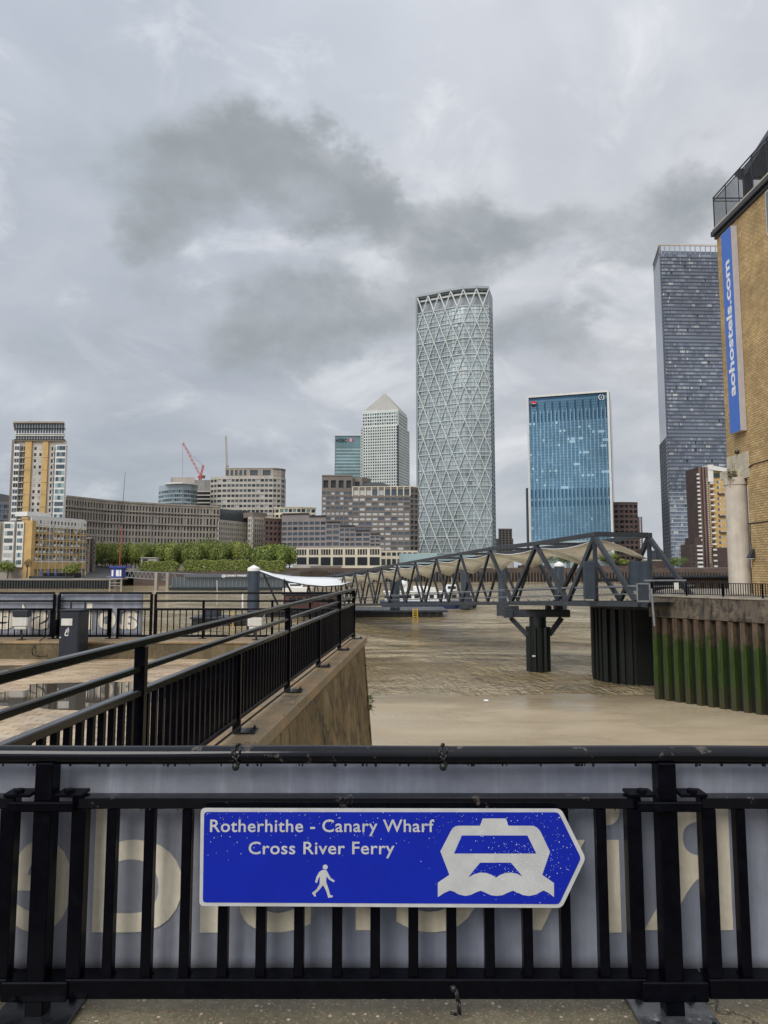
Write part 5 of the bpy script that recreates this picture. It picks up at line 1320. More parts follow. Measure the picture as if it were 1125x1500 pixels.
# storeys by picture height at Ya
st = [759.5+k*10.9 for k in range(7)]        # top storey is set back and white
cols_ = 16; cw = L/cols_
colpat = 'WBwbBwB wBWbB wW'
fB(0, L, ZP(768.5, Ya), ZP(757, Ya), .3, .6, 'top_storey', 'whitewall')
for k in range(cols_+1):
    m_ = 'brick_far' if k % 2 == 0 or k < 2 else 'whitewall'
    fB(max(0, k*cw-cw*(.14 if k % 2 == 0 else .06)), min(L, k*cw+cw*(.14 if k % 2 == 0 else .06)), LZ, ZP(768.6, Ya), 0, .6, 'pier', m_)
for r in range(6):
    yt = 769+r*10.4; z1_, z0_ = ZP(yt, Ya), ZP(yt+10.4, Ya)
    fB(0, L, z1_-.55, z1_-.01, .03, .6, 'floor_band', 'whitewall' if r in (0, 5) else 'brick_far')
    if r == 5:
        fB(0, L, z0_-.6, z1_-.56, .05, .6, 'ground_band', 'brick_far'); break
    for k in range(cols_):
        s0 = k*cw+cw*.16; s1 = (k+1)*cw-cw*.16; mid = A_+u*((s0+s1)/2)
        if k % 5 in (0, 4):
            q = mid-n2*.25; piece('window_frame', 'whitewall', (q.x, q.y, (z0_+z1_)/2), (cw*.74, .16, (z1_-z0_)*.78), rz, t)
            for s_ in (-.17, .17):
                q = mid+u*(cw*s_)-n2*.16; piece('window', random.choice(('gdark', 'gmid')), (q.x, q.y, (z0_+z1_)/2), (cw*.26, .06, (z1_-z0_)*.62), rz, t)
        else:
            q = mid-n2*.5; piece('window', random.choice(('gmid', 'gdark', 'gpale')), (q.x, q.y, (z0_+z1_)/2+.1), (cw*.64, .08, (z1_-z0_)*.6), rz, t)
            q = mid+n2*.15; piece('balcony', random.choice(('brownst', 'palewall', 'whitewall')), (q.x, q.y, z0_+.62), (cw*.66, .06, .9), rz, t)
for k in range(cols_):
    q = A_+u*((k+.5)*cw)-n2*.28; piece('window', random.choice(('gdark', 'gpale', 'gmid')), (q.x, q.y, ZP(763.5, Ya)), (cw*.35, .1, 1.3), rz, t)
MB().prism([tuple(q) for q in ((A_-n2*1.5), (B_-n2*1.5), B_*1.06, A_*1.06)], zt, ZP(754.5, Ya)).build('roof_storey', 'whitewall', t)
fB(L*.05, L*.45, zt+.5, ZP(748.5, Ya), 4, 10, 'roof_plant', 'whitewall')
# left facing part
zt = ZP(762, 286)
MB().prism([(XH(-60, 287), 287.6), (XH(44, 287), 287.6), (XH(44, 287)*1.05, 302), (XH(-60, 287)*1.05, 302)], LZ, ZP(764, 287)).build('core', 'stone', t)
MB().box(XH(33.5, 287), XH(44.6, 287), 286.9, 290, LZ, ZP(762.5, 287)).build('brick_bay', 'brick_far', t)
for (pa, pb2) in ((-20, -3), (4, 19), (23, 33)):
    MB().box(XH(pa, 287), XH(pb2, 287), 286.4, 287.59, ZP(831, 287), ZP(764.5, 287)).build('bay_frame', 'whitewall', t)
    for r in range(6):
        yy = 767.5+r*10.6; w_ = (pb2-pa-2)/3
        for k in range(3):
            a = pa+1+k*w_; piece('window', random.choice(('gteal', 'gteal2', 'gblue', 'gmid') if pa > 20 else ('gmid', 'gpale', 'gteal2')), ((XH(a, 287)+XH(a+w_-.4, 287))/2, 286.36, (ZP(yy, 287)+ZP(yy+6.3, 287))/2), (XH(a+w_-.4, 287)-XH(a, 287), .08, ZP(yy, 287)-ZP(yy+6.3, 287)), 0, t)
# ground floor dark openings along the front
for k in range(7):
    q = A_+u*(L*(.28+.1*k)); piece('shopfront', 'gdark', (q.x, q.y-.15, LZ+1.1), (2.4, .3, 2.0), rz, t)
# garden wall + parasols in front
gwl = MB().box(XH(45, 286), XH(108, 286), 285, 285.4, LZ, LZ+1.1).build('garden_wall', 'steel_dk', None, label='low dark terrace wall in front of the ochre block', cat='wall')
for iq, px in enumerate((60, 71.5, 82.5)):
    x_ = XH(px, 286.5); mb = MB(); mb.cyl((x_, 286.5, LZ), (x_, 286.5, LZ+2.6), .06, .06, 6); mb.cyl((x_, 286.5, LZ+1.5), (x_, 286.5, LZ+3.2), .32, .08, 8)
    mb.build('closed_parasol', 'paint_blue', None, label=('leftmost', 'middle', 'rightmost')[iq]+' of three closed dark blue parasols before the ochre block', cat='parasol', group='closed parasols on the waterfront terrace')
# C: dark building at left edge
t = bld('office_block', 'dark curved-top glass office block cut by the left edge', 'office block', 0, 420)
pts = [W2(-40, 420), W2(12.5, 420)]
bank(t, pts, GZ, ZP(735, 420), rows_px(738, 830, 12, 420, .7), 9, 'mull', ('gmid', 'gblue', 'gdark'), pier=.12)
mb = MB(); q0, q1 = pts
for k in range(10):
    a0, a1 = k/10*pi/2, (k+1)/10*pi/2
    z_a, z_b = ZP(735, 420)+4.5*sin(a0), ZP(735, 420)+4.5*sin(a1); xa_, xb2 = q1.x-8*(1-cos(a0)), q1.x-8*(1-cos(a1))
    mb.hexa([(q0.x, 420.2, z_a), (xa_, 420.2, z_a), (xa_, 440, z_a), (q0.x, 440, z_a), (q0.x, 420.2, z_b), (xb2, 420.2, z_b), (xb2, 440, z_b), (q0.x, 440, z_b)])
mb.build('curved_roof', 'roofdark', t)
# D: stone crescent
t = bld('crescent_building', 'long curved grey stone crescent with rows of tall windows above the trees', 'office block', 200, 440)
pts = [W2(92, 398), W2(120, 410), W2(149, 424), W2(186, 437), W2(224, 447), W2(262, 457), W2(300, 465), W2(320, 469)]
zt = ZP(739, 447)
rw = [(ZP(a2, 447), ZP(a1, 447)) for a1, a2 in ((742.5, 749.5), (752.3, 754.6), (757, 766.5), (769.5, 776), (779, 785.5), (788.5, 795), (798, 805), (808, 816))]
bank(t, pts, GZ, zt, rw, [7, 7, 8, 8, 8, 8, 4], 'stone', ('gdark', 'gmid', 'gdark', 'gpale'), wt=(5, 3, 3, 1), pier=.45, depth=.9, cap=('stone', .9))
for zq in (750.8, 768): 
    f2 = offset_poly(pts, -.7); MB().prism([tuple(p) for p in f2]+[tuple(p) for p in reversed(offset_poly(pts, .2))], ZP(zq+.8, 447), ZP(zq-.4, 447)).build('cornice', 'stone', t)
t = bld('office_block', 'white stone office wing with dark glazed attic right of the crescent', 'office block', 340, 470)
pts = [W2(319, 455), W2(362, 486)]
bank(t, pts, GZ, ZP(762, 462), rows_px(764, 830, 9, 462, .55), 14, 'stone_lt', ('gdark', 'gmid'), pier=.5, depth=.7)
MB().prism([tuple(W2(317, 470)), tuple(W2(361, 490)), tuple(W2(361, 490)*1.04), tuple(W2(317, 470)*1.05)], ZP(762, 462), ZP(745, 470)).build('attic', 'gmid', t)
mb = MB()
for k in range(15):
    f_ = k/14; q = W2(317, 470).lerp(W2(361, 490), f_); mb.box(q.x-.2, q.x+.2, q.y-.4, q.y, ZP(762, 462), ZP(745.5, 470))
mb.build('attic_ribs', 'roofdark', t, kind='stuff')
t = bld('office_block', 'narrow pale stone block with dark roof between two larger offices', 'office block', 375, 480)
bank(t, [W2(362, 470), W2(369, 466), W2(388, 476)], GZ, ZP(757, 468), rows_px(759, 826, 9, 468, .6), [2, 6], 'stone_lt', ('gdark', 'gmid'), pier=.42, depth=.7)
MB().prism([tuple(W2(355, 478)), tuple(W2(369, 470)), tuple(W2(390, 480)), tuple(W2(390, 480)*1.04), tuple(W2(355, 478)*1.04)], ZP(757, 468), ZP(750, 470)).build('roof_storey', 'brownst', t)
# E teal curved
t = bld('glass_block', 'teal curved glass block with flat white roof edge behind the crescent', 'office block', 258, 540)
pts = [W2(229, 545), W2(238, 536), W2(250, 531), W2(264, 530), W2(277, 534), W2(286.5, 542)]
bank(t, pts, GZ, ZP(710, 533), rows_px(717, 830, 18, 533, .62), [4, 5, 5, 5, 4], 'g2', ('gteal', 'gmid', 'gdark'), wt=(2, 3, 2), pier=.14, depth=.5)
pts2 = [W2(238, 530), W2(250, 526), W2(264, 525), W2(278, 530), W2(287, 538)]
MB().prism([tuple(p) for p in pts2]+[tuple(W2(287, 560)), tuple(W2(240, 560))], ZP(710, 533), ZP(708.2, 533)).build('roof_slab', 'whitewall', t)
MB().prism([tuple(W2(247, 540)), tuple(W2(282, 540)), tuple(W2(282, 560)), tuple(W2(250, 560))], ZP(708, 533), ZP(699, 540)).build('plant_louvres', 'stone', t)
# F concrete core under construction
t = bld('unfinished_building', 'bare concrete building core with open floors under the red crane', 'building site', 290, 600)
MB().box(XH(272, 600), XH(306, 600), 600, 625, GZ, ZP(703, 600)).build('core', 'core', t)
MB().box(XH(247, 605), XH(272, 605), 604, 625, ZP(720, 600), ZP(700, 600)).build('stair_core', 'core', t)
for k in range(4):
    yy = 719+k*5.5; MB().box(XH(286, 596), XH(308, 596), 596, 600.5, ZP(yy+1.6, 596), ZP(yy, 596)).build('floor_slab', 'stone_lt', t)
    MB().box(XH(286, 597), XH(308, 597), 597, 599.9, ZP(yy+5.4, 597), ZP(yy+1.7, 597)).build('open_floor', 'gdark', t)
# G crane
def lattice(mb, a, b, w, n=10, r=.12):
    a = Vector(a); b = Vector(b); d = (b-a).normalized(); up = Vector((0, 1, 0)); s1 = d.cross(up).normalized()*w/2; s2 = up*w/2
    cs = [s1+s2, s1-s2, -s1-s2, -s1+s2]
    for c in cs: mb.bar(a+c, b+c, r*2, r*2, up=(0, 1, 0))
    for k in range(n):
        p = a.lerp(b, k/n); q = a.lerp(b, (k+1)/n)
        for i in range(4): mb.bar(p+cs[i], q+cs[(i+1) % 4], r*1.3, r*1.3, up=(0, 1, 0))
YC = 612
t = thing('tower_crane', (XH(294, YC), YC, ZP(703, YC)), 'red and white luffing tower crane with raised jib', 'tower crane')
mb = MB(); lattice(mb, P(292, 712, YC), P(293.5, 700, YC), 1.6, 6, .2); mb.build('mast', 'red', t)
mb = MB(); lattice(mb, P(294, 698, YC), P(267.5, 648, YC), 1.1, 26, .10); mb.build('jib', 'red', t)
mb = MB(); 
for k in range(1, 26, 3):
    a = P(294, 698, YC).lerp(P(267.5, 648, YC), k/26); c = P(294, 698, YC).lerp(P(267.5, 648, YC), (k+1.3)/26); mb.bar(a, c, 1.0, 1.0, up=(0, 1, 0))
mb.build('white_jib_sections', 'whitewall', t)
mb = MB(); lattice(mb, P(294, 697, YC), P(298, 681.5, YC), 1.1, 7, .14); mb.bar(P(290, 699, YC), P(299.5, 698, YC), 2., 1.6); mb.build('tower_head', 'red', t)
MB().box(P(296, 697, YC).x, P(300, 697, YC).x, YC-1.5, YC+1.5, P(296, 700.5, YC).z, P(296, 696.5, YC).z).build('counterweight', 'redbrown', t)
mb = MB(); mb.bar(P(298, 682, YC), P(281, 667, YC), .16); mb.bar(P(281, 667, YC), P(268, 649, YC), .16); mb.bar(P(298, 682, YC), P(286, 690, YC), .1); mb.bar(P(267.5, 648, YC), P(267.5, 699, YC), .14); mb.build('cables', 'steel_dk', t)
YC = 640
t = thing('tower_crane', (XH(331, YC), YC, ZP(690, YC)), 'slim pale crane jib pointing straight up above the gridded block', 'tower crane')
mb = MB(); lattice(mb, P(332.5, 690, YC), P(330.7, 638.5, YC), 1.1, 26, .2); mb.build('jib', 'stone_lt', t)
mb = MB(); lattice(mb, P(332.5, 691, YC), P(332.8, 681, YC), 2., 5, .22); mb.build('mast', 'stone_lt', t)
# I gridded block
Y = 560.
t = bld('office_block', 'large pale gridded office block with rounded corners below the slim crane', 'office block', 360, Y)
pts = [W2(305.5, Y+6), W2(315, Y+2), W2(330, Y), W2(360, Y-1), W2(398, Y-1), W2(410, Y+2), W2(415.5, Y+8), W2(417, Y+16)]
bank(t, pts, GZ, ZP(697.5, Y), rows_px(700, 829, 17, Y, .52), [2, 2, 5, 6, 2, 1, 1], 'stone_lt', ('gmid', 'gdark', 'gpale'), wt=(4, 2, 1), pier=.22, depth=.7)
pts2 = [W2(327, Y+3), W2(360, Y+2), W2(398, Y+2), W2(410, Y+5), W2(416, Y+11)]
bank(t, pts2, ZP(697.4, Y), ZP(685.5, Y), [(ZP(696, Y), ZP(688, Y))], [5, 2, 0, 0], 'stone', ('gmid',), pier=.4, depth=.8, cap=('palewall', .4), name_wall='plant_screen')
# J curved grey-pink office
Y = 440.
t = bld('office_block', 'low curved grey-pink office with stepped glass roofline and cream colonnade', 'office block', 470, Y)
pts = [W2(387, Y+2), W2(412, Y+12)]
bank(t, pts, GZ, ZP(758.5, Y), rows_px(761, 818, 7, Y, .5), 4, 'redstone', ('gdark', 'gmid'), pier=.35, depth=.7, cap=('cream', .8))
segs_ = [(412, 452, 752), (452, 477, 756), (477, 497, 765), (497, 520, 771), (520, 542, 778), (542, 557, 783)]
prevY = Y+8
for i, (pa, pb2, yt) in enumerate(segs_):
    Yn = prevY-2.2 if i else prevY-4
    n_r = [7, 6, 6, 5, 4, 3][i]
    r_ = rows_px(762 if i < 2 else yt+2, 801, max(3, int((801-(762 if i < 2 else yt+2))/6.9)), Y, .58)
    bank(t, [W2(pa, prevY), W2(pb2, Yn)], ZP(803, Y), ZP(yt, Y), r_, int((pb2-pa)/7.5)+0, 'pinkstone', ('gblue', 'gmid', 'gblue', 'gdark'), wt=(4, 3, 2, 1), pier=.2, depth=.6)
    MB().prism([tuple(W2(pa, prevY-.9)), tuple(W2(pb2, Yn-.9)), tuple(W2(pb2, Yn+25)), tuple(W2(pa, prevY+25))], ZP(yt, Y)+.01, ZP(yt, Y)+.55).build('roof_edge', 'steel_dk', t)
    prevY = Yn
bank(t, [W2(401, Y+16), W2(415, Y+10), W2(440, Y+10), W2(462, Y+14)], ZP(758, Y), ZP(741.5, Y), [(ZP(748.5, Y), ZP(743.5, Y)), (ZP(756.5, Y), ZP(751.5, Y))], [2, 4, 3], 'cream', ('gdark', 'gteal'), pier=.2, depth=.7, cap=('cream', .4))
pc0 = [W2(433, Y+1), W2(558, Y-9)]
bank(t, pc0, GZ, ZP(802.6, Y), [(ZP(813, Y), ZP(804.8, Y))], 7, 'cream', ('gmid',), pier=.22, depth=1.0, name_wall='upper_base')
mb = MB(); a, c = pc0; nmb = 21
for k in range(nmb*1):
    for d_ in (.28, .5, .72):
        q = a.lerp(c, (k//3+d_)/7) if k % 3 == 0 else None
        if q is not None: mb.box(q.x-.15, q.x+.15, q.y-.2, q.y+.5, ZP(813, Y), ZP(804.8, Y))
mb.build('window_mullions', 'cream', t, kind='stuff')
for k in range(7):
    q = a.lerp(c, (k+.5)/7); piece('arcade_opening', 'gdark', (q.x, q.y-.06, ZP(822, Y)), (6.0*.95/1., .5, (ZP(817, Y)-ZP(828.5, Y))), atan2((c-a).y, (c-a).x), t)
t = bld('low_terrace', 'pale riverside terrace wall with steps in front of the cream colonnade', 'terrace', 450, 415)
MB().box(XH(430, 418), XH(470, 418), 417, 420, LZ2, ZP(827, 417)).build('wall', 'stone_lt', t); MB().box(XH(455, 414), XH(500, 414), 413, 416, LZ2, ZP(829, 414)).build('steps', 'brownst', t)
# K brown block
Y = 500.
t = bld('office_block', 'dark brown gridded office block with open rooftop loggia left of the lattice tower', 'office block', 540, Y)
pts = [W2(470.5, Y), W2(516, Y+1)]
bank(t, pts, GZ, ZP(716.5, Y), rows_px(718.5, 830, 15, Y, .58), 7, 'brownst', ('gpale', 'gmid', 'gblue'), wt=(4, 3, 1), pier=.2, depth=.7)
bank(t, pts, ZP(716.4, Y), ZP(697.5, Y), [(ZP(714.5, Y), ZP(703.5, Y))], [4], 'brownst', ('gdark', 'gdark', 'gpale'), wt=(3, 3, 1), pier=.36, depth=1.6, cap=('brownst', .8), name_wall='rooftop_loggia')
pts = [W2(516, Y-1), W2(601, Y-3)]
r_ = [(ZP(725.5, Y), ZP(717.5, Y))]+rows_px(728, 807, 11, Y, .6)
bank(t, pts, ZP(808, Y), ZP(714, Y), r_, 9, 'brownst', ('gpale', 'gmid', 'gpale', 'gblue'), wt=(4, 3, 2, 1), pier=.16, depth=.7, cap=('cream', .5))
bank(t, [W2(601, Y-3), W2(613, Y+2)], ZP(808, Y), ZP(714, Y), rows_px(716, 807, 12, Y, .65), 2, 'brownst', ('gdark', 'gmid'), pier=.2, depth=.8, cap=('cream', .5))
mb = MB()
for k in range(10):
    q = pts[0].lerp(pts[1], k/9); mb.box(q.x-.35, q.x+.35, q.y-.3, q.y-.01, ZP(727, Y), ZP(714, Y))
mb.build('cream_pilasters', 'cream', t)
bank(t, [W2(558, Y-6), W2(612, Y-7)], GZ, ZP(807, Y), [(ZP(814.5, Y), ZP(809.5, Y)), (ZP(828, Y), ZP(819, Y))], 7, 'cream', ('gmid', 'gdark'), pier=.25, depth=.8, name_wall='base_storeys')
mb = MB(); a, c = W2(528, Y+4), W2(577, Y+4)
mb.hexa([(a.x, a.y, ZP(714, Y)), (c.x, c.y, ZP(714, Y)), (c.x, c.y+18, ZP(714, Y)), (a.x, a.y+18, ZP(714, Y)), (a.x, a.y+4, ZP(705, Y)), (c.x-7, c.y+4, ZP(705, Y)), (c.x-7, c.y+12, ZP(705, Y)), (a.x, a.y+12, ZP(705, Y))]); mb.build('roof_plant', 'roofdark', t)
bank(t, [W2(516, Y+6), W2(530, Y+6), W2(543, Y+14)], ZP(716, Y), ZP(697.5, Y), [(ZP(714, Y), ZP(704, Y))], [1, 1], 'brownst', ('gdark',), pier=.5, depth=1., name_wall='corner_loggia')
for k, (pa, pb2, yy) in enumerate(((585, 640, 806), )):
    MB().box(XH(pa, 470), XH(pb2, 470), 468, 480, GZ, ZP(811, 470)).build('podium', 'gteal2', t)
# L glass tower with name
Y = 1120.
t = bld('bank_tower', 'teal glass bank tower with red and white hexagon logo behind the pyramid tower', 'tower', 508, Y)
bank(t, [W2(489.3, Y), W2(535, Y)], GZ, ZP(639.5, Y), rows_px(655, 830, 36, Y, .62), 1, 'gteal', ('gteal2',), pier=.01, depth=1.2, cap=('roofdark', 1.2), deep=45)
q0 = P(492, 647.5, Y-1); q1 = P(508.5, 647.5, Y-1)
vs, fs = place_text('HSBC', q0, (1, 0, 0), (0, 0, 1), (q1-q0).x, (ZP(642.5, Y)-ZP(647.5, Y)), .7, .02); MB().add(vs, fs).build('lettering', 'blacklogo', t)
h0 = P(509.8, 644.6, Y-1); hw = (P(518, 644, Y).x-h0.x); hh = hw*.5
def flat(pts_, m, nm, y_): MB().add([(h0.x+a*hw, y_, h0.z+c*hh) for a, c in pts_], [tuple(range(len(pts_)))]).build(nm, m, t)
flat([(0, 0), (.25, .5), (.75, .5), (1, 0), (.75, -.5), (.25, -.5)], 'redlogo', 'logo_hexagon', Y-1)
for nm_, ps in (('l', [(.25, .5), (.25, -.5), (.5, 0)]), ('r', [(.75, .5), (.5, 0), (.75, -.5)])):
    pass
flat([(.25, .5), (.75, .5), (.5, .0)], 'white', 'logo_triangle', Y-1.3); flat([(.25, -.5), (.5, 0), (.75, -.5)], 'white', 'logo_triangle', Y-1.3)
# M pyramid tower
Y = 1050.
t = bld('pyramid_tower', 'steel-clad skyscraper with pyramid roof', 'skyscraper', 563, Y)
def sq(pL, pC, pR, y0_, d0=15, d1=56): return [W2(pL, y0_+d0), W2(pC, y0_), W2(pR, y0_+d1)]
zs1 = ZP(622, Y)
bank(t, sq(531.5, 583.5, 600.5, Y), GZ, zs1, rows_px(623, 829, 48, Y, .55), [15, 13], 'metalclad', ('gdark', 'gmid', 'gdark'), pier=.42, depth=1.2, deep=40)
bank(t, [W2(527.6, Y+19), W2(531.2, Y+17)], GZ, ZP(623.5, Y), rows_px(625, 829, 48, Y, .4), 1, 'metalclad', ('gdark',), pier=.6, depth=1., deep=20, name_wall='corner_notch')
bank(t, sq(530.5, 584, 597.5, Y+3, 15, 50), zs1, ZP(601, Y), rows_px(602, 621, 4, Y, .6), [15, 13], 'metalclad', ('gdark', 'gteal'), pier=.35, depth=1.2, deep=36, name_wall='upper_wall')
MB().box(XH(582.2, Y-1), XH(584.4, Y-1), Y-2, Y+.0, GZ, zs1-1).build('corner_slot', 'gdark', t)
mb = MB(); b_ = [W2(533, Y+17), W2(584, Y+6), W2(596.5, Y+50), W2(546, Y+62)]; zq = ZP(601, Y); z2 = ZP(598, Y)
ap = P(563.8, 575.5, Y+33)
mb.prism([tuple(v) for v in b_], zq, z2); mb.build('pyramid_base', 'metalclad', t)
mb = MB(); mb.add([(v.x, v.y, z2+.05) for v in b_]+[ap], [(0, 1, 4), (1, 2, 4), (2, 3, 4), (3, 0, 4), (3, 2, 1, 0)]); mb.build('pyramid_roof', 'pyr', t)
# N lattice tower
Y = 580.
t = bld('lattice_tower', 'tall pale tower wrapped in white diamond lattice', 'skyscraper', 668, Y)
ND = [(613.2, 601), (629.5, 596.5), (646.5, 591.5), (664, 586.5), (683, 582), (703, 580.5), (722, 581)]
NP = [W2(p, y_) for p, y_ in ND]
zb_n, zt_n = ZP(810, Y), ZP(446.5, Y)
rowsN = 15; hN = (zt_n-zb_n)/rowsN
def at(s_, z, d=0.):
    s_ = max(0, min(6, s_)); i = min(5, int(s_)); f_ = s_-i; a, c = NP[i], NP[i+1]; u_ = (c-a).normalized(); q = a.lerp(c, f_)+Vector((u_.y, -u_.x))*d
    return Vector((q.x, q.y, z))
back = offset_poly(NP, 1.2); far = offset_poly(NP, 40)
zcr = ZP(419.5, Y)
MB().prism([tuple(p) for p in back]+[tuple(p) for p in reversed(far)], GZ, zt_n).build('core', 'g3', t)
MB().prism([tuple(p) for p in offset_poly(NP, 5)]+[tuple(p) for p in reversed(far)], zt_n, ZP(424, Y)).build('crown_screen', 'diagside', t)
gl = MB()
fl = rowsN*4; nb = 4
for j in range(fl):
    z0_ = zb_n+j*hN/4; z1_ = z0_+hN/4
    for i in range(6):
        for k in range(nb):
            s0, s1 = i+k/nb, i+(k+1)/nb; sm_ = (s0+s1)/2; zr_ = (j+.5)/4
            fu = ((sm_-.5*zr_) % 1); fv = ((sm_+.5*zr_) % 1); dd = min(min(fu, 1-fu), min(fv, 1-fv)); cross = max(min(fu, 1-fu), min(fv, 1-fv))
            if cross < .15: mi = 2  # dark panes at the nodes imitate shade in the recessed corners
            else: mi = random.choices((0, 1, 3, 2), (5, 3.5, 1.6, .15))[0]
            a, c = at(s0+.015, 0, -1.0), at(s1-.015, 0, -1.0)
            gl.add([(a.x, a.y, z0_+.3), (c.x, c.y, z0_+.3), (c.x, c.y, z1_), (a.x, a.y, z1_)], [(0, 1, 2, 3)], mi)
gl.build('glazing', ['g1', 'g2', 'g3', 'g4'], t, kind='stuff')
ml = MB()
for j in range(fl+1):
    if j % 4 == 0: continue
    z_ = zb_n+j*hN/4+.3
    for i in range(6): ml.bar(at(i, z_, -.5), at(i+1, z_, -.85), .3, .3)
ml.build('floor_bands', 'diag', t, kind='stuff')
for j in range(rowsN+1):
    b2 = MB(); z_ = zb_n+j*hN
    for i in range(6): b2.bar(at(i, z_, -.2), at(i+1, z_, -.2), .45, .5)
    b2.build('node_band', 'diag', t)
def diag(s_start, sg_, j0=0):
    b2 = MB(); n_ = 0
    for j in range(j0, rowsN):
        s0 = s_start+sg_*.5*(j-j0); s1 = s0+sg_*.5
        if s0 < -.001 or s0 > 6.001 or s1 < -.001 or s1 > 6.001: continue
        m_ = 2
        for q in range(m_):
            a, c = s0+(s1-s0)*q/m_, s0+(s1-s0)*(q+1)/m_; b2.bar(at(a, zb_n+(j+q/m_)*hN, .1), at(c, zb_n+(j+(q+1)/m_)*hN, .1), .60, .5, up=(0, 1, 0)); n_ += 1
    if n_: b2.build('diagrid_brace', 'diag', t)
ss = -(rowsN+1)//2
for k in range(-8, 15):
    diag(k, 1); diag(k, -1)
for i in range(6):   # crown triangles
    s_m = i+.5 if rowsN % 2 == 0 else i+.5
    off = 0 if (rowsN % 2 == 0) else 0
for i in range(7):
    b2 = MB(); s0 = i+(0 if True else .5); n_ = 0
    base_s = i if rowsN % 2 == 0 else i+.5
    if base_s > 6: continue
    for sg_ in (-.5, .5):
        s1 = base_s+sg_
        if 0 <= s1 <= 6: b2.bar(at(base_s, zt_n, .1), at(s1, zcr-1.5, .1), .9, 1.0, up=(0, 1, 0)); n_ += 1
    if n_: b2.build('crown_brace', 'diag', t)
b2 = MB()
for i in range(6): b2.bar(at(i, zcr-.6, .2), at(i+1, zcr-.6, .2), 1.6, 1.8)
b2.build('crown_rail', 'diagside', t)
b2 = MB()
for i in range(6): b2.bar(at(i+.02, zcr-4.2, -3), at(i+.98, zcr-4.2, -3), 1.0, 1.3)
b2.build('crown_light_band', 'white', t)
MB().prism([tuple(p) for p in offset_poly(NP, 1.)]+[tuple(p) for p in reversed(far)], zcr-2.4, zcr-1.2).build('crown_slab', 'diagside', t)
p6 = NP[-1]; e6 = W2(727.5, 606)
bank(t, [p6, e6], GZ, zcr, rows_px(446, 826, 60, Y, .5), 2, 'diagside', ('g1',), pier=.3, depth=.8, deep=18, name_wall='side_wall')
p0 = NP[0]
MB().prism([tuple(W2(610.5, 606)), tuple(p0), (p0.x+3, p0.y+6), tuple(W2(611, 625))], GZ, zcr).build('left_fin', 'diagside', t)
MB().prism([tuple(p) for p in offset_poly(NP, .6)]+[tuple(p) for p in reversed(far)], GZ, zb_n-.6).build('base', 'gteal2', t)
# O small block
Y = 700.
t = bld('flats', 'small grey twin-stacked flats just right of the lattice tower', 'flats', 740, Y)
MB().box(XH(726, Y), XH(752.5, Y), Y, Y+20, GZ, ZP(789, Y)).build('lower_wing', 'core', t)
bank(t, [W2(731, Y-3), W2(751, Y-3)], GZ, ZP(774.5, Y), rows_px(776, 826, 14, Y, .6), 4, 'stone', ('gdark', 'gmid'), pier=.5, depth=1)
# P azure curtain wall tower
Y = 600.
t = bld('glass_tower', 'blue mirrored glass office tower with white edges and a small red logo', 'office tower', 833, Y)
p0, p1 = W2(776.5, Y+14), W2(900, Y-8)
zt = ZP(577.5, Y)
u = (p1-p0).normalized(); L = (p1-p0).length; n2 = Vector((u.y, -u.x)); rz = atan2(u.y, u.x)
MB().prism([tuple(p0+u*.5-n2*.8), tuple(p1-u*.5-n2*.8), tuple(p1-u*.5-n2*40), tuple(p0+u*.5-n2*40)], GZ, zt-.6).build('core', 'b4', t)
def fT(s0, s1, za, zb, d0, d1, mb, mi=0):
    q = [p0+u*s0-n2*d0, p0+u*s1-n2*d0, p0+u*s1-n2*d1, p0+u*s0-n2*d1]
    return mb.hexa([(k.x, k.y, za) for k in q]+[(k.x, k.y, zb) for k in q], mi)
gl = MB(); nr, ncx = 50, 41; zb0_ = ZP(792, Y); zz1 = zt-2.2; hr = (zz1-zb0_)/nr; cw = (L-3.2)/ncx
pat = {}
random.seed(21)
for _ in range(26):
    r0 = random.randrange(17, 44); c0 = random.randrange(0, ncx); ln = random.choice((1, 1, 2, 3, 5, 7)); 
    for q in range(ln): pat[(r0, c0+q)] = 3 if random.random() < .7 else 1
for _ in range(9):
    c0 = random.randrange(2, ncx-2); r0 = random.randrange(14, 40)
    for q in range(random.randrange(2, 9)): pat[(r0+q, c0)] = 1
for r in range(nr):
    for c in range(ncx):
        slot = (12 <= r <= 17 and r != 14) or r in (42, 43, 44, 46, 47, 48)
        mi = pat.get((r, c), random.choices((0, 1, 3), (6, 1.1, .05))[0])
        if slot: mi = 2 if c % 2 == 0 else 0
        if r >= 45: mi = 2 if c % 4 == 0 and r < 49 else 0
        a = p0+u*(1.6+c*cw+.08)-n2*.7; b2 = p0+u*(1.6+(c+1)*cw-.08)-n2*.7
        tl = random.uniform(-.05, .05)
        gl.add([(a.x, a.y, zb0_+r*hr+.12), (b2.x, b2.y, zb0_+r*hr+.12), (b2.x, b2.y+tl*.4, zb0_+(r+1)*hr-.12), (a.x, a.y+tl*.4, zb0_+(r+1)*hr-.12)], [(0, 1, 2, 3)], mi)
random.seed(33)
gl.build('glazing', ['b1', 'b2', 'b4', 'b3'], t, kind='stuff')
mb = MB()
for c in range(0, ncx+1, 2): fT(1.6+c*cw-.14, 1.6+c*cw+.14, zb0_, zz1-9, .3, .69, mb)
mb.build('mullions', 'b3', t, kind='stuff')
mb = MB(); fT(0, 1.5, GZ, zt, -.6, 12, mb); mb.build('edge_fin', 'whitewall', t); mb = MB(); fT(L-1.6, L, GZ, zt, -.6, 12, mb); mb.build('edge_fin', 'whitewall', t)
mb = MB(); fT(0, L, zt+.01, zt+1.6, -.6, 12, mb); mb.build('top_fin', 'whitewall', t)
mb = MB(); fT(1.6, L-1.7, GZ, zb0_, .2, .79, mb); mb.build('base_glazing', 'g4', t)
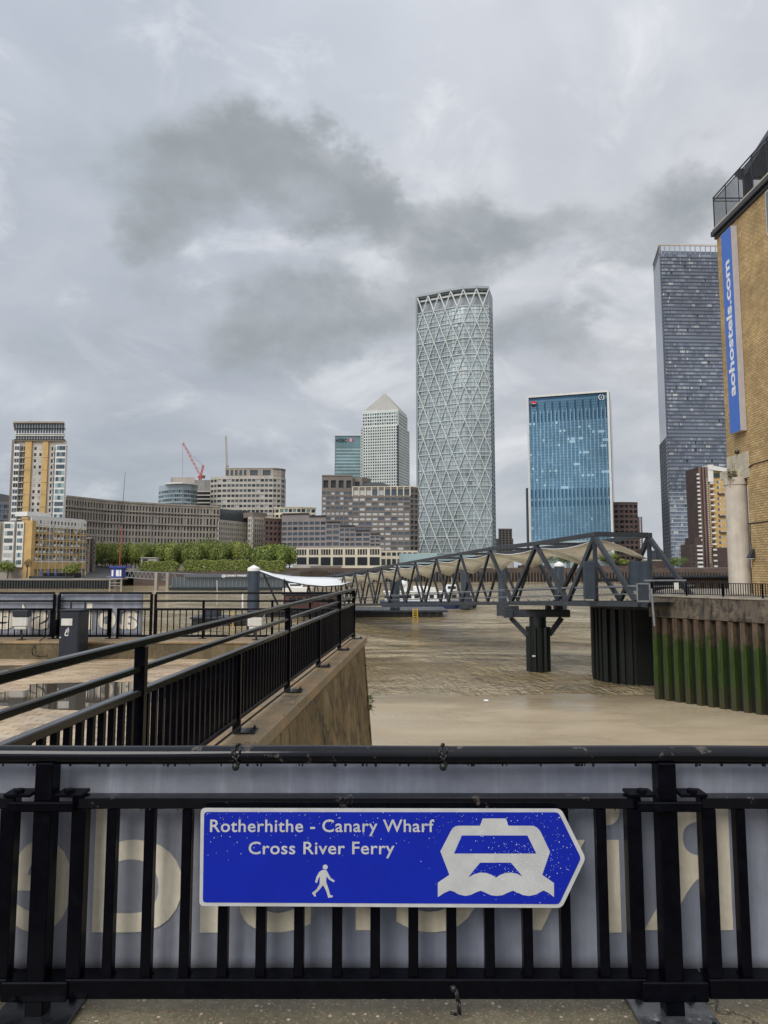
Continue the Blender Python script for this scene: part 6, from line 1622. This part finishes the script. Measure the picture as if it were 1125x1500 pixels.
MB().box(XH(773.6, Y+20), XH(775.2, Y+20), Y+18, Y+24, GZ, ZP(715, Y+20)).build('flue', 'steel_dk', t)
# logos
lc = P(784, 588.8, Y+5); s_ = 1.95
def pl4(x0_, x1_, z0_, z1_, m, nm): 
    yy = p0.y+(lc.x-p0.x)/(p1.x-p0.x)*(p1.y-p0.y)-.75
    MB().box(lc.x+x0_, lc.x+x1_, yy, yy+.25, lc.z+z0_, lc.z+z1_).build(nm, m, t)
pl4(-s_, s_, 0.01, s_, 'redlogo', 'logo_red_half'); pl4(-s_, s_, -s_, 0, 'blacklogo', 'logo_black_half')
yy = p0.y+(lc.x-p0.x)/(p1.x-p0.x)*(p1.y-p0.y)-.95; MB().box(lc.x-s_*.8, lc.x+s_*.8, yy, yy+.15, lc.z-.18, lc.z+.18).build('logo_bar', 'white', t)
lr = P(879.5, 583, Y-4); yy = p0.y+(lr.x-p0.x)/(p1.x-p0.x)*(p1.y-p0.y)-.8
mb = MB()
for rr_, sc_ in ((2.1, .42), (.95, .3)):
    for sgn in (-1, 1):
        prev = None
        for k in range(13):
            a = (-.42+.84*k/12)*pi + (0 if sgn > 0 else pi); q = (lr.x+rr_*cos(a)*(1 if rr_ > 1 else .5)+(0 if rr_ > 1 else -sgn*.35), yy, lr.z+rr_*sin(a))
            if prev: mb.bar(prev, q, .2, sc_*1.4, up=(0, 1, 0)) if False else mb.bar(prev, q, sc_*1.3, .2, up=(0, 1, 0))
            prev = q
mb.build('ring_logo', 'white', t)
# Q brown unfinished
Y = 640.
t = bld('unfinished_building', 'dark brown unfinished block with hoist beside the blue glass tower', 'building site', 920, Y)
bank(t, [W2(893, Y), W2(917, Y-1), W2(937, Y+1)], GZ, ZP(736.5, Y), rows_px(738, 829, 12, Y, .55), [3, 3], 'redstone', ('gdark', 'gmid'), pier=.3, depth=1.4, cap=('brownst', .6))
mb = MB(); x_ = XH(940, Y); lattice(mb, (x_, Y, GZ), (x_, Y, ZP(757, Y)), 2.2, 26, .18); mb.build('hoist', 'redbrown', t)
# R slate tower
Y = 545.
t = bld('slate_tower', 'very tall slate grey glass residential tower behind the brick hostel', 'skyscraper', 1010, Y)
zt = ZP(358, Y); zr = ZP(371.5, Y)
pF = [W2(984.5, Y), W2(1086, Y+2)]; pS = [W2(973.5, Y+38), W2(984.5, Y)]
F1 = offset_poly(pF, .8)
MB().prism([tuple(pS[0]), tuple(F1[0]), tuple(F1[1]), (F1[1].x, F1[1].y+38)], GZ, zr).build('core', 'l3', t)
gl = MB(); nr, ncx = 86, 44; z0t = ZP(833, Y); hr = (zr-z0t)/nr; a, c_ = pF; mn = MB(); sp_ = MB()
rnd = random.Random(5)
for r in range(nr):
    run = 0; cur = 0
    for k in range(ncx):
        if run <= 0: cur = rnd.choices((0, 1, 2, 3), (8, 2.2, 3., .45))[0]; run = rnd.choice((1, 1, 2, 3))
        run -= 1
        mi = cur
        if r < 24 and mi == 0 and rnd.random() < .4: mi = 2
        if rnd.random() < .006: mi = 4
        if r in (35, 36, 61, 62): mi = 0
        q0, q1 = a.lerp(c_, (k+.08)/ncx), a.lerp(c_, (k+.92)/ncx)
        gl.add([(q0.x, q0.y+.6, z0t+r*hr+.75), (q1.x, q1.y+.6, z0t+r*hr+.75), (q1.x, q1.y+.6, z0t+(r+1)*hr-.05), (q0.x, q0.y+.6, z0t+(r+1)*hr-.05)], [(0, 1, 2, 3)], mi)
    sp_.hexa([(a.x, a.y+.1, z0t+r*hr), (c_.x, c_.y+.1, z0t+r*hr), (c_.x, c_.y+.79, z0t+r*hr), (a.x, a.y+.79, z0t+r*hr), (a.x, a.y+.1, z0t+r*hr+.55), (c_.x, c_.y+.1, z0t+r*hr+.55), (c_.x, c_.y+.79, z0t+r*hr+.55), (a.x, a.y+.79, z0t+r*hr+.55)], 0 if r > 20 else 1)
gl.build('glazing', ['l1', 'l2', 'l3', 'l4', 'gdark'], t, kind='stuff')
sp_.build('floor_bands', ['mull', 'g1'], t, kind='stuff')
bank(t, pS, ZP(640, Y), zt-.5, rows_px(372, 640, 50, Y, .7), 4, 'mull', ('g4', 'l2', 'g1'), pier=.18, depth=.6, deep=3, name_wall='side_wall')
bank(t, [p-Vector((.6, 0)) for p in pS], GZ, ZP(640, Y), rows_px(640, 830, 34, Y, .8), 4, 'mull', ('lside',), pier=.1, depth=.6, deep=3, name_wall='lower_side_wall')
crn = MB(); crn.bar((a.x, a.y+.5, zt), (c_.x, c_.y+.5, zt), .8, 1.2); crn.bar((pS[0].x, pS[0].y, zt), (a.x, a.y+.5, zt), .8, 1.2)
crn.build('crown_rail', 'stone_lt', t)
for k in range(14):
    q = a.lerp(c_, k/13); MB().bar((q.x, q.y+.5, zr), (q.x, q.y+.5, zt-.6), .5, .5).build('crown_post', 'l2', t)
MB().prism([tuple((a+Vector((3, 5)))), tuple(c_+Vector((0, 5))), tuple(c_*1.05), tuple((a+Vector((3, 5)))*1.045)], zr, zr+4.2).build('crown_screen', 'l1', t)
# S ochre/maroon tower
Y = 470.
t = bld('apartment_tower', 'maroon and ochre apartment tower with white balconies in front of the slate tower', 'apartment tower', 1050, Y)
MB().box(XH(1029, Y), XH(1042.5, Y), Y+.4, Y+20, GZ, ZP(684, Y)).build('maroon_wing', 'maroon', t)
for pa, pb2 in ((1029, 1032), (1034.5, 1036.8), (1039, 1042.5)): MB().box(XH(pa, Y), XH(pb2, Y), Y-.4, Y+.39, GZ, ZP(684.5, Y)).build('brick_rib', 'redstone', t)
mb = MB()
for k in range(38): mb.box(XH(1040.6, Y)-.25, XH(1040.6, Y)+.25, Y-.6, Y-.41, ZP(701+k*3.3+1.2, Y), ZP(701+k*3.3, Y))
mb.build('balcony_lights', 'white', t, kind='stuff')
MB().box(XH(1042.6, Y), XH(1090, Y), Y+.5, Y+20, GZ, ZP(688, Y)).build('ochre_wing', 'brick_far', t)
MB().box(XH(1042.4, Y), XH(1050, Y), Y-1, Y+.45, ZP(706, Y), ZP(681, Y)).build('white_frame', 'whitewall', t)
mb = MB(); a_ = XH(1042.5, Y); b_ = XH(1072, Y); mb.hexa([(a_, Y-1.4, ZP(688, Y)), (b_, Y-1.4, ZP(692, Y)), (b_, Y+15, ZP(692, Y)), (a_, Y+15, ZP(688, Y)), (a_, Y-1.4, ZP(681, Y)), (b_, Y-1.4, ZP(686.5, Y)), (b_, Y+15, ZP(686.5, Y)), (a_, Y+15, ZP(681, Y))]); mb.build('roof_wing', 'whitewall', t)
MB().box(XH(1050.5, Y), XH(1072, Y), Y-.2, Y+.45, ZP(699, Y), ZP(693, Y)).build('top_glazing', 'gdark', t)
for k in range(16):
    yy = 703+k*8.1
    piece('balcony', 'whitewall', ((XH(1045, Y)+XH(1050, Y))/2, Y-.4, ZP(yy+5, Y)), (2.2, 1.6, 1.0), 0, t)
    piece('window', 'gdark', (XH(1047.5, Y), Y+.42, ZP(yy+2.4, Y)), (1.9, .1, 1.7), 0, t)
    piece('window', 'gmid', (XH(1057.2, Y), Y+.42, ZP(yy+2.8, Y)), (1.2, .1, 1.5), 0, t); piece('window', 'gpale', (XH(1059.8, Y), Y+.42, ZP(yy+2.8, Y)), (1.0, .1, 1.5), 0, t)
    piece('window', 'gpale', (XH(1066.5, Y), Y+.42, ZP(yy+2.8, Y)), (.8, .1, 1.3), 0, t)
    if k in (2, 6, 9): piece('balcony', 'maroon', (XH(1062, Y), Y-.2, ZP(yy+4.5, Y)), (4.5, 1.2, .8), 0, t)
piece('dark_base', 'maroon', (XH(1060, Y), Y-.2, ZP(818, Y)), (13, 1.2, 13), 0, t)
t = bld('brick_terrace', 'low maroon brick flats with white balconies at the foot of the tower', 'flats', 1020, 455)
MB().box(XH(1012.5, 455), XH(1029, 455), 455, 470, GZ, ZP(797, 455)).build('wall', 'maroon', t); MB().box(XH(1019, 455.5), XH(1029, 455.5), 455.5, 470, GZ, ZP(787, 455)).build('wall', 'maroon', t)
for k in range(6): piece('balcony', 'whitewall', (XH(1026, 454.5), 454.4, ZP(800+k*6, 454)), (3., 1., 1.1), 0, t); piece('window', 'gdark', (XH(1017, 454.5), 454.94, ZP(802+k*6, 454)), (1.2, .1, 1.3), 0, t)
for k in range(17): piece('balcony', 'whitewall', (XH(1027.6, 469), 468.5, ZP(695+k*6, 469)), (1.2, 1.6, 1.1), 0, t)
# low things along the right far quay
t = bld('low_buildings', 'row of low dark sheds and white rails on the far right quay', 'sheds', 985, 430)
MB().box(XH(952, 440), XH(974, 440), 440, 455, GZ, ZP(822, 440)).build('brick_shed', 'maroon', t); MB().box(XH(951, 440), XH(975, 440), 439.5, 456, ZP(822, 440)+.01, ZP(820, 440)).build('roof', 'stone', t)
MB().box(XH(962, 520), XH(972, 520), 520, 530, GZ, ZP(806, 520)).build('shed', 'steel_dk', t)
MB().box(XH(986, 425), XH(1075, 425), 424, 426, ZP(839, 425), ZP(834.5, 425)).build('white_parapet', 'stone_lt', t)
MB().box(XH(955, 422), XH(1100, 422), 421, 423, GZ-1, ZP(840, 422)).build('quay_beam', 'stone', t)
mb = MB()
for k in range(60): x_ = XH(990+k*1.5, 423); mb.box(x_-.06, x_+.06, 423, 423.12, ZP(834, 423), ZP(831.5, 423))
mb.build('railing', 'white', t, kind='stuff')
mb = MB()
for k in range(9):
    x_ = XH(700+k*28+random.uniform(-6, 6), 424); mb.box(x_-random.uniform(2, 5), x_+3, 423, 426, ZP(831, 424)-1, ZP(829.5, 424))
t = bld('parked_vehicles', 'low pale sheds and walls strung along the quay behind the gangway', 'sheds', 760, 424)
MB().box(XH(700, 440), XH(752, 440), 440, 450, GZ, ZP(812, 440)).build('stone_wall', 'stone', t); t.name = 'quay_sheds'
MB().box(XH(763, 430), XH(803, 430), 430, 440, GZ, ZP(828, 430)).build('dark_shed', 'maroon', t)
a_, b_ = XH(768, 430), XH(790, 430); MB().hexa([(a_, 429.5, ZP(828, 430)), (b_, 429.5, ZP(828, 430)), (b_, 440, ZP(828, 430)), (a_, 440, ZP(828, 430)), (a_+2.5, 433, ZP(820, 430)), (b_-2.5, 433, ZP(820, 430)), (b_-2.5, 437, ZP(820, 430)), (a_+2.5, 437, ZP(820, 430))]).build('gabled_roof', 'roofdark', t)
MB().box(XH(858, 430), XH(962, 430), 431, 440, GZ, ZP(829, 430)).build('low_wall', 'fender_br', t)
MB().box(XH(838, 436), XH(900, 436), 440, 450, GZ, ZP(812, 436)).build('pale_block', 'g1', t)
# middle: river terrace lawn edges, white kiosk
t = bld('white_kiosk', 'small white kiosk between the trees and the hedge on the far bank', 'kiosk', 218, 352)
MB().box(XH(206, 352), XH(229, 352), 352, 356, GZ, ZP(817.5, 352)).build('wall', 'stone_lt', t); MB().box(XH(209, 352), XH(216, 352), 351.8, 351.99, ZP(824, 352), ZP(819, 352)).build('opening', 'gdark', t)
MB().box(XH(205.5, 352), XH(229.5, 352), 351.5, 356.5, ZP(817.45, 352), ZP(816.6, 352)).build('roof', 'whitewall', t)
t = bld('stone_gatehouse', 'narrow brown stone tower block at the corner of the ochre flats', 'building', 132, 340)
bank(t, [W2(126, 345), W2(134, 335), W2(139.5, 338)], GZ-2, ZP(789, 338), rows_px(792, 828, 5, 338, .4), [2, 1], 'brownst', ('gdark',), pier=.6, depth=.5, deep=12)
MB().box(XH(126.5, 345), XH(139, 345), 340, 345, ZP(788.9, 338), ZP(787, 338)).build('roof', 'stone', t)
# road ramp
MB().add([(XH(128, 300), 296, LZ+.05), (XH(170, 300), 296, LZ+.05), (XH(172, 380), 380, ZP(829, 380)), (XH(140, 380), 380, ZP(829, 380))], [(0, 1, 2, 3)]).build('ramp_road', 'asphalt', kind='structure')
mb = MB()
for k in range(5):
    f_ = .1+k*.18; y_ = 296+84*f_; z_ = LZ+.06+(ZP(829, 380)-LZ-.05)*f_; xx = XH(128, 300)+(XH(172, 380)-XH(128, 300))*f_*.75+7
    mb.add([(xx, y_, z_+.01), (xx+.5, y_, z_+.01), (xx+1.6, y_+6, z_+.01+(ZP(829, 380)-LZ)*.07), (xx+1.1, y_+6, z_+.01+(ZP(829, 380)-LZ)*.07)], [(0, 1, 2, 3)])
mb.build('road_markings', 'white', kind='structure')
# the pier on the far side
Y = 279.
t = thing('ferry_kiosk', (XH(178, Y), Y, WZ), 'blue and white pier kiosk on stilts at the far embankment', 'kiosk')
MB().box(XH(165, Y), XH(184, Y), Y-3, Y+3, ZP(848.5, Y), ZP(846.5, Y)).build('platform', 'stone', t)
MB().box(XH(166, Y), XH(182, Y), Y-2.5, Y+2.5, ZP(846.4, Y), ZP(831.5, Y)).build('wall', 'paint_blue', t)
MB().box(XH(164.5, Y), XH(188, Y), Y-3.2, Y+3.2, ZP(831.4, Y), ZP(829.3, Y)).build('roof', 'paint_blue', t)
for a, c in ((167.5, 170), (174, 178), (179, 181.5)): MB().box(XH(a, Y), XH(c, Y), Y-2.6, Y-2.51, ZP(844, Y), ZP(835, Y)).build('white_panel', 'white', t)
for a in (165.5, 182): MB().box(XH(a, Y)-.25, XH(a, Y)+.25, Y-2.7, Y-2.2, WZ-1, ZP(848.6, Y)).build('stilt', 'stone', t)
for yy in (853, 857): MB().box(XH(165.5, Y), XH(182, Y), Y-2.6, Y-2.4, ZP(yy+1, Y), ZP(yy, Y)).build('tie_beam', 'stone', t)
mast = MB(); mast.cyl((XH(175, 284), 284, LZ), (XH(175.5, 284), 284, ZP(770, 284)), .2, .12, 8); ms = thing('flag_mast', (XH(175, 284), 284, LZ), 'very tall thin red mast rising behind the blue kiosk', 'mast')
mast.build('lower_mast', 'red', ms); MB().cyl((XH(175.5, 284), 284, ZP(770, 284)+.01), (XH(178.5, 284), 284, ZP(692, 284)), .13, .06, 6).build('upper_mast', 'steel_dk', ms)
t = thing('far_gangway', (XH(230, 272), 272, WZ+3), 'pale grey truss gangway from the blue kiosk down to the far pontoon', 'gangway')
def wr(a, ya, c, yc, s=.28, nm='member'): MB().bar(P(a, ya, 272), P(c, yc, 272), s).build(nm, 'steel_hand', t)
wr(184, 836.5, 300, 841.5, .35, 'top_chord'); wr(184, 845.5, 250, 850, .35, 'bottom_chord'); wr(250, 850, 268, 850.5, .3, 'bottom_chord')
for k in range(12):
    a = 187+k*6; wr(a, 845.7+k*.4, a+3, 837+k*.2, .16, 'brace'); wr(a+3, 837+k*.2, a+6, 846+k*.4, .16, 'brace')
for a in (230, 246.5): MB().box(XH(a-2, 271), XH(a+2, 271), 270, 272, WZ-1, ZP(838.5, 271)).build('guide_pile', 'stone', t, bevel=.05)
Y = 262.
t = thing('far_pier_pontoon', (XH(340, Y), Y, WZ), 'long grey floating pier shelter lettered CANARY WHARF on the far bank', 'pier')
MB().box(XH(249, Y), XH(425, Y), Y, Y+9, WZ-.4, WZ+1.).build('float', 'pilefoot', t)
MB().box(XH(250, Y), XH(424, Y), Y+1.2, Y+7, WZ+1.01, ZP(845.5, Y)).build('shelter_glazing', 'gmid', t)
MB().box(XH(270, Y), XH(426, Y), Y-.3, Y+8, ZP(845.4, Y), ZP(841.0, Y)).build('roof_band', 'mull', t)
for k in range(30): MB().box(XH(252+k*5.9, Y)-.08, XH(252+k*5.9, Y)+.08, Y+1.0, Y+1.19, WZ+1.01, ZP(845.5, Y)).build('mullion', 'steel_hand', t)
q0, q1 = P(330.5, 846.5, Y-.4), P(361, 846.5, Y-.4)
vs, fs = place_text('CANARY WHARF', q0, (1, 0, 0), (0, 0, 1), (q1-q0).x, ZP(842.2, Y)-ZP(845, Y), .7, .03); MB().add([(v.x, v.y, v.z+.45) for v in vs], fs).build('lettering', 'white', t)
mb = MB(); q = P(327.6, 843.8, Y-.4)
mb.add([(q.x+.55*cos(k*pi/8), q.y, q.z+.55*sin(k*pi/8)) for k in range(16)]+[(q.x+.34*cos(k*pi/8), q.y, q.z+.34*sin(k*pi/8)) for k in range(16)], [(k, (k+1) % 16, 16+(k+1) % 16, 16+k) for k in range(16)])
mb.add([(q.x-.75, q.y-.02, q.z-.1), (q.x+.75, q.y-.02, q.z-.1), (q.x+.75, q.y-.02, q.z+.1), (q.x-.75, q.y-.02, q.z+.1)], [(0, 1, 2, 3)]); mb.build('roundel', 'white', t)
ORD = ['first', 'second', 'third', 'fourth', 'fifth', 'sixth', 'seventh', 'eighth', 'ninth', 'tenth', 'eleventh', 'twelfth', 'thirteenth', 'fourteenth', 'fifteenth', 'sixteenth', 'seventeenth', 'eighteenth']
# ---------------- trees and hedges
def crown_mesh(seed, n, lobes, rad_, leaf=.55, flat_=1., rnd=False):
    rd = random.Random(seed); mb = MB(); L_ = []
    for _ in range(lobes if not rnd else 7):
        a = rd.uniform(0, 2*pi); e = rd.uniform(-.5, 1); r_ = rad_*rd.uniform(.30, .62)
        L_.append((Vector((cos(a)*r_, sin(a)*r_, e*rad_*.55*flat_)), rad_*rd.uniform(.38, .58)))
    if rnd: L_ = [(c*.55, r_*1.25) for c, r_ in L_]; L_.append((Vector((0, 0, 0)), rad_*.92))
    L_.append((Vector((0, 0, 0)), rad_*.7))
    for k in range(n):
        c, r_ = rd.choice(L_); d = Vector((rd.gauss(0, 1), rd.gauss(0, 1), rd.gauss(0, 1))).normalized(); p = c+d*r_*(rd.random()**.35)
        p.z *= flat_
        nrm = (d*(1.8 if rnd else 1)+Vector((rd.gauss(0, .5), rd.gauss(0, .5), rd.gauss(0, .5)+.3))).normalized(); t1 = nrm.orthogonal().normalized(); t2 = nrm.cross(t1); s_ = leaf*rd.uniform(.6, 1.3)
        ang_ = rd.uniform(0, pi); a1 = t1*cos(ang_)+t2*sin(ang_); a2 = nrm.cross(a1)
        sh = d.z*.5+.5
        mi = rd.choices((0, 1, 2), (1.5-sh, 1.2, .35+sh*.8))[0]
        mb.add([p-a1*s_*.5, p+a2*s_*.35, p+a1*s_*.5, p-a2*s_*.35], [(0, 1, 2, 3)], mi)
    return mb
crowns = {}
def tree(name, px, Y, ybase, ytop, wpx, lab, cat='tree', group=None, pal=('leaf1', 'leaf2', 'leaf3'), seed=1, n=1500, leaf=.55, zbase=None):
    x_ = XH(px, Y); zb = ZP(ybase, Y) if zbase is None else zbase; zt = ZP(ytop, Y); rad_ = wpx/2*Y/FPX
    t = thing(name, (x_, Y, zb), lab, cat, group)
    ch = zt-zb; rz_ = ch*.52 if 'plane' in name else min(rad_*.95, ch*.45); cz = zt-rz_*.95
    key = (pal, seed, 'plane' in name)
    if key not in crowns:
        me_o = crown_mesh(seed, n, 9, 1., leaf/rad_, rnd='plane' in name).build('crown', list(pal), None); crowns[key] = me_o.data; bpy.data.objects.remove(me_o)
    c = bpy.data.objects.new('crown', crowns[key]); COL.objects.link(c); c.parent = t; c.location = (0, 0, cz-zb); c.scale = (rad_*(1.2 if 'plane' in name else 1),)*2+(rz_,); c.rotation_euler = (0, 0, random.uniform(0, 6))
    mb = MB(); h_ = max(1., cz-zb-rz_*.2); mb.cyl((x_, Y, zb-.2), (x_+.1, Y, zb+h_), .28, .16, 8)
    for k in range(4):
        a = k*1.6+.4; mb.cyl((x_+.05, Y, zb+h_*.75), (x_+cos(a)*rad_*.5, Y+sin(a)*rad_*.5, zb+h_+rz_*.4), .12, .04, 5)
    mb.build('trunk', 'bark', t)
xs = [148, 160, 173, 185, 198, 210, 223, 236, 249, 262, 275, 288, 301, 314, 327, 339, 350, 360]
for i, px in enumerate(xs):
    tree('plane_tree', px, 366-(i % 3)*3, 832, (790 if i < 9 else 788)+(i*7 % 5)*.8, 19+(i*5 % 4), ORD[i]+' clipped plane tree from the left in the front of the long row', group='long row of plane trees', pal=('leaf1', 'leaf2', 'leafo') if i % 4 else ('leaf2', 'leafo', 'leaf3'), seed=1+i % 3, n=4200, leaf=.46)
for i, px in enumerate((142, 154, 167, 179, 192, 204, 217, 230, 243, 256, 269, 282, 295, 308, 321, 334, 346)):
    tree('plane_tree', px, 374, 832, 792+(i*3 % 4), 18, ORD[i]+' plane tree from the left in the hidden rear line of the long row', group='long row of plane trees', seed=1+i % 3, n=4200, leaf=.46)
for i, (px, yy) in enumerate(((378, 797), (392, 794), (402, 795), (413, 794), (424, 797), (385, 796), (407, 793))):
    tree('plane_tree', px, 355-(i % 2)*4, 832, yy, 23, ORD[i]+' round plane tree of the dense clump right of the long row', group='clump of plane trees', pal=('leaf1', 'leaf2', 'leaf3'), seed=2+i % 3, n=4200, leaf=.46)
tree('plane_tree', 308, 390, 832, 781, 42, 'darker tall tree top showing above the row of planes', pal=('leaf1', 'leaf1', 'leaf2'), seed=5, n=2600)
tree('street_tree', 12, 284, 848, 820, 34, 'dark green spreading tree at the far left of the embankment', pal=('leaf1', 'leaf2', 'leaf3'), seed=6, n=2400, leaf=.5)
tree('street_tree', 108, 284, 846, 823, 24, 'small yellow-green tree at the right end of the ochre block', pal=('leaf1', 'leaf3', 'leafo'), seed=7, n=1800, leaf=.45)
tree('street_tree', 40, 284, 846, 818, 17, 'thin brown nearly bare tree before the ochre brick bay', pal=('twig', 'twig', 'leafo'), seed=8, n=420, leaf=.4)
tree('street_tree', 97, 285, 846, 829, 12, 'very small yellowish tree beside the terrace', pal=('leaf3', 'leafo', 'leaf2'), seed=9, n=900, leaf=.4)
for i, (px, w, yt, lab) in enumerate(((772, 30, 806, 'dark green tree behind the gangway, left of the white-capped pile'), (800, 46, 805, 'broad dark green tree directly behind the white-capped pile'), (826, 34, 808, 'dark green tree right of the white-capped pile'),
                                      (866, 34, 806, 'green tree behind the portal end of the gangway'), (893, 30, 809, 'lighter green tree under the brown unfinished block'), (914, 24, 818, 'low olive bush left of the dark gate panel'),
                                      (987, 20, 817, 'round green tree left of the maroon flats'), (997, 22, 815, 'round green tree touching the maroon flats'), (978, 16, 821, 'small green tree nearest the steel gangway strut'))):
    tree('quay_tree', px, 432+(i % 3)*5, 834, yt, w, lab, pal=('leaf1', 'leaf2', 'leaf2') if i not in (4, 5) else ('leaf2', 'leafo', 'leaf3'), seed=10+i % 3, n=2400, leaf=.7)
def hedge(pa, pb2, Y, yt, yb, lab):
    rd = random.Random(pa); x0_, x1_ = XH(pa, Y), XH(pb2, Y); z0_, z1_ = ZP(yb, Y), ZP(yt, Y); mb = MB()
    mb.box(x0_+.7, x1_-.7, Y+.5, Y+4, z0_, z1_-.6, 0)
    for k in range(int((x1_-x0_)*95)):
        f_ = rd.random(); x_ = rd.uniform(x0_, x1_)
        e = min(1, min(x_-x0_, x1_-x_)/2.2); rz_ = (1-(1-e)**2)**.5
        if f_ < .7: p = Vector((x_, Y+rd.uniform(0, .5)+(1-rz_)*1.5, z0_+(z1_-z0_)*rd.random()*(.55+.45*rz_)))
        else: p = Vector((x_, Y+rd.uniform(0, 4), z0_+(z1_-z0_)*(.55+.45*rz_)-rd.uniform(0, .3)))
        p.z += .25*sin(x_*.8)*((p.z-z0_)/(z1_-z0_))
        nrm = Vector((rd.gauss(0, .6), -1+rd.gauss(0, .5), rd.gauss(.4, .6))).normalized(); t1 = nrm.orthogonal().normalized(); t2 = nrm.cross(t1); s_ = rd.uniform(.25, .5)
        mb.add([p-t1*s_, p+t2*s_*.7, p+t1*s_, p-t2*s_*.7], [(0, 1, 2, 3)], rd.choices((0, 1, 2), (1.2, 1.3, .8))[0])
    mb.build('hedge', ['leaf1', 'leafo', 'leaf2'], None, label=lab, cat='hedge')
hedge(203, 260, 330, 822.5, 837, 'clipped hedge below the white kiosk, leftmost of three')
hedge(267, 368, 330, 821, 838, 'longest clipped hedge, in the middle of the three')
hedge(371, 418, 330, 821.5, 837, 'clipped hedge just right of the white-capped pile')
MB().box(XH(198, 331), XH(440, 331), 329.5, 371, WZ-1, ZP(837, 330)).build('hedge_terrace', 'fender_br', kind='structure')
# lamp posts
def lamp(px, Y, yb, yt, lab, group=None, w=.55):
    x_ = XH(px, Y); zb, zt = ZP(yb, Y), ZP(yt, Y); t = thing('street_lamp', (x_, Y, zb), lab, 'street lamp', group)
    MB().cyl((x_, Y, zb), (x_, Y, zt-.25), .07, .05, 6).build('post', 'steel_hand', t); MB().cyl((x_, Y, zt-.24), (x_, Y, zt), w*.5, w*.75, 8).build('lamp_head', 'white', t)
for i, px in enumerate((134, 139, 152, 155, 253, 281, 299, 337, 344, 351, 364)): lamp(px, 346+(i % 3)*2, 832, 818.5+(i % 3)*.6, ORD[i]+' white-headed lamp from the left under the plane trees', 'lamps under the plane trees', .9)
for i, px in enumerate((251, 298.5, 345)): lamp(px, 326, 840, 829.5, ('leftmost', 'middle', 'rightmost')[i]+' of three short lamps before the clipped hedges', 'terrace lamps before the hedges', .7)
lamp(996.5, 421, 836, 826, 'white lamp on the right far quay before the green trees', None, 1.2); lamp(1022.5, 421, 836, 826, 'white lamp on the right far quay before the maroon flats', None, 1.2)
